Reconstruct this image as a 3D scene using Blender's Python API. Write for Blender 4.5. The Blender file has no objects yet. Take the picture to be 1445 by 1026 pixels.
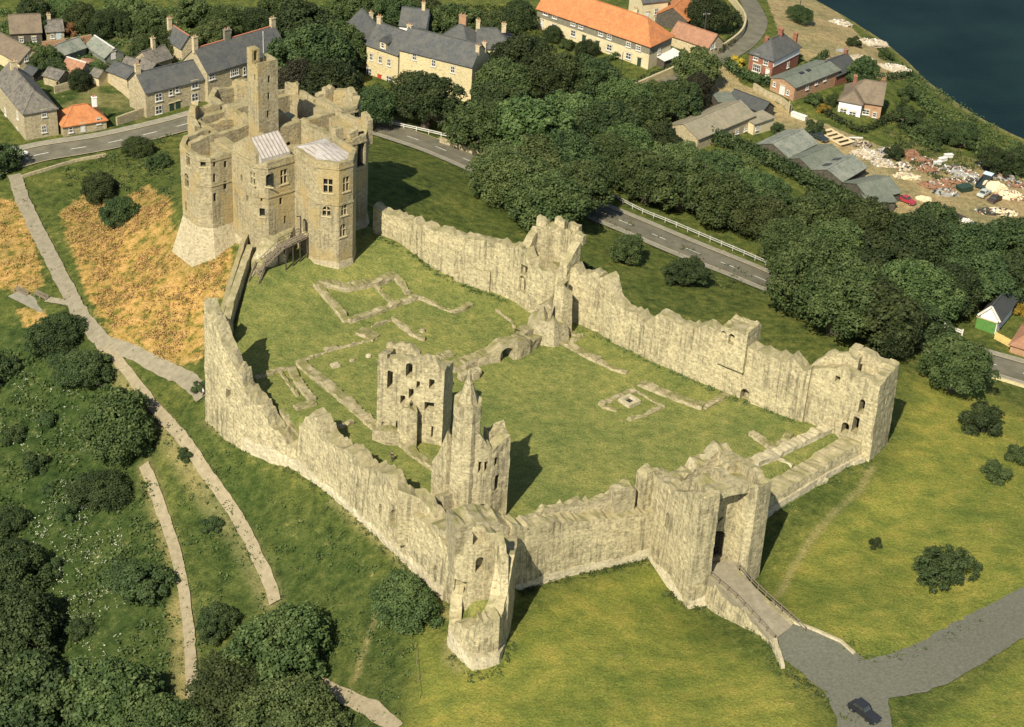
import bpy, bmesh, math, random
import numpy as np
from mathutils import Vector, Matrix, noise as mn
random.seed(7)
COL = bpy.context.scene.collection
SC = bpy.context.scene
R = math.radians
# ------------------------------------------------------------------ camera (calibrated from the converging verticals)
FOC, TH, ROLL, S0 = 2500.0, R(32), R(3.8), 9.0
DIST = FOC / S0
CP = np.array([0, -DIST*math.cos(TH), DIST*math.sin(TH)])
FW = np.array([0, math.cos(TH), -math.sin(TH)])
_R0 = np.array([1., 0, 0]); _D0 = -np.array([0, math.sin(TH), math.cos(TH)])
RX = math.cos(ROLL)*_R0 - math.sin(ROLL)*_D0
DN = math.sin(ROLL)*_R0 + math.cos(ROLL)*_D0
def ray(px, py):
    return FW*FOC + RX*(px-722.5) + DN*(py-513)
def W(px, py, z=0.0):
    v = ray(px, py); t = (z-CP[2])/v[2]; p = CP + t*v
    return np.array([p[0], p[1], z])
def proj(p):
    q = np.array(p, float)-CP; w = q@FW
    return 722.5+FOC*(q@RX)/w, 513+FOC*(q@DN)/w
def ztop(p, py):
    lo, hi = p[2]-5, p[2]+60
    for _ in range(40):
        m = (lo+hi)/2
        if proj((p[0], p[1], m))[1] > py: lo = m
        else: hi = m
    return lo
def hit(px, py, a, b):
    """point where a sight line meets the upright plane through a and b"""
    n = np.array([b[1]-a[1], -(b[0]-a[0]), 0.0]); v = ray(px, py)
    t = ((np.array([a[0], a[1], 0])-CP)@n)/(v@n)
    return CP+t*v
cam = bpy.data.cameras.new("camera"); camo = bpy.data.objects.new("camera", cam); COL.objects.link(camo)
cam.sensor_width = 36; cam.lens = FOC/1445*36; cam.clip_start = 1; cam.clip_end = 20000
m3 = Matrix((RX, -DN, -FW)).transposed()
camo.matrix_world = Matrix.Translation(Vector(CP)) @ m3.to_4x4()
SC.camera = camo
# ------------------------------------------------------------------ light
SUN_EL, SUN_AZ = R(46), R(-157)     # azimuth as atan2(x, y)
w = bpy.data.worlds.new("World"); SC.world = w; w.use_nodes = True
nt = w.node_tree; bg = nt.nodes['Background']
sky = nt.nodes.new('ShaderNodeTexSky'); sky.sky_type = 'NISHITA'; sky.sun_disc = False
sky.sun_elevation = SUN_EL; sky.sun_rotation = SUN_AZ
nt.links.new(sky.outputs[0], bg.inputs[0]); bg.inputs[1].default_value = 0.08
sl = bpy.data.lights.new("sun", 'SUN'); sl.energy = 4.7; sl.angle = R(0.5); sl.color = (1.0, 0.93, 0.78)
so = bpy.data.objects.new("sun", sl); COL.objects.link(so)
sd = Vector((math.sin(SUN_AZ)*math.cos(SUN_EL), math.cos(SUN_AZ)*math.cos(SUN_EL), math.sin(SUN_EL)))
so.rotation_euler = sd.to_track_quat('Z', 'Y').to_euler()
SC.view_settings.view_transform = 'Standard'; SC.view_settings.look = 'None'
SC.view_settings.gamma = 1; SC.view_settings.use_curve_mapping = False
SC.view_settings.exposure = 0.75
SC.cycles.max_bounces = 5; SC.cycles.diffuse_bounces = 2; SC.cycles.transparent_max_bounces = 4
# ------------------------------------------------------------------ things
def tag(o, label=None, cat=None, group=None, kind=None):
    if label: o['label'] = label
    if cat: o['category'] = cat
    if group: o['group'] = group
    if kind: o['kind'] = kind
    return o
def empty(name, loc, label, cat, group=None, rz=0):
    o = bpy.data.objects.new(name, None); COL.objects.link(o); o.location = loc; o.rotation_euler[2] = rz
    o.empty_display_size = 0.5
    return tag(o, label, cat, group)
def par(o, p):
    o.parent = p
    return o
class MB:
    def __init__(s): s.v = []; s.f = []; s.m = []; s.mi = 0
    def add(s, vs, fs):
        n = len(s.v); s.v += [tuple(map(float, q)) for q in vs]
        s.f += [tuple(i+n for i in f) for f in fs]; s.m += [s.mi]*len(fs)
    def box(s, c, size, rz=0.0, ax=None):
        sx, sy, sz = [q/2 for q in size]
        if ax is None: ax = ((math.cos(rz), math.sin(rz), 0), (-math.sin(rz), math.cos(rz), 0), (0, 0, 1))
        ax = np.array(ax, float); c = np.array(c, float)
        vs = [c+ax[0]*a*sx+ax[1]*b*sy+ax[2]*d*sz for a, b, d in ((-1,-1,-1),(1,-1,-1),(1,1,-1),(-1,1,-1),(-1,-1,1),(1,-1,1),(1,1,1),(-1,1,1))]
        s.add(vs, [(0,3,2,1),(4,5,6,7),(0,1,5,4),(1,2,6,5),(2,3,7,6),(3,0,4,7)])
        return s
    def bar(s, a, b, w=0.1, h=None):
        a = np.array(a, float); b = np.array(b, float); d = b-a; L = np.linalg.norm(d)
        if L < 1e-6: return s
        d /= L; u = np.cross(d, (0, 0, 1))
        if np.linalg.norm(u) < 1e-3: u = np.array([1., 0, 0])
        u /= np.linalg.norm(u); v = np.cross(u, d)
        return s.box((a+b)/2, (L, w, h or w), ax=(d, u, v))
    def tube(s, a, b, r0, r1=None, n=8):
        a = np.array(a, float); b = np.array(b, float); d = b-a; d = d/np.linalg.norm(d)
        u = np.cross(d, (0.0, 0.0, 1.0))
        if np.linalg.norm(u) < 1e-3: u = np.array([1., 0, 0])
        u /= np.linalg.norm(u); v = np.cross(d, u); r1 = r0 if r1 is None else r1
        vs = []
        for p, r in ((a, r0), (b, r1)):
            for k in range(n):
                t = 2*math.pi*k/n; vs.append(p+(u*math.cos(t)+v*math.sin(t))*r)
        fs = [(k, (k+1) % n, n+(k+1) % n, n+k) for k in range(n)]
        fs += [tuple(range(n-1, -1, -1)), tuple(range(n, 2*n))]
        s.add(vs, fs); return s
    def prism(s, poly, z0, z1, top=None):
        """poly of (x,y) counterclockwise; z0/z1 a number or one per corner; top: other outline for the top"""
        n = len(poly); t = top or poly
        zz0 = z0 if hasattr(z0, '__len__') else [z0]*n; zz1 = z1 if hasattr(z1, '__len__') else [z1]*n
        if sum(poly[i][0]*poly[(i+1)%n][1]-poly[(i+1)%n][0]*poly[i][1] for i in range(n)) < 0:
            poly = poly[::-1]; t = t[::-1]; zz0 = zz0[::-1]; zz1 = zz1[::-1]
        vs = [(p[0], p[1], z) for p, z in zip(poly, zz0)]+[(p[0], p[1], z) for p, z in zip(t, zz1)]
        fs = [tuple(range(n-1, -1, -1)), tuple(range(n, 2*n))]+[(i, (i+1) % n, n+(i+1) % n, n+i) for i in range(n)]
        s.add(vs, fs); return s
    def quad(s, a, b, c, d): s.add([a, b, c, d], [(0, 1, 2, 3)]); return s
    def mesh(s, name):
        me = bpy.data.meshes.new(name); me.from_pydata(s.v, [], s.f); me.update(); return me
    def build(s, name, mat, parent=None, smooth=False, loc=None):
        me = s.mesh(name)
        for mm in (mat if isinstance(mat, (list, tuple)) else [mat]): me.materials.append(mm)
        if any(s.m): me.polygons.foreach_set('material_index', s.m)
        if smooth: me.polygons.foreach_set('use_smooth', [True]*len(me.polygons))
        o = bpy.data.objects.new(name, me); COL.objects.link(o)
        if loc is not None: o.location = loc
        if parent: o.parent = parent
        return o
def cut(o, cutters):
    """carve openings out of a solid"""
    if not cutters or not cutters.f: return o
    me = cutters.mesh('opening'); c = bpy.data.objects.new('opening', me); COL.objects.link(c)
    md = o.modifiers.new('b', 'BOOLEAN'); md.operation = 'DIFFERENCE'; md.object = c; md.solver = 'EXACT'
    if o.parent: c.matrix_world = Matrix.Identity(4)
    bpy.context.view_layer.update()
    dg = bpy.context.evaluated_depsgraph_get()
    nm = bpy.data.meshes.new_from_object(o.evaluated_get(dg)); old = o.data
    o.modifiers.clear(); o.data = nm; nm.name = o.name; bpy.data.meshes.remove(old)
    bpy.data.objects.remove(c); bpy.data.meshes.remove(me)
    return o
def thing_mesh(mb, name, mat, label, cat, group=None, kind=None):
    return tag(mb.build(name, mat), label, cat, group, kind)
def arch_cut(mb, p, n, w, h, depth, arch=True, out=0.4, flare=0.0):
    """p bottom centre on the face, n outward normal"""
    n = np.array([n[0], n[1], 0.0]); n /= np.linalg.norm(n); t = np.array([-n[1], n[0], 0.0]); p = np.array(p, float)
    prof = [(-w/2, 0), (w/2, 0)]
    if arch:
        hs = max(h-w/2, h*0.4)
        for k in range(0, 7):
            a = math.pi*k/6; prof.append((w/2*math.cos(a), hs+(h-hs)*math.sin(a)))
    else: prof += [(w/2, h), (-w/2, h)]
    N = len(prof)
    vs = [p+n*out+t*x*(1+flare)+np.array([0, 0, z]) for x, z in prof]+[p-n*depth+t*x+np.array([0, 0, z]) for x, z in prof]
    fs = [tuple(range(N)), tuple(range(2*N-1, N-1, -1))]+[(i, N+i, N+(i+1) % N, (i+1) % N) for i in range(N)]
    mb.add(vs, fs)
def nrm(a, b, side=1):
    d = np.array([b[0]-a[0], b[1]-a[1]]); d /= np.linalg.norm(d)
    return np.array([d[1], -d[0]])*side          # side=1: right of the direction a->b
# ------------------------------------------------------------------ materials
MATS = {}
def nodes(name):
    m = bpy.data.materials.new(name); m.use_nodes = True; nt = m.node_tree
    b = nt.nodes['Principled BSDF']
    b.inputs['Specular IOR Level'].default_value = 0.2
    return m, nt, b
def N(nt, t, **kw):
    n = nt.nodes.new(t)
    for k, v in kw.items():
        if k in n.inputs: n.inputs[k].default_value = v
        else: setattr(n, k, v)
    return n
def noise_n(nt, co, scale, detail=4, rough=0.6, stretch=None):
    if stretch:
        mp = N(nt, 'ShaderNodeMapping'); mp.inputs['Scale'].default_value = stretch; nt.links.new(co, mp.inputs[0]); co = mp.outputs[0]
    n = N(nt, 'ShaderNodeTexNoise'); n.inputs['Scale'].default_value = scale; n.inputs['Detail'].default_value = detail
    n.inputs['Roughness'].default_value = rough; nt.links.new(co, n.inputs['Vector']); return n.outputs[0]
def ramp(nt, fac, *stops):
    r = N(nt, 'ShaderNodeValToRGB'); el = r.color_ramp.elements
    while len(el) < len(stops): el.new(0.5)
    for e, (p, c) in zip(el, stops):
        e.position = p; e.color = (*c, 1) if len(c) == 3 else c
    nt.links.new(fac, r.inputs[0]); return r.outputs[0]
def mix(nt, fac, a, b, mode='MIX'):
    n = N(nt, 'ShaderNodeMix', data_type='RGBA', blend_type=mode)
    for s, i in ((fac, 0), (a, 6), (b, 7)):
        if isinstance(s, (int, float)): n.inputs[i].default_value = s
        elif isinstance(s, tuple): n.inputs[i].default_value = (*s, 1) if len(s) == 3 else s
        else: nt.links.new(s, n.inputs[i])
    return n.outputs[2]
def math_n(nt, op, a, b=None, c=None):
    n = N(nt, 'ShaderNodeMath', operation=op)
    for i, s in enumerate((a, b, c)):
        if s is None: continue
        if isinstance(s, (int, float)): n.inputs[i].default_value = s
        else: nt.links.new(s, n.inputs[i])
    return n.outputs[0]
def bump(nt, b, h, strength=0.5, dist=0.1):
    n = N(nt, 'ShaderNodeBump'); n.inputs['Strength'].default_value = strength; n.inputs['Distance'].default_value = dist
    nt.links.new(h, n.inputs['Height']); nt.links.new(n.outputs[0], b.inputs['Normal'])
def stone(name, light, mid, dark, streak=0.35, moss=0.25, course=0.32, rough=0.95, patch=None):
    if name in MATS: return MATS[name]
    m, nt, b = nodes(name); L = nt.links
    geo = N(nt, 'ShaderNodeNewGeometry'); co = geo.outputs['Position']
    big = noise_n(nt, co, 0.16, 4, 0.6)
    fine = noise_n(nt, co, 2.2, 6, 0.75)
    pit = N(nt, 'ShaderNodeTexVoronoi'); pit.inputs['Scale'].default_value = 1.9; L.new(co, pit.inputs['Vector'])
    psx = N(nt, 'ShaderNodeSeparateColor'); L.new(pit.outputs['Color'], psx.inputs[0])
    pitf = math_n(nt, 'MULTIPLY', ramp(nt, psx.outputs[2], (0.80, (0, 0, 0)), (0.86, (1, 1, 1))), ramp(nt, pit.outputs['Distance'], (0.22, (1, 1, 1)), (0.42, (0, 0, 0))))
    blk = N(nt, 'ShaderNodeTexVoronoi'); blk.inputs['Scale'].default_value = 1.0
    mp = N(nt, 'ShaderNodeMapping'); mp.inputs['Scale'].default_value = (1.5, 1.5, 1/course); L.new(co, mp.inputs[0]); L.new(mp.outputs[0], blk.inputs['Vector'])
    sx = N(nt, 'ShaderNodeSeparateColor'); L.new(blk.outputs['Color'], sx.inputs[0])
    c = ramp(nt, fine, (0.36, dark), (0.47, mid), (0.60, light))
    c2 = mix(nt, math_n(nt, 'MULTIPLY', sx.outputs[0], 0.35), c, dark)
    c2 = mix(nt, math_n(nt, 'MULTIPLY', sx.outputs[1], 0.28), c2, light)
    # rain streaks running down from the wall heads
    st = noise_n(nt, co, 1.0, 4, 0.7, (2.0, 2.0, 0.13))
    stf = ramp(nt, st, (0.47, (0, 0, 0)), (0.62, (1, 1, 1)))
    bigf = ramp(nt, big, (0.40, (0, 0, 0)), (0.62, (1, 1, 1)))
    sep = N(nt, 'ShaderNodeSeparateXYZ'); L.new(geo.outputs['Normal'], sep.inputs[0])
    upr = math_n(nt, 'SUBTRACT', 1.0, math_n(nt, 'ABSOLUTE', sep.outputs[2]))
    c2 = mix(nt, math_n(nt, 'MULTIPLY', math_n(nt, 'MULTIPLY', stf, streak), math_n(nt, 'MULTIPLY', upr, math_n(nt, 'MULTIPLY_ADD', bigf, 0.95, 0.1))), c2, (0.07, 0.064, 0.038))
    c2 = mix(nt, math_n(nt, 'MULTIPLY', bigf, 0.22), c2, dark)
    if patch: 
        pf = ramp(nt, noise_n(nt, co, 0.25, 3, 0.5, (1, 1, 0.8)), (0.52, (0, 0, 0)), (0.62, (1, 1, 1)))
        c2 = mix(nt, math_n(nt, 'MULTIPLY', pf, 0.6), c2, patch)
    c2 = mix(nt, math_n(nt, 'MULTIPLY', pitf, 0.4), c2, (0.10, 0.085, 0.05))
    # grass and lichen on wall tops
    mf = ramp(nt, noise_n(nt, co, 0.55, 4, 0.7), (0.42, (0, 0, 0)), (0.60, (1, 1, 1)))
    top = math_n(nt, 'MULTIPLY', ramp(nt, sep.outputs[2], (0.5, (0, 0, 0)), (0.85, (1, 1, 1))), math_n(nt, 'MULTIPLY', mf, moss*2.2))
    c2 = mix(nt, math_n(nt, 'MULTIPLY', ramp(nt, sep.outputs[2], (0.35, (0, 0, 0)), (0.8, (1, 1, 1))), 0.42), c2, (0.20, 0.165, 0.085))
    c2 = mix(nt, top, c2, (0.15, 0.14, 0.05))
    L.new(c2, b.inputs['Base Color']); b.inputs['Roughness'].default_value = rough
    hh = math_n(nt, 'ADD', math_n(nt, 'MULTIPLY', fine, 1.0), math_n(nt, 'MULTIPLY', blk.outputs['Distance'], -0.35))
    bump(nt, b, hh, 0.7, 0.14)
    MATS[name] = m; return m
def plain(name, c1, c2=None, scale=3.0, rough=0.8, bumpy=0.2, metal=0.0, spec=0.25, stretch=None):
    if name in MATS: return MATS[name]
    m, nt, b = nodes(name); geo = N(nt, 'ShaderNodeNewGeometry')
    c2 = c2 or tuple(q*0.65 for q in c1)
    n = noise_n(nt, geo.outputs['Position'], scale, 5, 0.65, stretch)
    nt.links.new(ramp(nt, n, (0.35, c2), (0.65, c1)), b.inputs['Base Color'])
    b.inputs['Roughness'].default_value = rough; b.inputs['Metallic'].default_value = metal; b.inputs['Specular IOR Level'].default_value = spec
    if bumpy: bump(nt, b, n, bumpy, 0.08)
    MATS[name] = m; return m
def roofmat(name, c1, c2, c3=None, course=0.35):
    if name in MATS: return MATS[name]
    m, nt, b = nodes(name); geo = N(nt, 'ShaderNodeNewGeometry'); co = geo.outputs['Position']
    v = N(nt, 'ShaderNodeTexVoronoi'); v.inputs['Scale'].default_value = 2.2; nt.links.new(co, v.inputs['Vector'])
    sx = N(nt, 'ShaderNodeSeparateColor'); nt.links.new(v.outputs['Color'], sx.inputs[0])
    c = mix(nt, sx.outputs[0], c1, c2)
    big = ramp(nt, noise_n(nt, co, 0.45, 4, 0.65), (0.42, (0, 0, 0)), (0.66, (1, 1, 1)))
    c = mix(nt, math_n(nt, 'MULTIPLY', big, 0.6), c, c3 or tuple(q*0.6 for q in c2))
    sep = N(nt, 'ShaderNodeSeparateXYZ'); nt.links.new(co, sep.inputs[0])
    sw = N(nt, 'ShaderNodeMath', operation='FRACT'); nt.links.new(math_n(nt, 'DIVIDE', sep.outputs[2], course*0.6), sw.inputs[0])
    nt.links.new(c, b.inputs['Base Color']); b.inputs['Roughness'].default_value = 0.75; b.inputs['Specular IOR Level'].default_value = 0.2
    bump(nt, b, math_n(nt, 'ADD', sw.outputs[0], math_n(nt, 'MULTIPLY', sx.outputs[1], 0.4)), 0.35, 0.06)
    MATS[name] = m; return m
M_ST = stone('castle_stone', (0.55, 0.475, 0.275), (0.385, 0.33, 0.19), (0.17, 0.145, 0.085), streak=0.8, moss=0.3)
M_STK = stone('keep_stone', (0.44, 0.375, 0.225), (0.33, 0.273, 0.155), (0.165, 0.135, 0.078), streak=0.5, moss=0.25, patch=(0.36, 0.265, 0.11))
M_STP = stone('pale_footing_stone', (0.60, 0.53, 0.36), (0.48, 0.415, 0.265), (0.28, 0.24, 0.145), streak=0.2, moss=0.1)
M_KPL = stone('keep_plinth_stone', (0.50, 0.43, 0.28), (0.39, 0.33, 0.20), (0.23, 0.19, 0.11), streak=0.3, moss=0.2)
M_RUB = stone('rubble_stone', (0.48, 0.42, 0.26), (0.34, 0.29, 0.17), (0.15, 0.13, 0.075), streak=0.4, moss=0.45)
M_FND = stone('foundation_stone', (0.50, 0.43, 0.27), (0.34, 0.285, 0.165), (0.15, 0.13, 0.068), streak=0.1, moss=0.6)
M_LEAD = plain('lead_sheet', (0.47, 0.43, 0.375), (0.34, 0.30, 0.25), 1.2, 0.55, 0.1, 0.1)
M_DARK = plain('dark_glass', (0.02, 0.022, 0.02), (0.012, 0.012, 0.012), 2, 0.25, 0, 0, 0.5)
M_WOOD = plain('weathered_timber', (0.22, 0.18, 0.12), (0.10, 0.08, 0.055), 5, 0.85, 0.3)
M_DWOOD = plain('dark_timber', (0.06, 0.05, 0.04), (0.03, 0.025, 0.02), 5, 0.85, 0.3)
M_WHITE = plain('white_paint', (0.62, 0.60, 0.54), (0.48, 0.46, 0.40), 2, 0.6, 0.05)
M_SAND = plain('sandstone_trim', (0.48, 0.40, 0.24), (0.34, 0.28, 0.16), 2, 0.9, 0.2)
# ------------------------------------------------------------------ terrain
OUT = [(722,835,-4),(786,815,-4.2),(853,799,-4.2),(924,782,-4.2),(975,850,-5),(1000,890,-4.5),(1062,812,-4.2),(1000,860,-5),(1100,740,-3.0),(1110,712,-2.4),(1160,700,-2.6),(1225,650,-2.2),(1255,612,-3.0),
 (750,950,-3.6),(650,1020,-5),(850,1000,-2.2),(1150,920,-.6),(1220,1010,0),(1440,900,.2),(1090,940,-1.2),(1000,960,-2.2),(930,880,-3.6),(1095,880,-.8),(1060,900,-2.2),(1120,870,-.6),
 (700,960,-4.6),(640,930,-5),(1300,620,-3.6),(1400,600,-5.5),(1440,700,-3),(1330,820,-1.5),(1440,800,-.5),(1200,800,-2),(1200,740,-2.8),(1330,720,-2.6),
 (640,860,-5.2),(540,772,-5.4),(470,706,-5.6),(420,660,-5.8),(295,592,-6.2),(280,570,-6.2),(150,490,-8.5),(60,300,-9.5),(30,245,-9.8),(100,220,-9.6),(200,400,-5),(230,330,-2.2),(150,300,-7.8),(120,370,-8),(240,460,-5.5),(280,490,-5.2),
 (280,358,.6),(236,312,.0),(240,285,.0),(190,240,-7),(245,195,-8.5),(320,350,2.2),(330,400,1.2),(200,210,-8.6),
 (230,590,-9.6),(330,730,-12.5),(385,850,-14),(205,660,-13),(240,800,-16),(270,980,-18.5),(0,1026,-27),(0,700,-20),(0,500,-14),(60,420,-10),(300,1000,-18),(450,960,-13.5),(420,800,-11),(560,1010,-8.5),(590,900,-6.8),(500,850,-9),(400,720,-8.8),(130,800,-20),(100,600,-15.5),
 (560,250,-.5),(530,230,-1),(600,300,-1.2),(640,330,-2.2),(560,200,-7.2),(600,205,-7.6),(660,222,-8),(700,250,-7.6),(870,300,-9),(980,360,-9.4),(1090,400,-9.6),(1440,530,-10),(1340,480,-9.8),(760,300,-6),(830,360,-4.4),(900,430,-3.6),(1000,440,-4.6),(1100,480,-4.6),(1200,470,-5),(1300,520,-5.6),(1380,560,-7),(1000,410,-6.5),(900,370,-6.5),
 (800,200,-9.8),(850,80,-10.5),(1000,60,-11.5),(1050,60,-12),(1070,160,-12.8),(980,180,-11.8),(1200,220,-14),(1300,280,-14.6),(1400,300,-15),(1220,150,-14),(1250,115,-15.6),(1310,160,-17.5),(1130,40,-14.2),(1200,60,-16),(1400,235,-17.5),(1440,260,-17),(1440,330,-15),(1400,430,-11),(1440,480,-10.6),(1300,380,-13),(1150,280,-13),
 (1168,5,-20.6),(1227,41,-20.6),(1274,76,-20.6),(1312,112,-20.6),(1344,136,-20.6),(1391,163,-20.6),(1440,186,-20.6),(1250,20,-23),(1350,80,-23),(1440,120,-23),
 (200,60,-9.5),(0,50,-10),(400,20,-10),(600,50,-9.6),(60,120,-9.8),(300,120,-9),(480,130,-9),(620,140,-9),(740,60,-10),(100,170,-9.8),(0,190,-10.2),(330,40,-9.6)]
INN = [(340,500,0),(400,560,0),(450,470,.3),(370,405,2.2),(440,392,2.0),(520,380,1.9),(545,345,3),(580,365,2.2),(620,395,.9),(700,425,.2),(600,440,0),(480,430,.7),(850,550,0),(1000,620,0),(700,600,0),(800,700,0),(600,650,0),
 (1150,610,0),(650,700,0),(930,690,0),(1100,650,0),(330,445,1.3),(345,380,3.2),(500,270,3),(330,330,3.2),(400,340,3.5),(430,352,3.4),(500,340,2.6)]
def tps_fit(pts):
    q = np.array([W(*p) for p in pts]); X = q[:, :2]/50; n = len(X)
    d = np.linalg.norm(X[:, None]-X[None], axis=2); K = np.where(d > 0, d*d*np.log(np.maximum(d, 1e-9)), 0)+np.eye(n)*0.002
    P = np.c_[np.ones(n), X]; A = np.block([[K, P], [P.T, np.zeros((3, 3))]])
    return X, np.linalg.solve(A, np.r_[q[:, 2], 0, 0, 0])
def tps_eval(T, x, y):
    X, c = T; n = len(X); x = np.asarray(x, float)/50; y = np.asarray(y, float)/50
    r = c[n]+c[n+1]*x+c[n+2]*y
    for i in range(n):
        d2 = (x-X[i, 0])**2+(y-X[i, 1])**2; r = r+c[i]*0.5*d2*np.log(np.maximum(d2, 1e-12))
    return r
T_OUT = tps_fit(OUT); T_IN = tps_fit(INN)
# keep frame: x along the stair front, y along the west front
KA = R(41.5); KX = np.array([math.cos(KA), math.sin(KA)]); KY = np.array([-math.sin(KA), math.cos(KA)]); KO = np.array([-43.0, 22.9])
def K2(x, y): return KO+KX*x+KY*y
def KP(x, y, z): q = K2(x, y); return np.array([q[0], q[1], z])
def inset(a, b, o):   # shift a point sideways
    return a
def off(p, n, d): return np.array([p[0]+n[0]*d, p[1]+n[1]*d])
w_w = [W(295,588,-6.2), W(420,658,-5.8), W(535,764,-5.4), W(629,842,-5.2)]
w_s = [W(735,830,-4), W(924,782,-4.2)]
NS = nrm(w_s[0], w_s[1]); NW_ = nrm(w_w[0], w_w[3])
w_sr = [W(1078,727,-3.8), W(1219,641,-3.8)]
w_e = [W(528,328,3), W(584,359,2.2), W(633,390,.9), W(717,423,.1), W(802,452,0), W(860,478,0), W(954,523,0), W(1050,565,0), W(1131,596,0)]
NE_ = nrm(w_e[4], w_e[8], -1)
BAIL = [K2(0, 10), K2(3, 3), off(W(345,400,2), (0, 0), 0)[:2], W(322,470,0)[:2], off(w_w[0], NW_, -1.6), off(w_w[1], NW_, -1.6), off(w_w[2], NW_, -1.6), off(w_w[3], NW_, -1.6),
        W(655,900,-5)[:2], W(702,900,-5)[:2], off(w_s[0], NS, -1.6), off(w_s[1], NS, -1.6), W(975,800,-4)[:2], W(1050,775,-3)[:2], off(w_sr[0], NS, -1.8), off(w_sr[1], NS, -1.8),
        W(1243,625,-2)[:2], W(1235,600,-1)[:2], W(1180,585,0)[:2]] + [off(p, NE_, 1.4) for p in w_e[::-1]] + [K2(20, 12)]
BAIL = np.array([b[:2] for b in BAIL])
def sdf(poly, x, y):
    x = np.asarray(x, float); y = np.asarray(y, float); d = np.full(x.shape, 1e18); s = np.zeros(x.shape, bool)
    n = len(poly)
    for i in range(n):
        a = poly[i]; b = poly[(i+1) % n]; ex, ey = b[0]-a[0], b[1]-a[1]
        t = np.clip(((x-a[0])*ex+(y-a[1])*ey)/(ex*ex+ey*ey+1e-12), 0, 1)
        d = np.minimum(d, (x-a[0]-t*ex)**2+(y-a[1]-t*ey)**2)
        c = ((a[1] > y) != (b[1] > y)); 
        with np.errstate(divide='ignore', invalid='ignore'):
            xi = ex*(y-a[1])/(ey if abs(ey) > 1e-12 else 1e-12)+a[0]
        s ^= c & (x < xi)
    d = np.sqrt(d); return np.where(s, -d, d)
def sstep(t): t = np.clip(t, 0, 1); return t*t*(3-2*t)
def H(x, y):
    x = np.asarray(x, float); y = np.asarray(y, float)
    o = tps_eval(T_OUT, x, y); rr = np.hypot(x, y-60)
    o = np.clip(o, -30, 6); o = o+(-12-o)*sstep((rr-230)/250)
    i = np.clip(tps_eval(T_IN, x, y), -0.15, 4)
    f = sstep(0.5-sdf(BAIL, x, y)/2.4)
    return o*(1-f)+i*f
def h1(x, y): return float(H(np.array([x]), np.array([y]))[0])
def G(px, py, lift=0.0):
    """the point of the ground seen at a place in the photograph"""
    v = ray(px, py); lo = (8-CP[2])/v[2]; hi = (-40-CP[2])/v[2]
    ts = np.linspace(lo, hi, 160); P = CP[None]+ts[:, None]*v[None]; g = P[:, 2]-H(P[:, 0], P[:, 1])
    k = int(np.argmax(g < 0)) if (g < 0).any() else len(ts)-1
    a, b = ts[max(k-1, 0)], ts[k]
    for _ in range(18):
        m = (a+b)/2; p = CP+m*v
        if p[2] > h1(p[0], p[1]): a = m
        else: b = m
    p = CP+(a+b)/2*v; p[2] += lift
    return p
def Gs(*pts): return [G(*p) for p in pts]
def axis(lo, hi, st, far):
    a = list(np.arange(lo, hi+st/2, st)); s = st
    while a[-1] < far: s *= 1.35; a.append(a[-1]+s)
    s = st
    while a[0] > -far: s *= 1.35; a.insert(0, a[0]-s)
    return np.array(a)
GX = axis(-135, 145, 0.7, 4500); GY = axis(-95, 245, 0.75, 4500)
XX, YY = np.meshgrid(GX, GY); ZZ = H(XX.ravel(), YY.ravel()).reshape(XX.shape)
# small lumps in the rough ground
_rng = np.random.default_rng(3)
def vnoise(x, y, s, seed):
    """smooth lattice noise"""
    r = np.random.default_rng(seed); tab = r.random((257, 257)); u = x/s; v = y/s
    i = np.floor(u).astype(int); j = np.floor(v).astype(int); fu = u-i; fv = v-j; fu = fu*fu*(3-2*fu); fv = fv*fv*(3-2*fv)
    g = lambda a, b: tab[a % 257, b % 257]
    return (g(i, j)*(1-fu)+g(i+1, j)*fu)*(1-fv)+(g(i, j+1)*(1-fu)+g(i+1, j+1)*fu)*fv
def rough_amp(x, y): return np.where(sdf(BAIL, x, y) < 0.5, 0.03, 0.16)
def wpoly(*pts): return np.array([G(*p)[:2] for p in pts])
def mask(poly, fe, x, y): return sstep(0.5-sdf(poly, x, y)/(2*fe))
xf, yf = XX.ravel(), YY.ravel()
DRY = mask(wpoly((88,300),(120,275),(165,290),(205,262),(236,285),(236,320),(282,362),(322,352),(318,415),(284,430),(282,505),(240,512),(165,475),(130,420),(105,350)), 2.2, xf, yf)
DRY = np.maximum(DRY, 0.8*mask(wpoly((-20,280),(22,284),(45,330),(62,400),(40,415),(-20,400)), 1.5, xf, yf))
DRY = np.maximum(DRY, 0.6*mask(wpoly((22,432),(60,440),(68,455),(35,462)), 1.2, xf, yf))
LAWN = sstep(0.5-sdf(BAIL, xf, yf)/2.0)
YEL = np.maximum(mask(wpoly((592,880),(640,950),(720,900),(760,850),(930,800),(1000,900),(1090,950),(1190,1060),(580,1060)), 3.5, xf, yf),
      mask(wpoly((1090,870),(1100,800),(1250,665),(1290,540),(1400,560),(1500,620),(1500,900),(1240,945)), 4, xf, yf))
YEL = np.maximum(YEL, mask(wpoly((1250,1060),(1500,890),(1500,1100)), 2, xf, yf))
WILD = np.maximum(mask(wpoly((-60,470),(90,440),(150,505),(215,600),(205,660),(245,800),(268,985),(400,1080),(-60,1080)), 3, xf, yf),
       mask(wpoly((235,590),(300,600),(520,770),(600,900),(585,1060),(290,1060),(265,900)), 3, xf, yf)*0.6)
GARD = mask(wpoly((-40,15),(480,10),(515,55),(410,75),(300,60),(270,100),(205,120),(215,165),(165,180),(85,150),(30,125),(-40,140)), 1.5, xf, yf)
WILD = np.maximum(WILD, GARD*.85)
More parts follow.
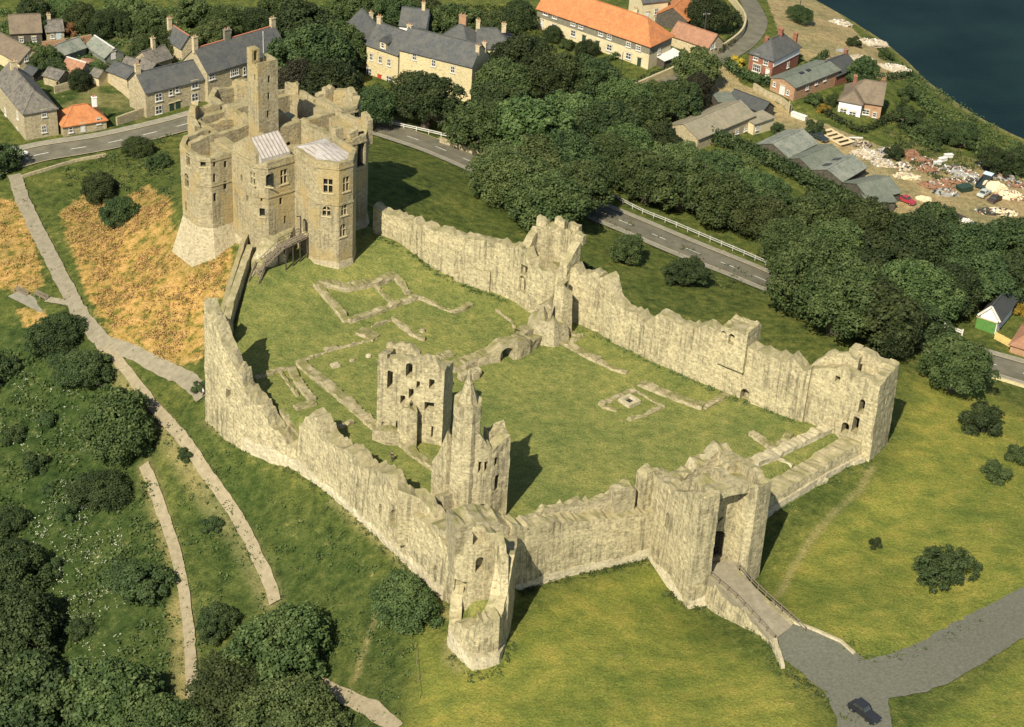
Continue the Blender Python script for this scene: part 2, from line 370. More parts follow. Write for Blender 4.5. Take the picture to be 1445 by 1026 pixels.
EARTH = np.maximum(mask(wpoly((945,110),(1010,95),(1050,150),(1110,165),(1130,185),(1180,190),(1220,235),(1265,275),(1300,300),(1380,330),(1445,300),(1500,340),(1400,300),(1330,262),(1245,225),(1170,160),(1110,150),(1040,100),(1030,60),(1040,0),(930,130),(985,165)), 1.0, xf, yf)*0,
        mask(wpoly((992,92),(1030,80),(1042,118),(1080,135),(1112,158),(1135,165),(1170,178),(1205,192),(1245,208),(1290,228),(1330,240),(1375,236),(1400,226),(1445,240),(1480,345),(1395,342),(1345,312),(1300,300),(1265,300),(1245,262),(1195,235),(1150,212),(1105,195),(1085,178),(1030,128),(1010,145),(985,178),(962,178),(985,140),(1000,112)), 1.2, xf, yf))
SHORE = mask(wpoly((1075,-30),(1170,5),(1215,55),(1275,100),(1270,110),(1225,110),(1190,90),(1140,85),(1100,40)), 1.8, xf, yf)
EARTH = np.maximum(EARTH, SHORE)
# trodden earth lines
def nearline(pts, x, y):
    q = [G(*p)[:2] for p in pts]; d = np.full(x.shape, 1e9)
    for a, b in zip(q, q[1:]):
        e = b-a; t = np.clip(((x-a[0])*e[0]+(y-a[1])*e[1])/(e@e), 0, 1); d = np.minimum(d, np.hypot(x-a[0]-t*e[0], y-a[1]-t*e[1]))
    return d
WORN = 0.55*GARD*sstep((vnoise(xf+300, yf+300, 5.0, 31)-.52)/.12)+0.5*mask(wpoly((1255,170),(1330,185),(1400,230),(1340,262),(1255,215)), 1.5, xf, yf)*sstep((vnoise(xf+300, yf+300, 4.0, 33)-.45)/.1)
for pts, wd in [([(1098,842),(1120,800),(1145,760),(1180,720),(1215,690),(1230,660)], .7), ([(500,960),(520,900),(540,840)], .5), ([(632,905),(632,930),(650,945)], .8),
                ([(205,655),(245,790)], 1.5), ([(150,495),(260,650),(340,760),(385,850)], 2.0), ([(255,850),(262,980)], 2.0), ([(470,706),(590,812),(632,870)], .9), ([(420,655),(290,595)], .8), ([(1176,9),(1229,44),(1276,79),(1313,117),(1345,143),(1391,170),(1450,196)], 2.6)]:
    WORN = np.maximum(WORN, np.clip(1.2-nearline(pts, xf, yf)/wd, 0, 1)*0.8)
def rnd_patch(s, seed, lo, hi): return sstep((vnoise(xf+900, yf+900, s, seed)-lo)/(hi-lo))
rough = vnoise(xf+500, yf+500, 2.6, 5)*0.6+vnoise(xf+500, yf+500, 1.3, 6)*0.4-0.5
zf = ZZ.ravel()+rough*np.where(LAWN > .5, 0.05, np.where(WILD > .5, 0.5, 0.22))*(1-np.clip(WORN+EARTH, 0, 1))
me = bpy.data.meshes.new('ground'); ny, nx = XX.shape
idx = np.arange(nx*ny).reshape(ny, nx)
quads = np.stack([idx[:-1, :-1], idx[:-1, 1:], idx[1:, 1:], idx[1:, :-1]], -1).reshape(-1, 4)
me.vertices.add(nx*ny); me.vertices.foreach_set('co', np.stack([xf, yf, zf], -1).ravel())
me.loops.add(quads.size); me.loops.foreach_set('vertex_index', quads.ravel())
me.polygons.add(len(quads)); me.polygons.foreach_set('loop_start', np.arange(0, quads.size, 4)); me.polygons.foreach_set('loop_total', np.full(len(quads), 4))
me.polygons.foreach_set('use_smooth', np.ones(len(quads), bool)); me.update(); me.validate()
for nm, cols in (('cover_a', (DRY, LAWN, EARTH, WORN)), ('cover_b', (YEL, WILD, SHORE, np.ones_like(xf)))):
    at = me.attributes.new(nm, 'FLOAT_COLOR', 'POINT'); at.data.foreach_set('color', np.stack(cols, -1).ravel())
gm, nt, b = nodes('grassland'); L = nt.links
geo = N(nt, 'ShaderNodeNewGeometry'); co = geo.outputs['Position']
aa = N(nt, 'ShaderNodeAttribute', attribute_name='cover_a'); ab = N(nt, 'ShaderNodeAttribute', attribute_name='cover_b')
sa = N(nt, 'ShaderNodeSeparateColor'); L.new(aa.outputs['Color'], sa.inputs[0]); sb = N(nt, 'ShaderNodeSeparateColor'); L.new(ab.outputs['Color'], sb.inputs[0])
n1 = noise_n(nt, co, 0.09, 4, 0.6); n2 = noise_n(nt, co, 0.6, 5, 0.65); n3 = noise_n(nt, co, 3.2, 5, 0.75); n4 = noise_n(nt, co, 0.33, 4, 0.6)
base = ramp(nt, n2, (0.33, (0.048, 0.066, 0.020)), (0.50, (0.092, 0.112, 0.030)), (0.68, (0.150, 0.155, 0.044)))
lawn = ramp(nt, n2, (0.30, (0.122, 0.144, 0.046)), (0.52, (0.186, 0.202, 0.064)), (0.70, (0.255, 0.238, 0.084)))
yel = ramp(nt, n4, (0.30, (0.130, 0.158, 0.036)), (0.50, (0.198, 0.208, 0.046)), (0.70, (0.275, 0.246, 0.060)))
wild = ramp(nt, n2, (0.32, (0.026, 0.044, 0.014)), (0.52, (0.052, 0.078, 0.023)), (0.72, (0.100, 0.118, 0.042)))
dry = ramp(nt, n2, (0.38, (0.120, 0.125, 0.030)), (0.46, (0.32, 0.215, 0.066)), (0.64, (0.48, 0.30, 0.118)))
earth = ramp(nt, n2, (0.35, (0.24, 0.19, 0.105)), (0.65, (0.38, 0.295, 0.16)))
def soft(maskv, sharp=3.0, nz=n2):
    # mask edges broken up by noise
    a = math_n(nt, 'ADD', math_n(nt, 'MULTIPLY', maskv, 1.5), math_n(nt, 'MULTIPLY_ADD', nz, 1.6, -1.05))
    c = N(nt, 'ShaderNodeMath', operation='MULTIPLY', use_clamp=True); L.new(a, c.inputs[0]); c.inputs[1].default_value = sharp; return c.outputs[0]
c = mix(nt, math_n(nt, 'MULTIPLY', sb.outputs[1], 1.0), base, wild)
c = mix(nt, sa.outputs[1], c, lawn)
c = mix(nt, math_n(nt, 'MULTIPLY', sb.outputs[0], 0.9), c, yel)
c = mix(nt, soft(sa.outputs[0], 2.2), c, dry)
c = mix(nt, soft(sa.outputs[2], 3), c, earth)
wn = N(nt, 'ShaderNodeMath', operation='MULTIPLY', use_clamp=True); L.new(math_n(nt, 'MULTIPLY', aa.outputs['Alpha'], n2), wn.inputs[0]); wn.inputs[1].default_value = 1.5
c = mix(nt, wn.outputs[0], c, (0.30, 0.25, 0.12))
big = ramp(nt, n1, (0.35, (0.72, 0.80, 0.72)), (0.65, (1.15, 1.08, 1.0)))
c = mix(nt, 1.0, c, big, 'MULTIPLY')
fine = ramp(nt, n3, (0.30, (0.50, 0.55, 0.5)), (0.70, (1.42, 1.36, 1.3)))
c = mix(nt, 1.0, c, fine, 'MULTIPLY')
L.new(c, b.inputs['Base Color']); b.inputs['Roughness'].default_value = 1.0; b.inputs['Specular IOR Level'].default_value = 0.05
bump(nt, b, math_n(nt, 'ADD', n3, math_n(nt, 'MULTIPLY', n2, 1.5)), 0.9, 0.35)
me.materials.append(gm)
ground = bpy.data.objects.new('ground', me); COL.objects.link(ground); ground['kind'] = 'structure'
# ------------------------------------------------------------------ strips laid on the ground
def catmull(P, n=8):
    P = [np.array(p, float) for p in P]; P = [2*P[0]-P[1]]+P+[2*P[-1]-P[-2]]; o = []
    for i in range(1, len(P)-2):
        a, b_, c_, d = P[i-1:i+3]
        for k in range(n):
            t = k/n; o.append(0.5*((2*b_)+(c_-a)*t+(2*a-5*b_+4*c_-d)*t*t+(3*b_-a-3*c_+d)*t**3))
    o.append(P[-2]); return o
def resample(P, st):
    P = np.array(P); d = np.r_[0, np.cumsum(np.linalg.norm(np.diff(P, axis=0), axis=1))]
    n = max(2, int(d[-1]/st)+1); t = np.linspace(0, d[-1], n); return np.stack([np.interp(t, d, P[:, k]) for k in range(P.shape[1])], -1)
def ribbon(line, wl, wr, lift, nc=6, mb=None, wob=0.0, st=0.8, closed_ends=True):
    """line: world xy; a sheet from wl left of it to wr right of it, laid over the ground"""
    line = resample(line, st); mb = mb or MB(); n = len(line); vs = []
    T = np.gradient(line, axis=0); T /= np.linalg.norm(T, axis=1)[:, None]; Nn = np.stack([-T[:, 1], T[:, 0]], -1)
    wl = np.broadcast_to(wl, n) if not callable(wl) else wl(n); wr = np.broadcast_to(wr, n) if not callable(wr) else wr(n)
    jl = np.array([mn.noise((p[0]*.5, p[1]*.5, 3.1))+.6*mn.noise((p[0]*1.6, p[1]*1.6, 9)) for p in line])*wob; jr = np.array([mn.noise((p[0]*.5, p[1]*.5, 7.7))+.6*mn.noise((p[0]*1.6, p[1]*1.6, 2)) for p in line])*wob
    S = np.linspace(0, 1, nc)
    X = line[:, None, 0]+Nn[:, None, 0]*((wl+jl)[:, None]*(1-S)-(wr+jr)[:, None]*S)
    Y = line[:, None, 1]+Nn[:, None, 1]*((wl+jl)[:, None]*(1-S)-(wr+jr)[:, None]*S)
    Z = H(X.ravel(), Y.ravel()).reshape(X.shape)+lift
    mb.add(np.stack([X, Y, Z], -1).reshape(-1, 3), [(i*nc+j, i*nc+j+1, (i+1)*nc+j+1, (i+1)*nc+j) for i in range(n-1) for j in range(nc-1)])
    return mb
def pxline(*pts, n=8): return np.array(catmull([G(*p)[:2] for p in pts], n))
def structure(o): o['kind'] = 'structure'; return o
M_PATH = plain('beaten_path', (0.285, 0.235, 0.148), (0.205, 0.17, 0.10), 1.2, 0.95, 0.3)
M_PATHG = plain('grey_path', (0.25, 0.217, 0.145), (0.18, 0.155, 0.10), 1.0, 0.95, 0.3)
M_ROAD = plain('road_asphalt', (0.150, 0.135, 0.092), (0.098, 0.090, 0.060), 0.35, 0.9, 0.15)
M_DRIVE = plain('drive_tarmac', (0.126, 0.124, 0.088), (0.085, 0.085, 0.060), 2.6, 0.92, 0.3)
M_PAVE = plain('pavement_stone', (0.26, 0.235, 0.17), (0.185, 0.17, 0.12), 1.0, 0.9, 0.2)
M_LINE = plain('road_paint', (0.62, 0.60, 0.52), (0.40, 0.39, 0.33), 1.5, 0.8, 0.05)
M_VERGE = plain('verge_grass', (0.105, 0.115, 0.035), (0.055, 0.075, 0.018), 1.5, 1, 0.6)
def strip(name, mat, line, wl, wr, lift=0.3, nc=6, wob=0.0): return structure(ribbon(line, wl, wr, lift, nc, wob=wob).build(name, mat, smooth=True))
strip('footpath', M_PATHG, pxline((20,248),(35,290),(62,345),(95,410),(120,455),(152,492)), 1.3, 1.3, wob=.25)
strip('footpath', M_PATHG, pxline((150,488),(185,500),(225,520),(262,538),(287,562)), 1.5, 1.2, wob=.25)
strip('footpath', M_PATH, pxline((150,490),(190,540),(235,595),(285,660),(330,725),(362,785),(382,830),(388,852)), .8, .8, wob=.16)
strip('footpath', M_PATH, pxline((203,657),(222,705),(243,765),(258,830),(267,900),(272,985)), .78, .78, wob=.14)
strip('footpath', M_PATH, pxline((92,945),(90,985),(80,1040)), 0.9, 0.9, wob=.35)
strip('footpath', M_PATHG, pxline((108,432),(90,428),(66,424)), 0.7, 0.7, wob=.15)
strip('footpath', M_PATH, pxline((425,950),(470,978),(520,1000),(560,1030)), 1.0, 1.0, wob=.4)
# main road round the castle
RD = pxline((-60,262),(0,236),(60,218),(150,203),(240,182),(330,160),(430,158),(520,176),(600,202),(680,236),(760,268),(870,310),(960,348),(1040,380),(1100,405),(1200,442),(1300,480),(1380,508),(1470,535),(1560,560))
strip('road', M_ROAD, RD, 3.6, 3.6, 0.16, 9)
RS = resample(RD, 0.8)
mb = MB(); mk = resample(RD, 0.5)
for k in range(4, len(mk)-8, 15): ribbon(mk[k:k+7], .11, .11, 0.175, 2, mb, st=.5)
structure(mb.build('road_marking', M_LINE))
def side(line, d):
    line = np.array(line); T = np.gradient(line, axis=0); T /= np.linalg.norm(T, axis=1)[:, None]; return line+np.stack([-T[:, 1], T[:, 0]], -1)*d
strip('pavement', M_PAVE, side(RD[:60], 4.7), 1.1, 1.1, 0.27, 4)
strip('pavement', M_PAVE, side(RD[56:], -4.6), .9, .9, 0.27, 4)
strip('pavement', M_PAVE, side(RD[64:], 4.5), .8, .8, 0.27, 4)
mb = MB()
for d, a in ((3.65, RS), (-3.65, RS)):
    q = side(a, d); ribbon(q, .08, .08, .28, 2, mb)
structure(mb.build('kerb', M_SAND))
# harbour lane curving down to the river
LN = pxline((905,122),(960,100),(1010,85),(1050,62),(1068,35),(1062,12),(1045,-15))
strip('lane', M_ROAD, LN, 2.6, 2.6, 0.16, 7)
# castle drive
DRV = MB()
dr = pxline((1100,880),(1132,912),(1170,945),(1208,985),(1228,1055))
strip('drive', M_DRIVE, dr, lambda n: np.interp(np.linspace(0, 1, n), [0, .3, .5, .7, 1], [1.6, 4.6, 5.0, 3.4, 3.0]), lambda n: np.interp(np.linspace(0, 1, n), [0, .15, .35, .7, 1], [2.6, 3.6, 3.6, 3.4, 3.4]), 0.24, 10, .35)
strip('drive', M_DRIVE, pxline((1195,965),(1270,950),(1330,925),(1400,885),(1500,832)), 3.4, 4.2, 0.228, 10, .35)
# river
wt, nt, b = nodes('river_water')
geo = N(nt, 'ShaderNodeNewGeometry')
wn1 = noise_n(nt, geo.outputs['Position'], 0.05, 3, 0.5); wn2 = noise_n(nt, geo.outputs['Position'], 1.2, 4, 0.7)
nt.links.new(ramp(nt, wn1, (0.3, (0.004, 0.0125, 0.0135)), (0.7, (0.009, 0.0215, 0.021))), b.inputs['Base Color'])
b.inputs['Roughness'].default_value = 0.45; b.inputs['Specular IOR Level'].default_value = 0.035
bump(nt, b, wn2, 0.35, 0.15)
mb = MB(); a = W(1130,-20,-20.2); c_ = W(1500,215,-20.2); d = (c_-a)/np.linalg.norm(c_-a); n_ = np.array([-d[1], d[0], 0])
if n_[1] < 0: n_ = -n_
a2 = a-d*60-n_*12; c2 = c_+d*700-n_*12
mb.quad(a2, c2, c2+n_*900, a2-d*500+n_*900); structure(mb.build('river', wt))
# ------------------------------------------------------------------ broken masonry
def hsh(*a):
    return random.Random(hash(tuple(round(q*13.7) for q in a))).random()
def ruin(name, pts, thick, mat, parent=None, rag=0.5, step=0.55, side=1, seed=0, openings=None, batter=0.0, closed=False, disp=0.12, rows=0.9, backz=None, toplump=0.25, blocky=0.6):
    """pts: (x, y, z foot, z head) along one face; the wall's body lies `thick` to the side (1 = right of the line, -1 = left)"""
    P = [np.array(p, float) for p in pts]; S = []; 
    if closed: P = P+[P[0]]
    for a, b in zip(P, P[1:]):
        L = np.linalg.norm((b-a)[:2]); n = max(1, int(round(L/step)))
        for k in range(n): S.append(a+(b-a)*k/n)
    if not closed: S.append(P[-1])
    n = len(S); S = np.array(S)
    T = np.roll(S[:, :2], -1, 0)-np.roll(S[:, :2], 1, 0)
    if not closed: T[0] = S[1, :2]-S[0, :2]; T[-1] = S[-1, :2]-S[-2, :2]
    A = S[:, :2]-np.roll(S[:, :2], 1, 0); B = np.roll(S[:, :2], -1, 0)-S[:, :2]
    if not closed: A[0] = B[0]; B[-1] = A[-1]
    A /= np.linalg.norm(A, axis=1)[:, None]+1e-9; B /= np.linalg.norm(B, axis=1)[:, None]+1e-9
    T = A+B; T /= np.linalg.norm(T, axis=1)[:, None]+1e-9
    Nv = np.stack([T[:, 1], -T[:, 0]], -1)*side
    sc = 1/np.maximum(0.5, (A*T).sum(1))
    th = np.broadcast_to(thick, n) if not hasattr(thick, '__len__') else np.interp(np.linspace(0, 1, n), np.linspace(0, 1, len(thick)), thick)
    rn = random.Random(seed*101+n); ze = S[:, 3].copy()
    held = 0.0
    for i in range(n):
        x, y = S[i, :2]
        if rn.random() < .42: held = rn.choice((-.55, -.3, -.1, 0, .15, .35, .5))*blocky*1.4
        q = mn.noise((x*.38+seed, y*.38, seed*3.1))*.8+held+(rn.random()-.5)*.18
        ze[i] += rag*q
        ze[i] = max(ze[i], S[i, 2]+0.15)
    hmax = float((ze-S[:, 2]).max()); nv = max(1, int(round(hmax/rows)))
    vs = []; ring = 2*(nv+1)+1
    for i in range(n):
        x, y, z0, _ = S[i]; nx, ny = Nv[i]; t = th[i]*sc[i]
        zb = ze[i]+(rn.random()-.5)*rag*.8 if backz is None else z0+(ze[i]-z0)*0+backz+(rn.random()-.5)*rag
        zb = max(zb, z0+.1)
        fr = []; bk = []
        for j in range(nv+1):
            f = j/nv; z = z0+(ze[i]-z0)*f; z2 = z0+(zb-z0)*f
            d = (mn.noise((x*.9+seed*7, y*.9, z*.9))*.7+mn.noise((x*2.6, y*2.6+seed, z*2.6))*.45)*disp
            if f > .8: d += abs(mn.noise((x*2, y*2, z*1.3+5)))*disp*1.5
            o = -batter*(1-f)+d
            fr.append((x+nx*o, y+ny*o, z))
            d2 = (mn.noise((x*.9+40, y*.9, z2*.9+seed))*.8)*disp
            bk.append((x+nx*(t-d2), y+ny*(t-d2), z2))
        mt = ((fr[-1][0]+bk[-1][0])/2, (fr[-1][1]+bk[-1][1])/2, (fr[-1][2]+bk[-1][2])/2+(rn.random()-.35)*toplump*max(rag, .2)*2)
        vs += fr+[mt]+bk[::-1]
    fs = []; m = n if closed else n-1
    for i in range(m):
        a = i*ring; b = ((i+1) % n)*ring
        for j in range(ring):
            k = (j+1) % ring
            f = (a+j, b+j, b+k, a+k)
            fs.append(f if side == 1 else f[::-1])
    if not closed:
        e0 = tuple(range(ring)); e1 = tuple((n-1)*ring+j for j in range(ring))
        fs.append(e0 if side == 1 else e0[::-1]); fs.append(e1[::-1] if side == 1 else e1)
    mb = MB(); mb.add(vs, fs); o = mb.build(name, mat, parent)
    bm = bmesh.new(); bm.from_mesh(o.data); bmesh.ops.recalc_face_normals(bm, faces=bm.faces); bm.to_mesh(o.data); bm.free()
    return cut(o, openings)
def B(px, py, z, tpy=None, zt=None, dz=1.2):
    """foot of a wall seen at px,py (height z), head at image row tpy"""
    p = W(px, py, z); return (p[0], p[1], z-dz, ztop(p, tpy) if tpy is not None else zt)
def open_at(mb, px, py, a, b, w, h, depth, arch=True, side=1, out=0.6):
    """px,py: middle of the sill seen on the face from a to b"""
    p = hit(px, py, a, b); n = nrm(a, b, -side); arch_cut(mb, p, n, w, h, depth, arch, out); return p, n
# ================================================================== west curtain
ww = empty('curtain_wall', W(420,658,-5.8), 'long ruined outer wall with broken crest, beside the downhill footpaths', 'castle wall')
ww.location = (0, 0, 0)
wp = [B(294,590,-6.2,424), B(302,597,-6.1,452), B(322,612,-6,494), B(345,624,-6,534), B(362,631,-5.9,556), B(375,638,-5.9,575), B(388,644,-5.8,610), B(404,650,-5.8,624), B(420,659,-5.8,640)]
wp2 = [B(422,661,-5.8,606), B(434,668,-5.7,590), B(447,678,-5.7,588), B(456,686,-5.6,612), B(472,700,-5.6,626), B(514,736,-5.4,655), B(547,768,-5.4,679), B(565,783,-5.3,703), B(593,810,-5.2,733), B(629,843,-5.1,770), B(640,852,-5.1,788)]
cu = MB()
for x, y in ((327,560),): open_at(cu, x, y, wp[1], wp[4], .9, 1.6, 1.0, False)
ruin('wall', wp, 2.3, M_ST, ww, rag=1.5, step=.5, side=-1, seed=1, batter=.5, openings=cu, disp=.2)
cu = MB(); open_at(cu, 539, 726, wp2[5], wp2[7], .8, 1.9, 1.2, True); open_at(cu, 556, 742, wp2[6], wp2[8], 1.6, 2.6, 1.0, True); open_at(cu, 617, 806, wp2[8], wp2[9], .7, 1.1, 1.2, False); open_at(cu, 505, 690, wp2[4], wp2[6], .6, .8, 1.2, False)
ruin('wall', wp2, 2.4, M_ST, ww, rag=1.2, step=.5, side=-1, seed=2, batter=.5, openings=cu, disp=.18)
mb = [ (p[0], p[1], p[2], p[2]+2.4+.3*k%0.7) for k, p in enumerate([wp[3], wp[5], wp[6], wp[7], wp2[0], wp2[3], wp2[4], wp2[5], wp2[6], wp2[8], wp2[9]])]
ft = []
for p in mb: ft.append((p[0]+NW_[0]*.55, p[1]+NW_[1]*.55, p[2], p[3]))
ruin('footing', ft, 1.5, M_STP, ww, rag=.5, side=-1, seed=3, disp=.2, toplump=.4)
# chapel wall standing just inside, low stubs along the crest
ruin('stair_block', [B(560,760,-1,690), B(590,760,-1,706), B(620,778,-1,742), B(634,790,-1,760)], 1.8, M_ST, ww, rag=.9, side=-1, seed=4)
# ================================================================== wall climbing the mound to the keep
nw = empty('curtain_wall', (0, 0, 0), 'narrow double parapet wall climbing the mound from the broken wall end to the keep', 'castle wall')
ol = [B(310,474,-2,440), B(325,424,-.4,390), B(339,378,1.2,344), B(352,340,2.4,312)]
ruin('parapet', [(p[0], p[1], p[2]-2, p[3]) for p in ol], .8, M_STK, nw, rag=.2, side=1, seed=5, step=1.0)
il = [B(319,500,0,482), B(331,446,1.0,428), B(346,399,2.0,382), B(358,362,3.0,346)]
ruin('wall', il, 1.2, M_ST, nw, rag=.2, side=-1, seed=6, step=1.0)
mb = MB(); wv = []
for p, q in zip(ol, il): zz = q[3]-.9; wv += [(p[0], p[1], zz), (q[0], q[1], zz), (p[0], p[1], zz-5), (q[0], q[1], zz-5)]
mb.add(wv, [f for i in range(3) for f in ((4*i, 4*i+1, 4*i+5, 4*i+4), (4*i+2, 4*i, 4*i+4, 4*i+6), (4*i+1, 4*i+3, 4*i+7, 4*i+5))]+[(0, 2, 3, 1), (12, 13, 15, 14)])
mb.build('wall_walk', M_RUB, nw)
ruin('end_turret', [B(300,520,-2,425), B(322,505,-1,440), B(330,480,-1,455), B(318,470,-1,452)], 1.0, M_ST, nw, rag=1.6, side=-1, seed=8, step=.6)
# ================================================================== south curtain, between the corner tower and the gatehouse
sw = empty('curtain_wall', (0, 0, 0), 'front curtain wall with weathered crest between broken corner tower and gatehouse', 'castle wall')
sp = [B(716,838,-4,742), B(735,830,-4,744), B(786,815,-4.2,738), B(820,806,-4.2,733), B(853,799,-4.2,731), B(886,791,-4.2,727), B(912,785,-4.2,720), B(930,781,-4.2,712)]
ruin('wall', sp, 2.4, M_ST, sw, rag=.7, side=-1, seed=9, batter=.5)
pl = [(p[0]+NS[0]*.5, p[1]+NS[1]*.5, p[2], p[2]+2.6) for p in sp]
ruin('footing', pl, 1.0, M_STP, sw, rag=.35, side=-1, seed=10, step=1.2)
q0, q1 = np.array(sp[2]), np.array(sp[5])
wl_ = [(sp[i][0]-NS[0]*2.0, sp[i][1]-NS[1]*2.0, 0, 6.2) for i in range(1, 7)]
ruin('parapet', wl_, .9, M_RUB, sw, rag=.9, side=-1, seed=11, step=.55)
def swall(px, py, inn): # a point of the front wall line, set back from its face
    p = hit(px, py, sp[1], sp[6]); return np.array([p[0]-NS[0]*inn, p[1]-NS[1]*inn])
for k, (x, y, ty, wd, th_) in enumerate(((886,722,690,3.2,1.8),(918,712,668,2.1,1.7),(947,716,680,1.9,1.6))):
    q = swall(x, y, 1.0); z = ztop((q[0], q[1], 4), ty); d = (np.array(sp[6])-np.array(sp[1]))[:2]; d /= np.linalg.norm(d)
    ruin('stub', [(q[0]-d[0]*wd/2, q[1]-d[1]*wd/2, -3, z-.5), (q[0]-d[0]*wd*.2, q[1]-d[1]*wd*.2, -3, z), (q[0]+d[0]*wd*.25, q[1]+d[1]*wd*.25, -3, z+.2), (q[0]+d[0]*wd/2, q[1]+d[1]*wd/2, -3, z-.5)], th_, M_RUB if k == 0 else M_ST, sw, rag=.7, side=-1, seed=12+k, step=.45, rows=.7)
# low right hand stretch
rw = empty('curtain_wall', (0, 0, 0), 'low thick reduced wall running from gatehouse to the square corner tower', 'castle wall')
rp = [B(1072,712,-3.8,700), B(1100,708,-3.8,690), B(1150,682,-3.6,664), B(1190,662,-3.6,645), B(1222,650,-3.6,620), B(1240,650,-3.8,600)]
pr = [W(1078,724,-2.2), W(1103,708,-2.0), W(1138,687,-1.9), W(1172,666,-1.9), W(1221,641,-2.0)]
rp = [(p[0], p[1], p[2]-1, zt) for p, zt in zip(pr, (.1, .1, .1, .2, .7))]
ruin('wall', rp, 2.8, M_ST, rw, rag=.3, side=-1, seed=16, batter=.4, toplump=.5)
ruin('footing', [(p[0]+NS[0]*.55, p[1]+NS[1]*.55, p[2], p[2]+1.7) for p in rp], .9, M_STP, rw, rag=.2, side=-1, seed=17)
for k, (x, y) in enumerate(((1160,684),(1213,655),(1094,716))):
    p = G(x, y); ruin('buttress', [(p[0]-.9, p[1]-.6, p[2]-1, p[2]+.8), (p[0]+.9, p[1]+.6, p[2]-1, p[2]+.7)], 1.6, M_STP, rw, rag=.6, side=-1, seed=18+k, step=.5)
# ================================================================== east curtain
ew = empty('curtain_wall', (0, 0, 0), 'long inner-facing curtain wall with streaked stone along the tree side of the lawn', 'castle wall')
ep = [B(526,328,3,292), B(540,333,2.9,300), B(556,341,2.7,306), B(584,359,2.2,315), B(611,381,1.2,325), B(633,390,.9,331), B(657,400,.5,338), B(693,413,.2,346), B(717,423,.1,350), B(732,430,.05,352)]
cu = MB()
ruin('wall', ep, 2.2, M_ST, ew, rag=.8, side=-1, seed=21, step=.6, openings=cu)
mid = [B(730,430,.05,352), B(745,440,.05,368), B(760,446,0,384), B(778,449,0,384), B(796,452,0,384), B(806,455,0,374), B(812,457,0,384), B(824,461,0,382), B(832,465,0,385), B(838,468,0,394)]
cu = MB()
open_at(cu, 737, 412, mid[0], mid[2], 1.7, 3.0, 3.0, True, side=-1); open_at(cu, 727, 383, mid[0], mid[2], 1.5, 1.6, 3.0, False, side=-1); open_at(cu, 740, 388, mid[0], mid[2], 1.6, 1.8, 3.0, False, side=-1)
ruin('wall', mid, 2.2, M_ST, ew, rag=1.0, side=-1, seed=22, step=.6, openings=cu)
ep2 = [B(836,467,0,394), B(847,472,0,388), B(852,476,0,400), B(858,480,0,418), B(870,487,0,434), B(905,503,0,451), B(916,509,0,452), B(917,510,0,443), B(940,519,0,452), B(963,530,0,464), B(985,539,0,456), B(1000,545,0,468), B(1012,549,0,470), B(1045,563,0,488), B(1060,570,0,497), B(1097,584,0,513), B(1105,587,0,506), B(1112,589,0,510), B(1122,593,0,520), B(1132,596,0,521)]
cu = MB(); open_at(cu, 1050, 566, ep2[13], ep2[15], 1.6, 2.2, 1.4, True, side=-1)
ruin('wall', ep2, [2.2, 2.2, 2.2, 2.6, 2.6], M_ST, ew, rag=.7, side=-1, seed=23, step=.6, openings=cu)
# turret on the crest
ta, tb = B(1006,550,0,492), B(1044,566,0,492)
za = ta[3]-1.5; cu = MB()
d = np.array([tb[0]-ta[0], tb[1]-ta[1]]); d /= np.linalg.norm(d); n = np.array([-d[1], d[0]])
pts = [(ta[0]+d[0]*a+n[0]*b_, ta[1]+d[1]*a+n[1]*b_, za-1, ztop((ta[0], ta[1], za), 458)) for a, b_ in ((0, -.1), (4.6, -.1), (4.6, 4.2), (0, 4.2))]
open_at(cu, 1019, 482, pts[0], pts[1], 1.2, 1.9, 2.6, True, side=-1); open_at(cu, 1031, 486, pts[0], pts[1], 1.0, 1.8, 2.6, True, side=-1)
mb = MB(); mb.prism([p[:2] for p in pts], pts[0][3]-.7, pts[0][3]-.3); mb.build('turret_roof', M_RUB, ew)
ruin('turret', pts, .8, M_ST, ew, rag=.6, side=-1, seed=24, step=.5, closed=True, openings=cu)
pts = [B(650,398,.6,388), B(677,400,.5,380), B(700,408,.3,386)]
ruin('wall_bench', [B(640,396,.8,386), B(660,404,.4,378), B(690,414,.2,386)], 1.0, M_ST, ew, rag=.5, side=-1, seed=25, step=.6, disp=.05)
# ================================================================== polygonal tower on the east curtain, open at the back
gt = empty('wall_tower', (0, 0, 0), 'polygonal open-backed battlemented tower on the curtain wall by the big trees', 'castle tower')
c0 = W(757, 444, 0)[:2]; dE = np.array([NE_[1], -NE_[0]]); 
if dE[0] < 0: dE = -dE
nE = NE_ if NE_[1] > 0 else -NE_
gz = 13.4
def gp(a, o, z0=-3, z1=gz): q = c0+dE*a+nE*o; return (q[0], q[1], z0, z1)
oct_ = [gp(-5.0, .8, -3, gz-3.5), gp(-5.0, 4.2), gp(-2.4, 7.2), gp(2.2, 7.2), gp(4.8, 4.2), gp(4.8, .8, -3, gz-2.5)]
cu = MB(); ia, ib = gp(-2.4, 5.7), gp(2.2, 5.7)
for x_, y_ in ((760, 368), (771, 364)): open_at(cu, x_, y_, ia[:2], ib[:2], 1.0, 2.0, 3.0, True, side=-1, out=.5)
ruin('shell', oct_, 1.5, M_ST, gt, rag=.7, side=1, seed=31, step=.6, openings=cu)
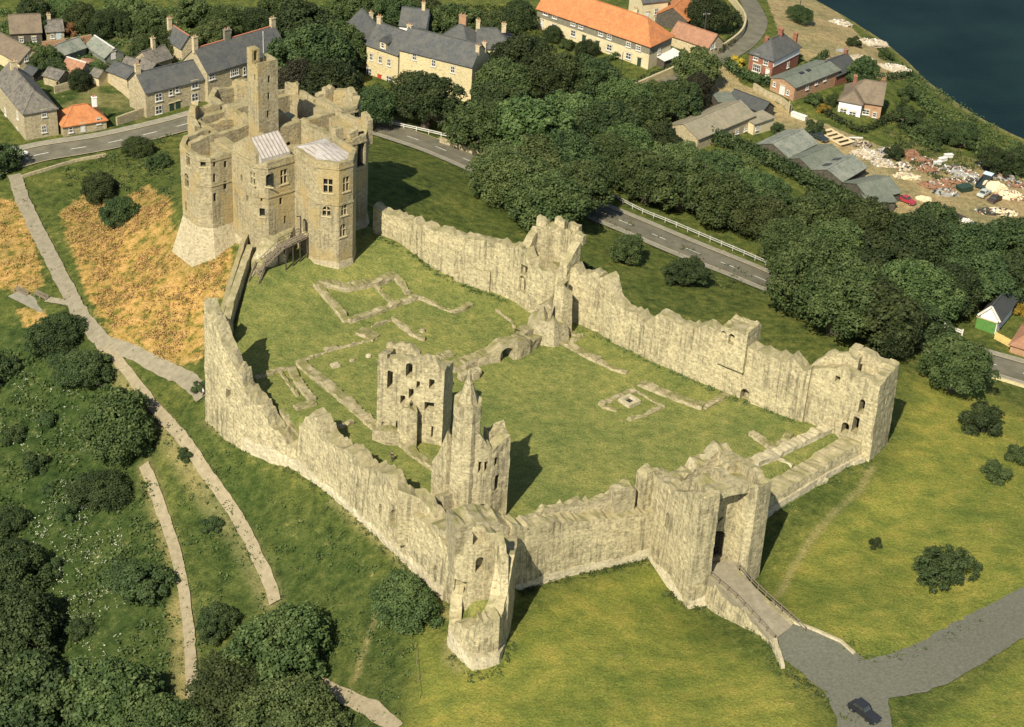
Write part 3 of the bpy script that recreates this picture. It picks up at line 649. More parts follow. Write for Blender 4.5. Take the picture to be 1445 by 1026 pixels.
for a, o, w_, hh in ((-3.9, 5.0, 2.0, 1.1), (-1.3, 6.4, 2.0, 1.3), (1.5, 6.4, 2.0, 1.3), (3.9, 4.6, 1.7, 1.0)):
    p = gp(a, o); 
    ruin('merlon', [(p[0]-dE[0]*w_/2, p[1]-dE[1]*w_/2, gz-.6, gz+hh), (p[0]+dE[0]*w_/2, p[1]+dE[1]*w_/2, gz-.6, gz+hh-.1)], 1.0, M_ST, gt, rag=.4, side=-1, seed=int(a*10)+70, step=.5)
ruin('inner_floor', [gp(-4.2, 2.0, 5.6, 7.0), gp(4.0, 2.0, 5.4, 6.6)], 4.2, M_RUB, gt, rag=.7, side=-1, seed=33, step=.7, toplump=.8)
# masonry in front of it: buttress, flue and heaped footings
hp = empty('ruined_masonry', (0, 0, 0), 'sloping heap of ruined masonry below the polygonal tower doorway', 'ruin')
ruin('pier', [B(778,470,0,405), B(790,474,0,404), B(803,470,0,409)], 2.6, M_ST, hp, rag=.7, side=-1, seed=35, step=.6, batter=.8)
cuu = MB()
ruin('pier', [B(755,462,0,430), B(768,468,0,424), B(776,470,0,436)], 2.4, M_RUB, hp, rag=.9, side=-1, seed=36, step=.6, batter=.5)
ruin('heap', [B(742,480,0,462), B(760,482,0,452), B(780,486,0,452), B(800,478,0,460)], 5.0, M_RUB, hp, rag=.9, side=-1, seed=37, step=.8, batter=.9, toplump=1.4)
ruin('heap', [B(722,488,0,476), B(735,492,0,474), B(752,482,0,466)], 2.0, M_RUB, hp, rag=.6, side=-1, seed=38, step=.6)
# ================================================================== square corner tower at the far right
mt = empty('corner_tower', (0, 0, 0), 'roofless square corner tower at the right-hand end of the castle wall, with broken windows', 'castle tower')
z1 = ztop(W(1223,641,-1), 544); B_ = tuple(W(1223,641,-1)[:2])+(-1.5,); nE = NE_ if NE_[1] > 0 else -NE_; dE = np.array([-nE[1], nE[0]])
if dE[0] < 0: dE = -dE
A_ = (B_[0]-dE[0]*6.8, B_[1]-dE[1]*6.8, -1.5); C2 = W(1270,513,z1+.4)[:2]; D2 = C2-dE*7.6
dab = dE; nab = nE; A0 = np.array(A_[:2])-dab*7.2; E2 = np.array(D2); tz = z1+.5
cu = MB(); open_at(cu, 1214, 584, A_, B_, .9, 2.5, 2.4, True, side=-1); open_at(cu, 1191, 613, A_, B_, 1.2, 2.1, 2.4, True, side=-1); open_at(cu, 1205, 611, A_, B_, 1.0, 2.8, 2.4, False, side=-1); open_at(cu, 1181, 540, A_, B_, .8, 1.1, 2.4, False, side=-1)
ruin('front_wall', [(A0[0], A0[1], -1.5, ztop((A0[0], A0[1], 0), 522)), (A_[0], A_[1], -1.5, z1+.2), (B_[0], B_[1], -1.5, z1)], 1.6, M_ST, mt, rag=.35, side=-1, seed=41, openings=cu)
ruin('inner_wall', [tuple(np.array(A_[:2])+nab*1.0+dab*.1)+(-1.5, z1-.3), tuple(np.array(A_[:2])+nab*6+dab*.1)+(-1.5, z1+.2)], .9, M_ST, mt, rag=.3, side=1, seed=46, step=.6)
cu = MB(); open_at(cu, 1247, 570, B_, C2, .5, 1.3, 1.2, False, side=-1)
ruin('side_wall', [(B_[0], B_[1], -4.6, z1), ((B_[0]+C2[0])/2, (B_[1]+C2[1])/2, -5, z1+.1), (C2[0], C2[1], -5.5, z1+.4)], 1.6, M_ST, mt, rag=.35, side=-1, seed=42, batter=.7, openings=cu)
ruin('back_wall', [(C2[0], C2[1], -5.5, z1+.4), ((C2[0]+D2[0])/2, (C2[1]+D2[1])/2, -5, z1+.5), (D2[0], D2[1], -4, z1+.9)], 1.6, M_ST, mt, rag=.5, side=-1, seed=43, step=.6)
ruin('inner_wall', [(D2[0], D2[1], -3, z1+.8), (A_[0]+nab[0]*1, A_[1]+nab[1]*1, -1.5, z1+.1)], 1.4, M_ST, mt, rag=.4, side=-1, seed=44, step=.6)
mb = MB(); mb.prism([tuple(np.array(A_[:2])+nab*6.6+dab*.6), tuple(np.array(B_[:2])+nab*6.6-dab*.2), tuple(np.array(C2)-nab*.3-dab*.7), tuple(D2-nab*.7+dab*.6)], -4, z1-2.4); mb.prism([tuple(np.array(A_[:2])+nab*1.3+dab*.6), tuple(np.array(B_[:2])+nab*1.3-dab*.9), tuple(np.array(B_[:2])+nab*6.58-dab*.2), tuple(np.array(A_[:2])+nab*6.58+dab*.6)], z1-3.0, z1-2.3); mb.build('floor', M_RUB, mt)  # thin upper slab added to keep the space behind the openings dark
gq = [B(1123,596,0,515), B(1135,600,0,506), B(1148,603,0,496), B(1165,610,0,502), B(1184,616,0,509)]
kk = nE*2.0
ruin('gable', [(p[0]+kk[0], p[1]+kk[1], p[2], ztop((p[0]+kk[0], p[1]+kk[1], 0), ty)) for p, ty in zip(gq, (516, 505, 495, 502, 510))], 1.0, M_ST, mt, rag=.5, side=-1, seed=45, step=.6)
# ================================================================== gatehouse
gh = empty('gatehouse', (0, 0, 0), 'twin-towered stone gatehouse at the end of the causeway bridge', 'gatehouse')
gd = NS.copy(); gu = np.array([-gd[1], gd[0]])
if gu[0] < 0: gu = -gu
g0 = W(924, 782, -4.2)[:2]
def gxy(u, o): q = g0+gu*u+gd*o; return (q[0], q[1])
def gr(pts): return [gxy(p[0], p[1])+(p[2], p[3]) for p in pts]
cu = MB(); open_at(cu, 941, 745, gxy(-1, 0), gxy(-1, 10), .9, 2.4, 1.6, True, side=-1); open_at(cu, 964, 818, gxy(-1, 0), gxy(-1, 10), .3, 1.8, 1.6, False, side=-1); open_at(cu, 952, 712, gxy(-1, 0), gxy(-1, 10), .4, .5, 1.6, False, side=-1); open_at(cu, 975, 722, gxy(-1, 0), gxy(-1, 10), .35, .5, 1.6, False, side=-1)
ruin('left_tower', gr([(-1, -3, -3, 8.6), (-1, 1, -6, 9.2), (-1, 4, -6, 9.6), (-1, 7.5, -6, 11.6), (-1, 10.8, -6, 12.8), (1.7, 10.9, -6, 13.2), (1.7, 6, -3, 12.6), (1.7, 2, -3, 8.8), (1.7, -3, -3, 8.2)]), 1.1, M_ST, gh, rag=.5, side=-1, seed=51, step=.7, closed=True, batter=.25, openings=cu)
ruin('right_tower', gr([(6.5, 1.5, -3, 9.8), (6.6, 8.2, -3, 11.6), (6.9, 10.1, -6, 12.4), (7.8, 10.6, -6, 12.4), (10.6, 9.6, -6, 12.0), (11.4, 6, -6, 11.0), (11.2, 1.5, -6, 10.2)]), 1.1, M_ST, gh, rag=.6, side=-1, seed=52, step=.7, closed=True, batter=.3)
mb = MB(); mb.prism([gxy(0, -2), gxy(1.6, -2), gxy(1.6, 10), gxy(-.2, 10)], -4, 8.0); mb.prism([gxy(7.2, 2.4), gxy(10.6, 2.4), gxy(10.6, 9), gxy(7.4, 9.4)], -4, 9.0); mb.build('inner_floor', M_RUB, gh)
cu = MB(); p = gxy(3.9, 8.2); arch_cut(cu, (p[0], p[1], -.4), gd, 3.4, 5.0, 2.5, True)
ruin('gate_wall', gr([(1.5, 8.2, -3, 11.6), (4, 8.2, -3, 11.6), (6.7, 8.2, -3, 11.8)]), 1.2, M_ST, gh, rag=.3, side=-1, seed=53, openings=cu)
ruin('lintel', gr([(1.6, 9.9, 11.3, 12.9), (4, 9.9, 11.6, 13.0), (6.9, 9.9, 11.3, 12.8)]), 1.8, M_ST, gh, rag=.3, side=-1, seed=54, disp=.05)
mb = MB()
for k in range(9): u_ = 2.3+k*.4; a = gxy(u_, 7.5); mb.bar((a[0], a[1], -.4), (a[0], a[1], 3.6), .09)
for k in range(6): a = gxy(2.1, 7.5); c_ = gxy(5.5, 7.5); mb.bar((a[0], a[1], k*.7), (c_[0], c_[1], k*.7), .09)
mb.build('gate', M_DWOOD, gh)
mb = MB(); a = gxy(1.6, 9.6); c_ = gxy(4.4, 8.4); mb.bar((a[0], a[1], 6.4), (c_[0], c_[1], 6.9), .16); mb.build('timber_beam', M_DWOOD, gh)
ruin('vault', gr([(2, 6.6, 5.6, 7.4), (6.5, 6.6, 5.6, 7.8)]), 6.5, M_RUB, gh, rag=.5, side=-1, seed=55, toplump=.8)
cu = MB(); p = gxy(4.6, 2.4)
ruin('rear_wall', gr([(-1, -1.2, -1, 8.4), (2, -1.6, -1, 6.4), (4.5, -1.8, -1, 6.6), (7, -1.8, -1, 8.4), (9.4, -1.6, -1, 9.8), (11.2, -1, -2, 9.6)]), 2.2, M_RUB, gh, rag=.8, side=-1, seed=56, step=.6, toplump=.7)
ruin('rear_wall', gr([(11.0, -2, -2, 9.6), (11.2, 2, -4, 10.2)]), 1.6, M_ST, gh, rag=.5, side=1, seed=57, step=.6)
mb = MB(); ou = [(-1.7, 0), (-1.9, 6), (-1.3, 11.6), (2.0, 12.0), (2.0, 10)]; inn = [(-1, 0), (-1.1, 6), (-.9, 10.7), (1.7, 10.9), (1.7, 9.5)]
mb.prism([gxy(*p) for p in ou], -7, -2.4, [gxy(*p) for p in inn]); mb.prism([gxy(*p) for p in [(6.6, 10.2), (7.4, 11.6), (11.2, 10.2), (12, 6), (11, 5)]], -7, -2.6, [gxy(*p) for p in [(6.9, 9.9), (7.8, 10.5), (10.5, 9.5), (11.2, 6), (10.8, 5)]])
mb.build('plinth', M_STP, gh)
# causeway bridge
bd = empty('causeway_bridge', (0, 0, 0), 'stone causeway bridge with railings leading to the gatehouse arch', 'bridge')
bl = [W(1000,815,-.4), W(1035,845,-.4), W(1062,873,-.4), W(1090,905,-.5), W(1102,944,-1.0)]
br = [W(1041,803,-.4), W(1068,832,-.4), W(1090,852,-.4), W(1122,880,-.3), W(1135,893,-.3)]
ruin('parapet_wall', [(p[0], p[1], -7+k*1.2, p[2]+(.05 if k < 4 else -.2)) for k, p in enumerate(bl)], .6, M_ST, bd, rag=.12, side=-1, seed=58, batter=.3, step=1.0)
ruin('parapet_wall', [(p[0], p[1], -6+k, p[2]+.1) for k, p in enumerate(br[:4])], .6, M_ST, bd, rag=.12, side=1, seed=59, batter=.2, step=1.0)
a0 = np.array(gxy(2.0, 9)+(-.35,)); a1 = np.array(gxy(6.6, 9)+(-.35,))
mb = MB(); Lq = [a0]+[p for p in bl[:4]]; Rq = [a1]+[p for p in br[:4]]
vs = [];
for p, q in zip(Lq, Rq): vs += [(p[0], p[1], p[2]+.06), (q[0], q[1], q[2]+.06), (p[0], p[1], -7), (q[0], q[1], -7)]
mb.add(vs, [f for i in range(len(Lq)-1) for f in ((4*i, 4*i+1, 4*i+5, 4*i+4), (4*i+2, 4*i, 4*i+4, 4*i+6), (4*i+1, 4*i+3, 4*i+7, 4*i+5))]+[(0, 2, 3, 1), (4*len(Lq)-4, 4*len(Lq)-3, 4*len(Lq)-1, 4*len(Lq)-2)])
mb.build('deck', M_PATHG, bd)
def railing(name, pts, parent, mat, h=1.1, post=1.6, rails=(1.0, .55), w=.09, boards=False):
    mb = MB(); Q = resample(np.array(pts, float), post)
    for p in Q: mb.box((p[0], p[1], p[2]+h/2-.05), (w*1.4, w*1.4, h+.1))
    for a, b in zip(Q, Q[1:]):
        for r in rails: mb.bar((a[0], a[1], a[2]+r), (b[0], b[1], b[2]+r), w, w*(2.2 if boards else 1))
    return mb.build(name, mat, parent)
railing('railing', [(p[0]+.2, p[1]+.2, p[2]) for p in bl[:4]], bd, M_WOOD); railing('railing', [(p[0], p[1], p[2]) for p in br], bd, M_WOOD)
ruin('wing_wall', [(p[0], p[1], p[2]-4, p[2]+.5) for p in (bl[3], (bl[3]+bl[4])/2, bl[4])], .5, M_STP, bd, rag=.15, side=-1, seed=60, step=.6)
kb = MB(); kl = [G(1090,853), G(1122,882), G(1150,892), G(1186,908), G(1205,925)]
for a, b in zip(kl, kl[1:]): kb.bar(a+[0,0,.3], b+[0,0,.3], .35, .5)
kb.build('kerb', M_STP, bd)
# ================================================================== broken hall towers on the lawn
ha = empty('ruined_tower', (0, 0, 0), 'roofless ruined tower slab with many window holes, middle of the lawn', 'ruin')
a1 = W(531,613,0); a2 = W(565,622,0); a3 = W(623,629,0); da = (a3-a1)[:2]; da /= np.linalg.norm(da); na = np.array([-da[1], da[0]])
def av(p, d, n, z0, py=None, zt=None, ref=None):
    q = p[:2]+da*d+na*n; return (q[0], q[1], z0, zt if zt is not None else ztop((q[0], q[1], 0), py))
cu = MB()
for x, y, w_, h_, ar in ((550,549,.8,3.0,False),(577,533,1.0,2.4,True),(580,563,.7,1.7,False),(568,570,.7,1.4,False),(609,549,.8,1.6,False),(606,580,1.5,1.5,False),(565,618,1.5,3.2,True),(541,610,.7,1.8,True),(611,618,.6,2.0,False),(590,548,.5,1.2,False)): open_at(cu, x, y, a1, a3, w_, h_, 3.4, ar, side=-1)
f1 = av(a1, 0, 0, -1, 505); L_ = np.linalg.norm((a3-a1)[:2])
ruin('front_wall', [f1, av(a1, L_*.15, 0, -1, 503), av(a1, L_*.4, 0, -1, 508), av(a1, L_*.7, 0, -1, 508), av(a1, L_*.9, 0, -1, 516), av(a1, L_, 0, -1, 526)], 1.7, M_ST, ha, rag=.7, side=-1, seed=61, step=.55, openings=cu, disp=.18)
ruin('back_wall', [av(a1, 0, 4.5, -1, 488), av(a1, L_*.35, 4.5, -1, 489), av(a1, L_*.5, 4.5, -1, 500)], 1.2, M_ST, ha, rag=.6, side=-1, seed=62, step=.6)
ruin('side_wall', [av(a1, 0, 5, -1, 490), av(a1, 0, 0.3, -1, 500)], 1.3, M_ST, ha, rag=.5, side=-1, seed=63, step=.6)
ruin('side_wall', [av(a1, L_, 0.2, -1, 526), av(a1, L_, 5.5, -1, 512)], 1.4, M_ST, ha, rag=.6, side=-1, seed=64, step=.6)
ruin('buttress', [av(a1, L_*.36, -1.5, -1, 578), av(a1, L_*.52, -2.2, -1, 574), av(a1, L_*.66, -1.6, -1, 582)], 2.0, M_ST, ha, rag=.6, side=-1, seed=65, step=.5, disp=.2)
ruin('low_wall', [av(a1, -.2, -1.5, -.5, zt=1.5), av(a1, 2, -2.2, -.5, zt=2.0), av(a1, 4, -1.8, -.5, zt=2.2)], 1.6, M_RUB, ha, rag=.4, side=-1, seed=66, step=.5)
hb = empty('ruined_tower', (0, 0, 0), 'taller ruined tower with a pointed stone spire, behind the front curtain wall', 'ruin')
b1 = W(618,722,0); b2 = W(660,738,0); b3 = W(690,737,0); b4 = W(713,728,0)
def bw(px, py, tp, z0=-1): p = W(px, py, 0); return (p[0], p[1], z0, ztop(p, tp))
cu = MB()
for x, y, w_, h_, ar in ((640,722,1.0,2.8,True),(656,704,.9,3.0,True),(643,700,1.1,3.2,True),(654,728,.9,2.4,True)): open_at(cu, x, y, b1, b2, w_, h_, 2.6, ar, side=-1)
ruin('front_wall', [bw(617,721,690), bw(622,724,632), bw(630,728,606), bw(640,732,603), bw(650,735,600), bw(664,738,606)], 1.5, M_ST, hb, rag=.6, side=-1, seed=67, step=.5, openings=cu, disp=.18)
cu = MB()
for x, y, w_, h_, ar in ((676,665,.5,1.8,False),(684,662,.5,1.5,False),(699,690,.7,2.6,False),(698,655,.5,1.4,False),(677,737,1.4,3.4,True)): open_at(cu, x, y, b2, b4, w_, h_, 1.1, ar, side=-1)
ruin('right_wall', [bw(661,738,606), bw(672,738,618), bw(682,737,630), bw(690,736,634), bw(696,734,628), bw(704,731,620), bw(713,728,615)], 1.6, M_ST, hb, rag=.5, side=-1, seed=68, step=.5, openings=cu, disp=.12)
d = (b4-b2)[:2]; d /= np.linalg.norm(d); nb_ = np.array([-d[1], d[0]])
ruin('turret', [bw(714,728,618), tuple(b4[:2]+nb_*3.4+d*.3)+(-1, ztop(b4, 614)), tuple(b4[:2]+nb_*3.4-d*2.6)+(-1, ztop(b4, 618))], 1.0, M_ST, hb, rag=.6, side=-1, seed=69, step=.5)
ruin('back_wall', [tuple(b1[:2]+nb_*3.2)+(-1, 6), tuple(b2[:2]+nb_*4-d*2)+(-1, 13), tuple(b2[:2]+nb_*4+d*1)+(-1, 10), tuple(b4[:2]+nb_*3.6)+(-1, 7)], 1.1, M_ST, hb, rag=1.0, side=-1, seed=70, step=.6)
sp_c = W(657,737,0); sz = ztop(sp_c, 572); sa = ztop(sp_c, 529)
pc = sp_c[:2]+nb_*1.4
def octo(c, r, n=8, ph=.39): return [(c[0]+r*math.cos(ph+2*math.pi*k/n), c[1]+r*math.sin(ph+2*math.pi*k/n)) for k in range(n)]
ruin('spire_shaft', [p+(-1, sz) for p in octo(pc, 2.0)], 1.2, M_ST, hb, rag=.4, side=-1, seed=71, step=.9, closed=True)
mb = MB(); mb.prism(octo(pc, 1.65), sz-1.2, sa-1.6, octo(pc, .42)); mb.prism(octo(pc, .42), sa-1.6, sa, octo(pc, .16)); mb.prism(octo(pc, .6), sa-2.2, sa-1.9, octo(pc, .6)); mb.build('spire', M_ST, hb)
ruin('stair_vault', [bw(612,728,700, -1), bw(625,740,702, -1)], 2.0, M_RUB, hb, rag=.6, side=-1, seed=72, step=.5)
# ================================================================== broken corner tower, front
ct = empty('corner_tower', (0, 0, 0), 'shattered hollow corner tower with collapsed front, where front and side curtain walls meet', 'castle tower')
def cb(px, py, z0, tp, dz=1.5): p = W(px, py, z0); return (p[0], p[1], z0-dz, ztop(p, tp))
ruin('left_wall', [cb(641,846,-4.8,786), cb(638,868,-4.9,806), cb(634,888,-5,846), cb(632,905,-5,882)], 1.5, M_ST, ct, rag=.6, side=-1, seed=75, step=.5, disp=.18)
ruin('front_wall', [cb(635,900,-5,876), cb(642,914,-5.1,880), cb(656,931,-5.2,888), cb(667,941,-5.3,884), cb(685,939,-5.2,880), cb(701,935,-5.1,872)], 2.2, M_ST, ct, rag=.6, side=-1, seed=76, step=.5, disp=.2, batter=.25)
ruin('right_wall', [cb(701,935,-5.1,880), cb(708,920,-5,852), cb(714,908,-4.9,818), cb(718,894,-4.8,784), cb(722,868,-4.5,770), cb(724,842,-4.2,756)], 2.3, M_ST, ct, rag=.5, side=-1, seed=77, step=.5, disp=.14, batter=.2)
fl = [W(632,906,-5), W(640,921,-5.1), W(655,939,-5.2), W(667,950,-5.3), W(685,948,-5.2), W(704,943,-5.1), W(711,925,-5), W(718,900,-4.9)]
ruin('footing', [(p[0], p[1], p[2]-2.5, p[2]+(2.2 if k < 6 else 1.6)) for k, p in enumerate(fl)], 1.6, M_STP, ct, rag=.35, side=-1, seed=84, step=.5, disp=.1, batter=.3)
c0_ = W(642,852,-.5); c1_ = W(694,848,-.5)
cu = MB()
for x, y, w_, h_, ar in ((649,786,.9,2.2,False),(676,806,1.1,2.4,True),(650,840,1.6,2.2,False),(676,768,1.7,2.6,True)): open_at(cu, x, y, c0_, c1_, w_, h_, 1.2, ar, side=-1)
ruin('back_wall', [cb(638,846,-.5,790), cb(650,851,-.5,772), cb(664,852,-.5,754), cb(680,850,-.5,750), cb(694,848,-.5,752), cb(708,842,-.5,760)], 1.8, M_ST, ct, rag=.4, side=-1, seed=78, step=.5, openings=cu)
ruin('inner_wall', [cb(692,852,-.8,752), cb(700,880,-2,790), cb(703,900,-3,850)], 1.0, M_ST, ct, rag=.6, side=-1, seed=79, step=.5, disp=.15)
ruin('vault', [cb(640,800,2,742), cb(664,796,2,738), cb(700,790,2,738), cb(716,786,2,744)], 4.0, M_RUB, ct, rag=.5, side=-1, seed=80, step=.7, toplump=.9)
ruin('vault', [cb(640,792,1,750), cb(622,780,1,748), cb(606,765,1,738)], 2.6, M_RUB, ct, rag=.5, side=1, seed=81, step=.7)
mb = MB(); q = [W(643,862,-1.8), W(645,888,-2.2), W(664,908,-2.6), W(692,906,-2.6), W(704,880,-2), W(698,852,-1)]
mb.add([tuple(p) for p in q]+[(p[0], p[1], -8) for p in q], [tuple(range(5, -1, -1)), tuple(range(6, 12))]+[(i, (i+1) % 6, 6+(i+1) % 6, 6+i) for i in range(6)]); 
M_GRS = plain('turf', (0.115, 0.130, 0.032), (0.055, 0.07, 0.018), 1.6, 1, .6)
mb.build('turf_floor', M_GRS, ct)
# ================================================================== keep
kp = empty('keep', (0, 0, 0), 'great stone keep with polygonal towers and lookout turret on the mound', 'castle keep')
S_ = 23.0; SY = 24.0; c_ = 1.7
oct8 = [(c_,0),(S_-c_,0),(S_,c_),(S_,SY-c_),(S_-c_,SY),(c_,SY),(0,SY-c_),(0,c_)]
def kpoly(P): return [tuple(K2(*p)) for p in P]
def insetp(P, d):
    n = len(P); o = []
    for i in range(n):
        p0, p1, p2 = np.array(P[i-1], float), np.array(P[i], float), np.array(P[(i+1) % n], float)
        e1 = p1-p0; e1 /= np.linalg.norm(e1); e2 = p2-p1; e2 /= np.linalg.norm(e2); n1 = np.array([-e1[1], e1[0]]); n2 = np.array([-e2[1], e2[0]])
        b_ = n1+n2; b_ /= np.linalg.norm(b_); o.append(tuple(p1+b_*d/max(.3, (b_@n1))))
    return o
ZK = 19.5
WIN = []
def kwin(cu, px, py, a, b, w_, h_, ar=False, two=False, side=-1):
    A3, B3 = tuple(K2(*a)), tuple(K2(*b)); p, n = open_at(cu, px, py, A3, B3, w_, h_, .55, ar, side=side); n = np.r_[n, 0.0]; WIN.append((p, n, w_, h_, two))
cu = MB()
cu.prism(kpoly(insetp(oct8, 2.0)), 10.5, 40)
sd = ((c_, 0), (S_-c_, 0)); sw_ = ((0, SY-c_), (0, c_)); chm = ((0, c_), (c_, 0)); she = ((S_-c_, 0), (S_, c_))
zb = lambda x, y: (220+x/2.85, 60+y/2.85)
for x, y, w_, h_, ar, two, fc in ((515,568,1.3,2.6,False,True,sd),(503,652,.6,1.3,False,False,sd),(520,727,.4,1.4,False,False,sd),(428,700,.9,1.5,False,False,chm),(455,580,1.0,2.2,True,False,chm),(388,570,1.1,2.2,False,True,sw_),(345,560,.6,1.3,False,False,sw_),(368,640,.6,1.2,False,False,sw_),(425,640,.3,1.0,False,False,chm)):
    kwin(cu, *zb(x, y), *fc, w_, h_, ar, two)
for x, y, w_, h_ in ((824,500,1.5,6.0), (866,440,.5,1.4)): kwin(cu, *zb(x, y), *(sd if x < 830 else she), w_, h_)
mb = MB(); mb.prism(kpoly(oct8), -3, ZK); cut(mb.build('main_block', M_STK, kp), cu)
TS = [(6.9, .3), (6.9, -5.8), (9.7, -8.7), (12.5, -8.7), (15.2, -5.8), (15.2, .3)]
TW = [(.3, 16.8), (-4.0, 16.8), (-5.8, 15.0), (-5.8, 10.1), (-4.0, 8.3), (.3, 8.3)]
TE = [(S_-.3, 9.2), (26, 9.2), (28, 11.2), (28, 15.4), (26, 17.4), (S_-.3, 17.4)]
TN = [(15.6, SY-.3), (15.6, 27.4), (13.4, 29.4), (9.4, 29.4), (7.2, 27.4), (7.2, SY-.3)]
def tower(T, cuts, hollow, z1):
    cu = MB(); I = insetp(T, 1.15); cu.prism(kpoly(I), hollow, 40)
    for x, y, w_, h_, ar, two, i in cuts: kwin(cu, *zb(x, y), T[i], T[i+1], w_, h_, ar, two)
    mb = MB(); mb.prism(kpoly(T), -4, z1); return cut(mb.build('tower', M_STK, kp), cu)
tower(TS, [(692,605,1.5,2.5,False,True,1),(765,598,1.2,2.6,False,True,2),(686,698,1.3,1.8,True,True,1),(757,694,1.1,1.9,True,True,2),(752,780,1.1,2.3,True,True,2),(601,768,1.5,2.7,True,False,0)], 20.2, 21.0)
tower(TW, [(130,498,1.1,2.4,False,False,2),(125,583,1.2,2.6,True,False,2),(122,678,.5,1.8,False,False,2),(190,500,.9,1.2,False,False,3),(236,500,.5,1.6,False,False,4),(280,503,.6,1.2,False,False,4),(236,562,.5,1.5,False,False,4),(279,592,.7,1.6,False,False,4),(238,640,.6,1.6,False,False,4)], 13.5, 19.0)
tower(TN, [], 11, 19.4)
tower(TE, [(810,303,1.2,1.8,True,False,0)], 12, 20.6)
for (p, n, w_, h_, two) in WIN:
    p = np.array(p); t = np.array([-n[1], n[0], 0]); f = MB(); f.box(p-n*.50+np.array([0, 0, h_/2]), (w_*1.1, .06, h_*1.1), ax=(t, n, (0, 0, 1)))
    o = f.build('window', M_DARK, kp)
    if two:
        g = MB(); g.box(p-n*.22+np.array([0, 0, h_/2]), (.17, .2, h_), ax=(t, n, (0, 0, 1))); g.box(p-n*.22+np.array([0, 0, h_*.55]), (w_, .18, .14), ax=(t, n, (0, 0, 1))); g.build('mullion', M_SAND, o)
    if w_ >= .9:
        g = MB(); g.box(p+n*.06+np.array([0, 0, -.12]), (w_+.5, .16, .2), ax=(t, n, (0, 0, 1))); g.build('sill', M_SAND, o)
# ragged parapets along all wall heads
def kruin(name, P, thick, z0, z1s, seed, rag=.3, side=1, mat=M_STK, parent=kp, **kw):
    pts = [tuple(K2(x, y))+(z0, z) for (x, y), z in zip(P, z1s)]
    return ruin(name, pts, thick, mat, parent, rag=rag, side=side, seed=seed, step=kw.pop('step', .8), disp=kw.pop('disp', .06), **kw)
kruin('parapet', [(1.6, .05), (6.9, .05)], .8, 19.3, (20.1, 20.1), 91, .2, -1)
kruin('parapet', [(0, 8.3), (0, c_), (c_, 0)], .8, 19.3, (19.7, 19.7, 20.0), 92, .25, -1)
kruin('parapet', TS, .7, 20.8, (21.5,)*6, 93, .2, -1)
kruin('parapet', TW[::-1], .9, 18.8, (19.3, 19.2, 19.3, 19.5, 19.9, 20.2), 94, .3, 1)
kruin('parapet', TN, 1.0, 19.2, (20.2, 20.6, 20.4, 20.8, 20.4, 20.2), 95, .4, -1)
kruin('parapet', TE, 1.0, 20.4, (21.0, 21.2, 21.6, 21.6, 21.2, 21.0), 96, .3, -1)
kruin('parapet', [(15.2, 0), (S_-c_, 0), (S_, c_), (S_, 9)], .9, 19.3, (19.9, 20.3, 22.0, 20.3), 97, .3, -1)
kruin('parapet', [(S_, 17), (S_, SY-c_), (S_-c_, SY), (15.6, SY)], .9, 19.3, (20.1, 20.0, 19.8, 20.0), 98, .4, -1)
kruin('parapet', [(7, SY), (c_, SY), (0, SY-c_), (0, 16.5)], .9, 19.0, (20.4, 20.8, 20.4, 19.6), 99, .5, -1)
for k, (P_, z_) in enumerate((([(S_, .5), (S_, 2.4)], 22.8), ([(S_-.4, SY-2), (S_-2, SY-.2)], 21.6), ([(2, SY), (.2, SY-2)], 22.0), ([(26, 17.2), (24, 17.2)], 22.2), ([(13, 29), (15.2, 27.2)], 21.8), ([(18.2, .2), (19.8, .2)], 21.4), ([(28, 12), (28, 13.5)], 22.4), ([(0, 18), (0, 20)], 21.0))): kruin('wall_stub', P_, 1.1, 18, (z_-.5, z_), 300+k, .8, -1, step=.45)
# cross walls inside
cu = MB()
for x, z, w_, h_ in ((17.0, 12.5, 2.4, 5.5), (12.6, 15, 1.2, 2.0)): arch_cut(cu, KP(x, 10.6, z), np.r_[-KY, 0], w_, h_, 2.5, True)
kruin('cross_wall', [(10.2, 10.6), (S_-1, 10.6)], 1.2, 9, (20.0, 20.0), 101, .3, -1, openings=cu)
kruin('cross_wall', [(-4.5, 13.6), (6.9, 13.6)], .9, 9, (19.9, 20.3), 102, .4, -1)
kruin('cross_wall', [(7.4, 1.5), (7.4, 11)], .9, 9, (20.0, 20.2), 103, .3, -1)
cu = MB()
for y, z, w_, h_ in ((5.6, 14.6, 1.8, 3.4), (3, 15, 1.6, 2.6)): arch_cut(cu, KP(14.9, y, z), np.r_[-KX, 0], w_, h_, 2.5, True)
kruin('cross_wall', [(14.9, 10.0), (14.9, 1.2)], 1.3, 9, (20.4, 20.6), 104, .45, -1, openings=cu)
cu = MB()
for y, z, w_, h_ in ((13.5, 13, 2.2, 5), (17, 13, 1.6, 4.5)): arch_cut(cu, KP(14.4, y, z), np.r_[-KX, 0], w_, h_, 2.5, True)
kruin('cross_wall', [(14.4, 22.8), (14.4, 11.2)], 1.2, 9, (19.6, 20.2), 105, .4, -1, openings=cu)
kruin('cross_wall', [(1.5, 19.2), (13.5, 18.4)], 1.1, 9, (19.2, 19.6), 106, .6, -1)
kruin('cross_wall', [(7.0, 22.5), (7.0, 14.0)], 1.1, 9, (20.4, 21.2), 107, .7, -1)
kruin('chimney', [(16.0, 1.4), (17.6, 1.4), (17.6, 3.0), (16.0, 3.0)], .5, 14, (22.0,)*4, 108, .15, -1, closed=True)
mb = MB(); mb.prism(kpoly([(1.9, 1.9), (14.9, 1.9), (14.9, 10.5), (1.9, 13.5)]), 8, 16.2); mb.prism(kpoly([(15.5, 2.2), (18.8, 2.2), (18.8, 9.9), (15.5, 9.9)]), 8, 12.5); mb.build('roof_deck', M_RUB, kp)
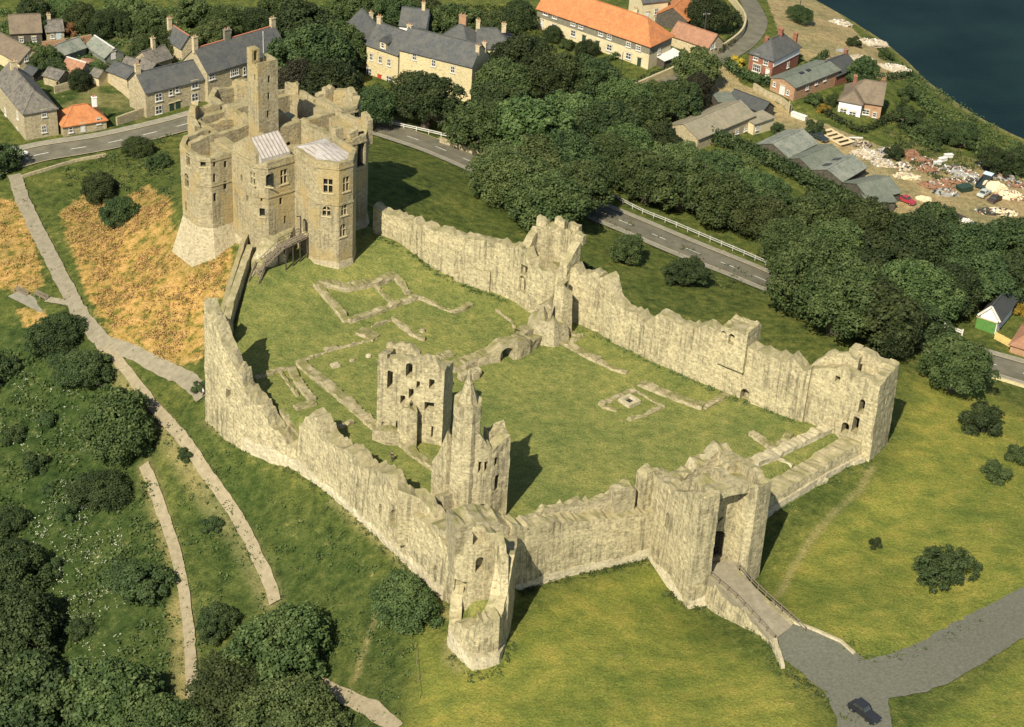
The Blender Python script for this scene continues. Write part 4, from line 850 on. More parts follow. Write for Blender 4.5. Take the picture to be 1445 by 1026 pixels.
# lead roofs
M_SEAM = plain('lead_seam', (0.26, 0.22, 0.18), (0.18, 0.15, 0.12), 2, .7, .1)
mb = MB()
def k3(x, y, z): return tuple(KP(x, y, z))
gx0, gx1 = 1.0, 6.6; yr, y0_, y1_ = 4.2, .75, 8.0
mb.add([k3(gx0, y0_, 20.7), k3(gx1, y0_, 20.7), k3(gx1, yr, 23.1), k3(gx0, yr, 23.1), k3(gx0, y1_, 20.7), k3(gx1, y1_, 20.7), k3(gx0, y0_, 15.9), k3(gx1, y0_, 15.9), k3(gx0, y1_, 15.9), k3(gx1, y1_, 15.9)],
       [(0, 1, 2, 3), (3, 2, 5, 4), (6, 8, 9, 7), (0, 6, 7, 1), (4, 5, 9, 8), (1, 7, 9, 5, 2), (0, 3, 4, 8, 6)])
lr = mb.build('lead_roof', M_LEAD, kp)
mb = MB()
for k in range(9):
    x = gx0+.1+k*(gx1-gx0-.2)/8; mb.bar(k3(x, y0_, 20.73), k3(x, yr, 23.13), .14, .12)
    mb.bar(k3(x, yr, 23.13), k3(x, y1_, 20.73), .14, .12)
mb.build('seam', M_SEAM, lr)
mb = MB(); gp_ = [(1.45, 17.0), (y1_+.4, 17.0), (y1_+.4, 20.6), (yr, 23.5), (1.45, 21.4)]
mb.add([k3(gx0-.6, y, z) for y, z in gp_]+[k3(gx0+.02, y, z) for y, z in gp_], [(0, 4, 3, 2, 1), (5, 6, 7, 8, 9)]+[(i, (i+1) % 5, 5+(i+1) % 5, 5+i) for i in range(5)]); mb.build('gable', M_STK, kp)
mb = MB(); P6 = [(7.7, -.2), (7.7, -5.4), (10.0, -7.8), (12.2, -7.8), (14.4, -5.4), (14.4, 1.6), (7.7, 1.6)]
ctr = k3(11.0, -1, 21.6); vs = [k3(x, y, 20.85) for x, y in P6]+[ctr]; mb.add(vs, [(i, (i+1) % 7, 7) for i in range(7)]); lr = mb.build('lead_roof', M_LEAD, kp)
mb = MB()
for k in range(8):
    x = 8.0+k*.86; e = max(0, abs(x-11.1)-1.1); y = -7.7+e
    z = 20.88; zc = 21.6-abs(x-11)*.21
    mb.bar(k3(x, y, z), k3(x, -1, zc+.03), .13, .1); mb.bar(k3(x, -1, zc+.03), k3(x, 1.6, z), .13, .1)
mb.build('seam', M_SEAM, lr)
# lookout turret
kt = (6.7, 10.4, 3.9, 3.2); X0, Y0, WX, WY = kt; ZT = ztop(KP(X0, Y0, 20), 95)
cu = MB()
def kcut(px, py, a, b, w_, h_): kwin(cu, px, py, a, b, w_, h_)
WIN.clear()
zc = lambda x, y: (235+x/5.7, 60+y/5.7)
for x, y in ((822,460),(825,325),(817,605)): kcut(*zc(x, y), (X0, Y0), (X0+WX, Y0), .45, 1.3)
kcut(*zc(710,305), (X0, Y0+WY), (X0, Y0), .4, 1.1)
cu.prism(kpoly([(X0+.5, Y0+.5), (X0+WX-.5, Y0+.5), (X0+WX-.5, Y0+WY-.5), (X0+.5, Y0+WY-.5)]), ZT-1.1, 50)
mb = MB(); mb.prism(kpoly([(X0, Y0), (X0+WX, Y0), (X0+WX, Y0+WY), (X0, Y0+WY)]), 10, ZT); lt = cut(mb.build('lookout_turret', M_STK, kp), cu)
for (p, n, w_, h_, two) in WIN:
    t = np.array([-n[1], n[0], 0]); f = MB(); f.box(p-n*.50+np.array([0, 0, h_/2]), (w_*1.1, .06, h_*1.1), ax=(t, n, (0, 0, 1))); f.build('window', M_DARK, lt)
cu = MB(); arch_cut(cu, KP(X0+.75, Y0+WY-1.4, ZT+.4), np.r_[-KY, 0], .7, 1.8, 4, True)
mb = MB(); mb.prism(kpoly([(X0, Y0+WY-1.5), (X0+1.5, Y0+WY-1.5), (X0+1.5, Y0+WY), (X0, Y0+WY)]), ZT+.02, ZT+2.4); cut(mb.build('cap_house', M_STK, lt), cu)
mb = MB(); mb.tube(KP(X0+WX-1.2, Y0+WY-.8, ZT-1), KP(X0+WX-1.2, Y0+WY-.8, ZT+4.6), .07, .045); fp = mb.build('flagpole', M_WHITE, kp)
mb = MB(); q = KP(X0+WX-1.2, Y0+WY-.8, ZT+4.65); mb.tube(q, q+[0, 0, .25], .09, .04); mb.build('finial', M_WHITE, fp)
kruin('parapet', [(X0, Y0), (X0+WX, Y0), (X0+WX, Y0+WY)], .45, ZT-.2, (ZT+.6, ZT+.7, ZT+.6), 109, .15, -1, parent=lt)
# string course and battered plinths
mb = MB()
def course(P, z, d=.13, h=.28):
    for a, b in zip(P, P[1:]):
        A3, B3 = KP(*a, z), KP(*b, z); t = (B3-A3)/np.linalg.norm(B3-A3); n = np.array([t[1], -t[0], 0]); mb.box((A3+B3)/2+n*d/2-n*.02, (np.linalg.norm(B3-A3)+d*1.2, d+.04, h), ax=(t, -n, (0, 0, 1)))
rT = lambda T: T
SCS = [([(0, 8.3), (0, c_), (c_, 0), (6.9, 0)], 13.9), ([(0, 8.3), (0, c_), (c_, 0), (6.9, 0)], 19.2), (TS, 14.0), (TS, 20.5), (TW, 14.0, .1, .2), (TW, 18.5, .1, .2), ([(15.2, 0), (S_-c_, 0), (S_, c_)], 19.2), (TE, 20.0)]
for a_ in SCS: mb = MB(); course(*a_); mb.build('string_course', M_STK, kp)

mb = MB()
def plinth(P, d, z0, z1): 
    n = len(P); o = []
    mb.prism(kpoly(insetp(P, -d)), z0, z1, kpoly(insetp(P, -.04)))
ext = lambda T, dx, dy: [(T[0][0]+dx, T[0][1]+dy)]+T[1:-1]+[(T[-1][0]+dx, T[-1][1]+dy)]
plinth(ext(TW, 2, 0), 2.0, -.5, 6.2); plinth(ext(TW, 2, 0), 2.6, -4, -.3)
plinth(ext(TS, 0, 2), .9, -2, 3.4); plinth(oct8, 1.2, -2, 4.4); plinth(ext(TE, -2, 0), 2.0, -4, 4); plinth(ext(TN, 0, -2), 2.4, -4, 5)
mb.build('plinth', M_KPL, kp)
p, n = hit(*zb(601, 768), K2(6.9, 0), K2(6.9, -5.8)), 0
DOORZ = p[2]
# drain pipe and lamp by the door
mb = MB(); q = hit(*zb(585, 770), K2(6.9, 0), K2(6.9, -5.8)); nn = np.r_[-KX, 0]; mb.bar(q+nn*.2, q+nn*.2+[0, 0, 3.4], .1); mb.bar(q+nn*.2+[0, 0, 3.4], q+nn*.9+[0, 0, 3.5], .12); mb.build('lamp_bracket', M_DWOOD, kp)
# timber stair up to the keep door
ts = empty('timber_stairs', (0, 0, 0), 'dark timber stairs with landing climbing to the keep door', 'stairs')
pz = DOORZ-.15
Pa = KP(6.6, -3.2, pz); P1 = W(398,347,pz); P2 = W(368,376,3.6); P3 = W(358,404,1.9)
def flight(a, b, wid, n):
    a = np.array(a, float); b = np.array(b, float); d = (b-a)[:2]; d /= np.linalg.norm(d); s = np.array([-d[1], d[0], 0])
    m = MB(); 
    for k in range(n+1):
        q = a+(b-a)*k/n; m.box(q, (.34, wid, .07), rz=math.atan2(d[1], d[0]))
    m.build('tread', M_WOOD, ts)
    m = MB()
    for sg in (-1, 1):
        m.bar(a+s*sg*wid/2-[0, 0, .12], b+s*sg*wid/2-[0, 0, .12], .1, .3)
        m.bar(a+s*sg*wid/2+[0, 0, 1.0], b+s*sg*wid/2+[0, 0, 1.0], .1, .1)
        for k in range(0, n+1, max(1, n//5)):
            q = a+(b-a)*k/n+s*sg*wid/2; m.bar(q-[0, 0, .1], q+[0, 0, 1.0], .09)
    m.build('handrail', M_WOOD, ts)
flight(P1, P2, 1.7, 13); flight(P2-[0, 0, .1], P3, 1.7, 9)
m = MB(); d = (Pa-P1); d[2] = 0; L = np.linalg.norm(d); d /= L; s = np.array([-d[1], d[0], 0])
m.box((Pa+P1)/2-[0, 0, .1], (L+1.4, 1.9, .16), ax=(d, s, (0, 0, 1))); m.box(P2-[0, 0, .1], (1.9, 1.9, .14), rz=math.atan2(d[1], d[0])); m.build('landing', M_WOOD, ts)
m = MB()
for k in range(4):
    for sg in (-1, 1): q = P1+(Pa-P1)*k/3*.95+s*sg*.85; m.bar((q[0], q[1], h1(q[0], q[1])-.3), q, .2)
m.build('post', M_DWOOD, ts)
m = MB()
for sg in (-1, 1):
    a = P1+s*sg*.9; b = Pa+s*sg*.9-d*.3; m.bar(a+[0, 0, 1.05], b+[0, 0, 1.05], .1); m.bar(a+[0, 0, .55], b+[0, 0, .55], .08)
    for k in range(5): q = a+(b-a)*k/4; m.bar(q, q+[0, 0, 1.05], .09)
m.build('handrail', M_WOOD, ts)
# rough stone mass between the parapet wall and the stairs
mb = MB(); rt = [KP(.3, -.1, 7.0), KP(6.8, -.1, 7.0), W(402,346,6.0), W(382,362,4.8), W(366,378,3.6), W(356,390,3.0), W(354,366,4.2)]
mb.add([tuple(p) for p in rt]+[(p[0]+(.5 if k in (2,3,4,5) else 0), p[1]-(.8 if k in (2,3,4,5) else 0), -1) for k, p in enumerate(rt)], [tuple(range(7)), tuple(range(13, 6, -1))]+[(i, 7+i, 7+(i+1) % 7, (i+1) % 7) for i in range(7)])
rm = mb.build('stone_ramp', M_RUB, ts); bm = bmesh.new(); bm.from_mesh(rm.data); bmesh.ops.triangulate(bm, faces=bm.faces); bmesh.ops.subdivide_edges(bm, edges=bm.edges[:], cuts=5, use_grid_fill=True)
for v in bm.verts: v.co += Vector((mn.noise(v.co*.9), mn.noise(v.co*.9+Vector((9, 0, 0))), mn.noise(v.co*1.1+Vector((0, 5, 0)))))*.35
bmesh.ops.recalc_face_normals(bm, faces=bm.faces); bm.to_mesh(rm.data); bm.free()
# ================================================================== footings in the turf
def G0(px, py): return W(px, py, max(0.0, h1(*G(px, py)[:2])))
NF = [0]
def footing(label, lines, h=.5, wid=1.1, mat=M_FND, z=None, cat='foundation'):
    """lines: list of (pixel polyline, width, height)"""
    o = None; NF[0] += 1; root = None
    if len(lines) > 1: root = empty('wall_footing', (0, 0, 0), label, cat)
    for k, ln in enumerate(lines):
        pts = ln[0]; wd = ln[1] if len(ln) > 1 else wid; hh = ln[2] if len(ln) > 2 else h
        P = [G(*p) for p in pts]; d = (P[-1]-P[0])[:2]; d /= np.linalg.norm(d); n = np.array([d[1], -d[0]])
        o = ruin('footing_course' if root else 'wall_footing', [(p[0]-n[0]*wd/2, p[1]-n[1]*wd/2, p[2]-.6, p[2]+hh) for p in P], wd, mat, root, rag=.34, side=1, seed=120+NF[0]*7+k, step=.4, disp=.26, toplump=.3, rows=.5)
    if not root: tag(o, label, cat)
    return root or o
footing('stone footings of three small rooms below the keep', [([(446,403),(468,428),(490,455)],1.3,.7), ([(462,402),(490,408),(530,401),(556,390)],1.5,.8), ([(555,388),(566,402),(576,416)],1.0,.6), ([(530,405),(545,420),(556,430)],.8,.5), ([(492,455),(520,445),(560,430),(588,421)],1.1,.6), ([(450,400),(462,404)],1.2,.6)])
footing('thin angled footing running toward a loose block, upper lawn', [([(590,421),(615,431),(640,441)],.7,.35), ([(640,441),(652,437),(664,431)],1.0,.5)])
footing('stepped kerb line with stub, below the small room footings', [([(524,462),(545,455),(558,452)],.35,.25), ([(556,452),(570,464),(580,472)],.9,.6), ([(580,472),(592,478),(599,479)],.9,.5)])
footing('broad flat stone platform at the bend of the lawn kerb', [([(506,468),(522,474),(532,478)],2.2,.5), ([(532,478),(500,487),(462,497),(428,510)],.4,.25), ([(459,496),(476,491)],1.0,.4)])
footing('long rough chapel nave footing leading to the ruined slab tower', [([(424,514),(450,536),(480,560),(510,586),(535,608)],1.7,.7)])
footing('short double footing beside the side curtain wall', [([(395,524),(408,543),(420,560)],.6,.4), ([(410,522),(424,545),(440,566)],1.3,.6), ([(416,577),(430,573),(445,569)],1.3,.4), ([(360,535),(380,528),(398,523),(410,520)],.8,.4)])
footing('thin footing crossing the grass behind the breached wall', [([(398,580),(412,600),(424,612)],.8,.3), ([(466,608),(485,602),(497,597)],.9,.5)])
footing('narrow footing between the two ruined hall towers', [([(566,626),(590,646),(622,668)],1.4,.8)])
footing('collegiate crypt wall with dark archway beside the lawn hollow', [([(652,520),(675,512),(705,502)],1.6,1.4), ([(726,504),(745,492),(758,482)],2.0,1.6)])
footing('curved retaining edge round the raised turf', [([(700,438),(720,452),(729,466),(726,480),(712,490),(690,497),(652,516)],.45,.35)])
footing('square block footing with carved stone, beside the ruined slab tower', [([(648,536),(662,532),(676,528)],1.3,1.0)])
footing('low stepped wall footing running down from the heaped masonry', [([(792,482),(815,495),(845,511)],1.4,.5), ([(845,511),(865,521),(884,527)],1.0,.4), ([(805,470),(820,475),(806,484)],.8,.5)])
footing('L shaped stone footing near the far curtain wall', [([(902,542),(930,553),(960,565),(992,576)],1.5,.5), ([(992,576),(1010,566),(1026,556)],1.2,.4)])
footing('square kerb round the old well', [([(846,573),(870,560),(896,551)],1.1,.25), ([(896,551),(915,562),(936,574)],.5,.2), ([(936,574),(910,586),(886,594)],.7,.25), ([(848,574),(860,577),(872,580)],.8,.2)])
footing('two pale parallel footings beside the low far wall', [([(1064,656),(1090,645),(1130,625),(1172,605)],1.8,.9), ([(1098,648),(1118,659)],.6,.3)], mat=M_STP)
footing('reddish rubble footing short of the far corner tower', [([(1060,613),(1076,624),(1094,637)],1.2,.7), ([(1094,634),(1106,626),(1114,615)],1.2,.6)])
footing('short footing behind the gatehouse', [([(1018,640),(1040,655),(1064,652)],1.2,.8)])
# the well head, loose stones, plinths
wl = empty('well', G(888,568), 'square pale stone well head with dark shaft in the lawn', 'well')
o_ = np.array(wl.location); a_ = R(43); mb = MB()
for k in range(4):
    t = a_+k*math.pi/2; mb.box((math.cos(t)*.95, math.sin(t)*.95, .2), (.55, 2.45 if k % 2 else 1.34, .75), rz=t)
mb.build('kerb', M_STP, wl); mb = MB(); mb.box((0, 0, .12), (1.3, 1.3, .04), rz=a_); mb.build('shaft', M_DARK, wl)  # shaft is a flat dark sheet standing in for the hole's shade
def block(px, py, size, label, name='stone_block', mat=M_STP, rz=.6, cat='stone', round_=False):
    p = G(px, py); mb = MB()
    if round_: mb.tube((0, 0, -.2), (0, 0, size[2]*.7), size[0]/2*1.1, size[0]/2, 10); mb.tube((0, 0, size[2]*.7), (0, 0, size[2]), size[0]/2*.8, size[0]/2*.6, 10)
    else: mb.box((0, 0, size[2]/2-.1), (size[0], size[1], size[2]+.2), rz=rz); mb.box((.1, 0, size[2]+.08), (size[0]*.55, size[1]*.5, .2), rz=rz+.2)
    o = mb.build(name, mat, loc=p); bm = bmesh.new(); bm.from_mesh(o.data); bmesh.ops.bevel(bm, geom=bm.edges[:], offset=.05, segments=1); bm.to_mesh(o.data); bm.free()
    return tag(o, label, cat)
block(473, 517, (1.3,1.0,.4), 'pale square stone slab in the lawn, nearest the long nave footing')
block(497, 509, (.9,.8,.4), 'small dark grey stone lying between two paler ones on the lawn', mat=M_RUB, round_=True)
block(520, 503, (.9,.8,.4), 'small pale stone beside the ruined slab tower top, end of the lawn row', round_=True)
block(628, 502, (2.4,1.6,.35), 'broad flat stone base on the upper lawn beside a pale stump', mat=M_FND)
block(615, 510, (.8,.8,1.0), 'upright pale stone stump with dark side on the upper lawn', round_=True)
block(554, 660, (.9,.6,.25), 'low flat stone in the grass near the walking visitor')
block(670, 534, (1.2,.9,1.1), 'carved stone block with dark end on the square footing', mat=M_RUB)
block(596, 468, (.9,.7,.6), 'dark stone lump beside the stepped kerb', mat=M_RUB, round_=True)
# dark archways of the crypt
cr = empty('crypt_passage', (0, 0, 0), 'sunken vaulted passage mouth with dark round arch beside the crypt wall', 'ruin')
cu = MB(); a, b_ = W(700,514,0), W(750,500,0); open_at(cu, 716, 514, a, b_, 2.2, 2.9, 3, True, side=-1); 
q = [W(640,525,0), W(690,513,0), W(706,510,0), W(730,506,0), W(748,498,0)]
cu2 = MB(); open_at(cu, 672, 515, q[0], q[1], .9, 1.0, 2, True, side=-1)
ruin('wall', [(q[0][0], q[0][1], -1, .5), (q[1][0], q[1][1], -1, 1.4), (q[2][0], q[2][1], -1, 3.0), (q[3][0], q[3][1], -1, 3.2), (q[4][0], q[4][1], -1, 2.6)], 2.2, M_FND, cr, rag=.3, side=-1, seed=230, step=.6, openings=cu)
cu = MB()
# ================================================================== houses of the village
WS = stone('cottage_stone', (0.46, 0.39, 0.24), (0.35, 0.29, 0.17), (0.20, 0.165, 0.10), streak=.12, moss=0)
WSP = stone('pale_house_stone', (0.60, 0.51, 0.29), (0.53, 0.44, 0.24), (0.40, 0.33, 0.18), streak=.08, moss=0)
WSG = stone('gable_stone', (0.58, 0.48, 0.30), (0.48, 0.39, 0.23), (0.32, 0.26, 0.15), streak=.08, moss=0)
WBR = stone('red_brick', (0.30, 0.125, 0.075), (0.23, 0.095, 0.06), (0.14, 0.065, 0.045), streak=.08, moss=0, course=.2)
WBO = stone('orange_brick', (0.42, 0.25, 0.14), (0.35, 0.205, 0.115), (0.24, 0.145, 0.085), streak=.08, moss=0, course=.2)
WRE = plain('cream_render', (0.56, 0.48, 0.29), (0.46, 0.39, 0.23), .8, .9, .1)
WWH = plain('white_render', (0.80, 0.77, 0.70), (0.66, 0.62, 0.54), .8, .9, .1)
WSL = plain('hung_slate_band', (0.20, 0.185, 0.125), (0.14, 0.13, 0.09), 1.5, .9, .2)
WDK = plain('dark_shed_boards', (0.10, 0.085, 0.06), (0.05, 0.045, 0.035), 2, .9, .2)
RSL = roofmat('roof_slate', (0.082, 0.083, 0.078), (0.055, 0.058, 0.056), (0.105, 0.10, 0.08))
RSD = roofmat('dark_slate', (0.060, 0.064, 0.062), (0.045, 0.048, 0.046), (0.07, 0.068, 0.055))
RST = roofmat('stone_slate', (0.145, 0.13, 0.105), (0.07, 0.066, 0.058), (0.18, 0.155, 0.11), .5)
ROR = roofmat('orange_pantile', (0.47, 0.185, 0.066), (0.35, 0.135, 0.05), (0.27, 0.115, 0.05))
RBR = roofmat('brown_pantile', (0.155, 0.118, 0.078), (0.11, 0.085, 0.058), (0.18, 0.14, 0.09))
RMO = roofmat('mossy_sheet', (0.22, 0.195, 0.13), (0.17, 0.15, 0.10), (0.26, 0.22, 0.145))
RGG = roofmat('green_grey_sheet', (0.125, 0.138, 0.102), (0.092, 0.105, 0.078), (0.165, 0.165, 0.125))
RGL = roofmat('whitened_glazing', (0.175, 0.185, 0.145), (0.11, 0.125, 0.095), (0.26, 0.25, 0.20))
RTR = roofmat('red_brown_tile', (0.32, 0.165, 0.09), (0.24, 0.12, 0.07), (0.20, 0.12, 0.08))
M_RIDGE = plain('red_ridge_tile', (0.42, 0.17, 0.09), (0.32, 0.12, 0.07), 3, .9, .1)
M_GREEN = plain('green_door_paint', (0.10, 0.22, 0.05), (0.07, 0.17, 0.04), 2, .6, .05)
M_RED = plain('red_door_paint', (0.42, 0.05, 0.03), (0.32, 0.04, 0.025), 2, .5, .05)
M_DGRN = plain('dark_green_paint', (0.03, 0.055, 0.035), (0.02, 0.04, 0.025), 2, .5, .05)
M_PANE = plain('window_pane', (0.05, 0.055, 0.05), (0.025, 0.028, 0.026), 1.5, .12, 0, 0, .6)
M_POT = plain('chimney_pot', (0.38, 0.20, 0.11), (0.26, 0.13, 0.08), 3, .9, .1)
class House: pass
def window_on(root, face, px, py, w=1.0, h=1.4, kind='window', mat=None, bars=True, lab=None):
    a, b_, n = face; p = hit(px, py, a, b_); p = p-np.array([0, 0, h/2]); e_ = np.array(b_[:2])-np.array(a[:2]); tt = ((p[:2]-np.array(a[:2]))@e_)/(e_@e_)
    if not 0.02 < tt < 0.98: return None
    n = np.r_[n, 0.0]; t = np.array([-n[1], n[0], 0]); ax = (t, n, (0, 0, 1))
    if kind == 'door':
        m = MB(); m.box(p+n*.03+[0, 0, h/2], (w, .1, h), ax=ax); o = m.build('door', mat or M_WHITE, root)
        m = MB(); m.box(p+n*.1+[0, 0, h+.08], (w+.3, .22, .16), ax=ax); m.build('lintel', M_SAND, o)
        m = MB(); m.box(p+n*.1+t*w*.35+[0, 0, h*.45], (.08, .1, .12), ax=ax); m.build('handle', M_DARK, o)
        return o
    fr = MB(); f = .11
    for s in (-1, 1): fr.box(p+t*s*(w/2-f/2)+n*.05+[0, 0, h/2], (f, .12, h), ax=ax)
    for z in (f/2, h-f/2, h*.5): fr.box(p+n*.05+[0, 0, z], (w-2*f-.004, .116, f*.9), ax=ax)
    if bars and w > .9: fr.box(p+n*.048+[0, 0, h/2], (f*.7, .10, h-2*f-.01), ax=ax)
    if w > 1.8:
        for s in (-1, 1): fr.box(p+t*s*w*.25+n*.048+[0, 0, h/2], (f*.7, .10, h-2*f-.01), ax=ax)
    o = fr.build('window', M_WHITE, root)
    m = MB(); m.box(p+n*.012+[0, 0, h/2], (w-.02, .03, h-.02), ax=ax); m.build('pane', M_PANE, o)
    m = MB(); m.box(p+n*.09+[0, 0, -.09], (w+.24, .24, .15), ax=ax); m.build('sill', M_WHITE if mat is None else mat, o)
    m = MB(); m.box(p+n*.03+[0, 0, h+.11], (w+.3, .08, .2), ax=ax); m.build('lintel', M_SAND, o)
    return o
def house(name, label, cat, A, Bq, depth, eave, rise, wall, roof, axis='u', hip=(0, 0), win=(), chim=(), over=.35, group=None, root=None, lean=False, drop=1.5, gmat=None, z=None, band=None, ridge=None, wname='wall', rname='roof'):
    a = G(*A) if z is None else W(*A, z); b_ = G(*Bq) if z is None else W(*Bq, z); zb_ = min(a[2], b_[2]); z0 = max(a[2], b_[2])
    d = (b_-a)[:2]; L = np.linalg.norm(d); d /= L; n = np.array([-d[1], d[0]])
    if n[1] < 0 and abs(n[1]) > .05: n = -n
    D = depth
    ze = z0+eave if eave < 60 else ztop((a[0], a[1], z0), eave)
    own = root is None
    if own: root = empty(name, ((a[0]+b_[0])/2, (a[1]+b_[1])/2, zb_), label, cat, group)
    inv = -np.array(root.location)
    def P(x, y, zz): q = a[:2]+d*x+n*y; return (q[0], q[1], zz)
    def PL(x, y, zz): q = P(x, y, zz); return (q[0], q[1], zz)
    zr = ze+rise; mb = MB(); c4 = [P(0, 0, 0)[:2], P(L, 0, 0)[:2], P(L, D, 0)[:2], P(0, D, 0)[:2]]
    mb.prism(c4, zb_-drop, ze)
    if not lean and not (hip[0] and hip[1]):
        for e in (0, 1):
            if hip[e]: continue
            if axis == 'u': x = 0 if e == 0 else L; x2 = x+(.25 if e == 0 else -.25); tri = lambda xx: [P(xx, 0, ze), P(xx, D, ze), P(xx, D/2, zr-.06)]; v = tri(x)+tri(x2)
            else: y = 0 if e == 0 else D; y2 = y+(.25 if e == 0 else -.25); tri = lambda yy: [P(0, yy, ze), P(L, yy, ze), P(L/2, yy, zr-.06)]; v = tri(y)+tri(y2)
            mb.add(v, [(0, 1, 2), (5, 4, 3), (0, 3, 4, 1), (1, 4, 5, 2), (2, 5, 3, 0)])
    o = mb.build(wname, wall, root); bm = bmesh.new(); bm.from_mesh(o.data); bmesh.ops.recalc_face_normals(bm, faces=bm.faces); bm.to_mesh(o.data); bm.free()
    # roof as a slab with thickness
    ov = over; th = .16; X0, X1, Y0, Y1 = -ov*(1 if hip[0] or axis == 'v' else .5), L+ov*(1 if hip[1] or axis == 'v' else .5), -ov, D+ov
    if axis == 'v': Y0 = -ov*(1 if hip[0] else .5); Y1 = D+ov*(1 if hip[1] else .5)
    zo = ze-ov*(rise/(D/2 if axis == 'u' else L/2))*.9
    if lean: v = [P(X0, Y0, ze), P(X1, Y0, ze), P(X1, Y1, zr), P(X0, Y1, zr)]; f = [(0, 1, 2, 3)]
    elif axis == 'u':
        h0 = min(D/2, L*.45) if hip[0] else X0; h1_ = L-min(D/2, L*.45) if hip[1] else X1
        v = [P(X0, Y0, zo), P(X1, Y0, zo), P(X1, Y1, zo), P(X0, Y1, zo), P(h0, D/2, zr), P(h1_, D/2, zr)]; f = [(0, 1, 5, 4), (2, 3, 4, 5), (1, 2, 5), (3, 0, 4)]
        if not hip[1]: f.remove((1, 2, 5))
        if not hip[0]: f.remove((3, 0, 4))
    else:
        h0 = min(L/2, D*.45) if hip[0] else Y0; h1_ = D-min(L/2, D*.45) if hip[1] else Y1
        v = [P(X0, Y0, zo), P(X1, Y0, zo), P(X1, Y1, zo), P(X0, Y1, zo), P(L/2, h0, zr), P(L/2, h1_, zr)]; f = [(3, 0, 4, 5), (1, 2, 5, 4), (0, 1, 4), (2, 3, 5)]
        if not hip[0]: f.remove((0, 1, 4))
        if not hip[1]: f.remove((2, 3, 5))
    mb = MB(); nv = len(v); mb.add([(x, y, zz+th) for x, y, zz in v]+[(x, y, zz+.02) for x, y, zz in v], list(f)+[tuple(i+nv for i in q[::-1]) for q in f])
    ed = {}
    for q in f:
        for i in range(len(q)):
            e = (q[i], q[(i+1) % len(q)]); ed[e] = 1
    for (i, j) in ed:
        if (j, i) not in ed: mb.add([mb.v[i], mb.v[j], mb.v[j+nv], mb.v[i+nv]], [(3, 2, 1, 0)])
    ro = mb.build(rname, roof, root); bm = bmesh.new(); bm.from_mesh(ro.data); bmesh.ops.remove_doubles(bm, verts=bm.verts, dist=1e-4); bmesh.ops.recalc_face_normals(bm, faces=bm.faces); bm.to_mesh(ro.data); bm.free()
    if not lean:
        mb = MB(); mb.bar(v[4][:2]+(v[4][2]+th,), v[5][:2]+(v[5][2]+th,), .3, .14)
        for (i, j, hh) in ((0, 4, 0), (3 if axis == 'u' else 1, 4, 0), (1 if axis == 'u' else 3, 5, 1), (2, 5, 1)):
            if hip[hh]: mb.bar((v[i][0], v[i][1], v[i][2]+th), (v[j][0], v[j][1], v[j][2]+th), .22, .1)
        mb.build('ridge_tiles', ridge or roof, ro)
    for (fx, fy, hh, w_, *m_) in chim:
        y_ = fy*D; x_ = fx*L
        hz = zr-rise*(abs(y_-D/2)/(D/2) if axis == 'u' else abs(x_-L/2)/(L/2))
        q = P(x_, y_, 0); rz = math.atan2(d[1], d[0]); mb = MB(); mb.box((q[0], q[1], hz-.8+(hh+.8)/2), (w_, .7, hh+.8), rz=rz); mb.box((q[0], q[1], hz+hh+.06), (w_+.16, .86, .16), rz=rz)
        ch = mb.build('chimney', m_[0] if m_ else WSG, root); mb = MB()
        for k in (-1, 1): mb.tube((q[0]+d[0]*k*w_*.25, q[1]+d[1]*k*w_*.25, hz+hh+.1), (q[0]+d[0]*k*w_*.25, q[1]+d[1]*k*w_*.25, hz+hh+.6), .15, .12, 7)
        mb.build('chimney_pot', M_POT, ch)
    fc = {'f': (P(0, 0, 0), P(L, 0, 0), -n), 'l': (P(0, D, 0), P(0, 0, 0), -d), 'r': (P(L, 0, 0), P(L, D, 0), d)}
    if band:
        mb = MB(); z2, z3, bm_ = band; zz2 = z0+z2; zz3 = z0+z3; mb.prism([P(-.05, -.05, 0)[:2], P(L+.05, -.05, 0)[:2], P(L+.05, D+.05, 0)[:2], P(-.05, D+.05, 0)[:2]], zz2, zz3); mb.build('upper_storey', bm_, root)
        o_ = .055
        fc = {k: (tuple(np.array(p)+np.r_[nn*o_, 0]), tuple(np.array(q)+np.r_[nn*o_, 0]), nn) for k, (p, q, nn) in fc.items()}
    for w_ in win: 
        fk, x, y, ww, hh = w_[:5]; window_on(root, fc[fk], x, y, ww, hh, *(w_[5:]))
    # the parts were laid in world coordinates: bring them under the house's own base
    if own or True:
        for ch in list(root.children):
            if ch.get('_p'): continue
            ch['_p'] = 1; ch.matrix_parent_inverse = Matrix.Translation(-root.location)
    H_ = House(); H_.root = root; H_.fc = fc; H_.P = P; H_.L = L; H_.D = D; H_.ze = ze; H_.zr = zr; H_.z0 = z0; H_.d = d; H_.n = n
    return H_
house('corner_house', 'two-storey stone corner house with hipped stone-slate roof at the road bend', 'house', (37,199), (83,190), 19, 160, 3.0, WS, RST, 'v', (1, 0),
      [('f',62,160,1.0,1.5),('f',62,182,1.0,1.5),('l',25,163,1.0,1.5),('l',25,185,1.0,1.5),('l',8,158,1.0,1.5),('l',12,182,1.0,2.1,'door',M_DGRN)], [(.5,.85,1.4,1.4)])
house('roadside_cottage', 'single-storey roadside cottage with bright orange pantile roof', 'cottage', (90,193), (151,182), 6.2, 178, 2.6, WS, ROR, 'u', (1, 1),
      [('f',100,183,.9,1.2),('f',139,171,.9,1.3),('f',117,180,1.0,2.0,'door',M_WHITE)], [(.85,.5,1.2,.9,WWH)])
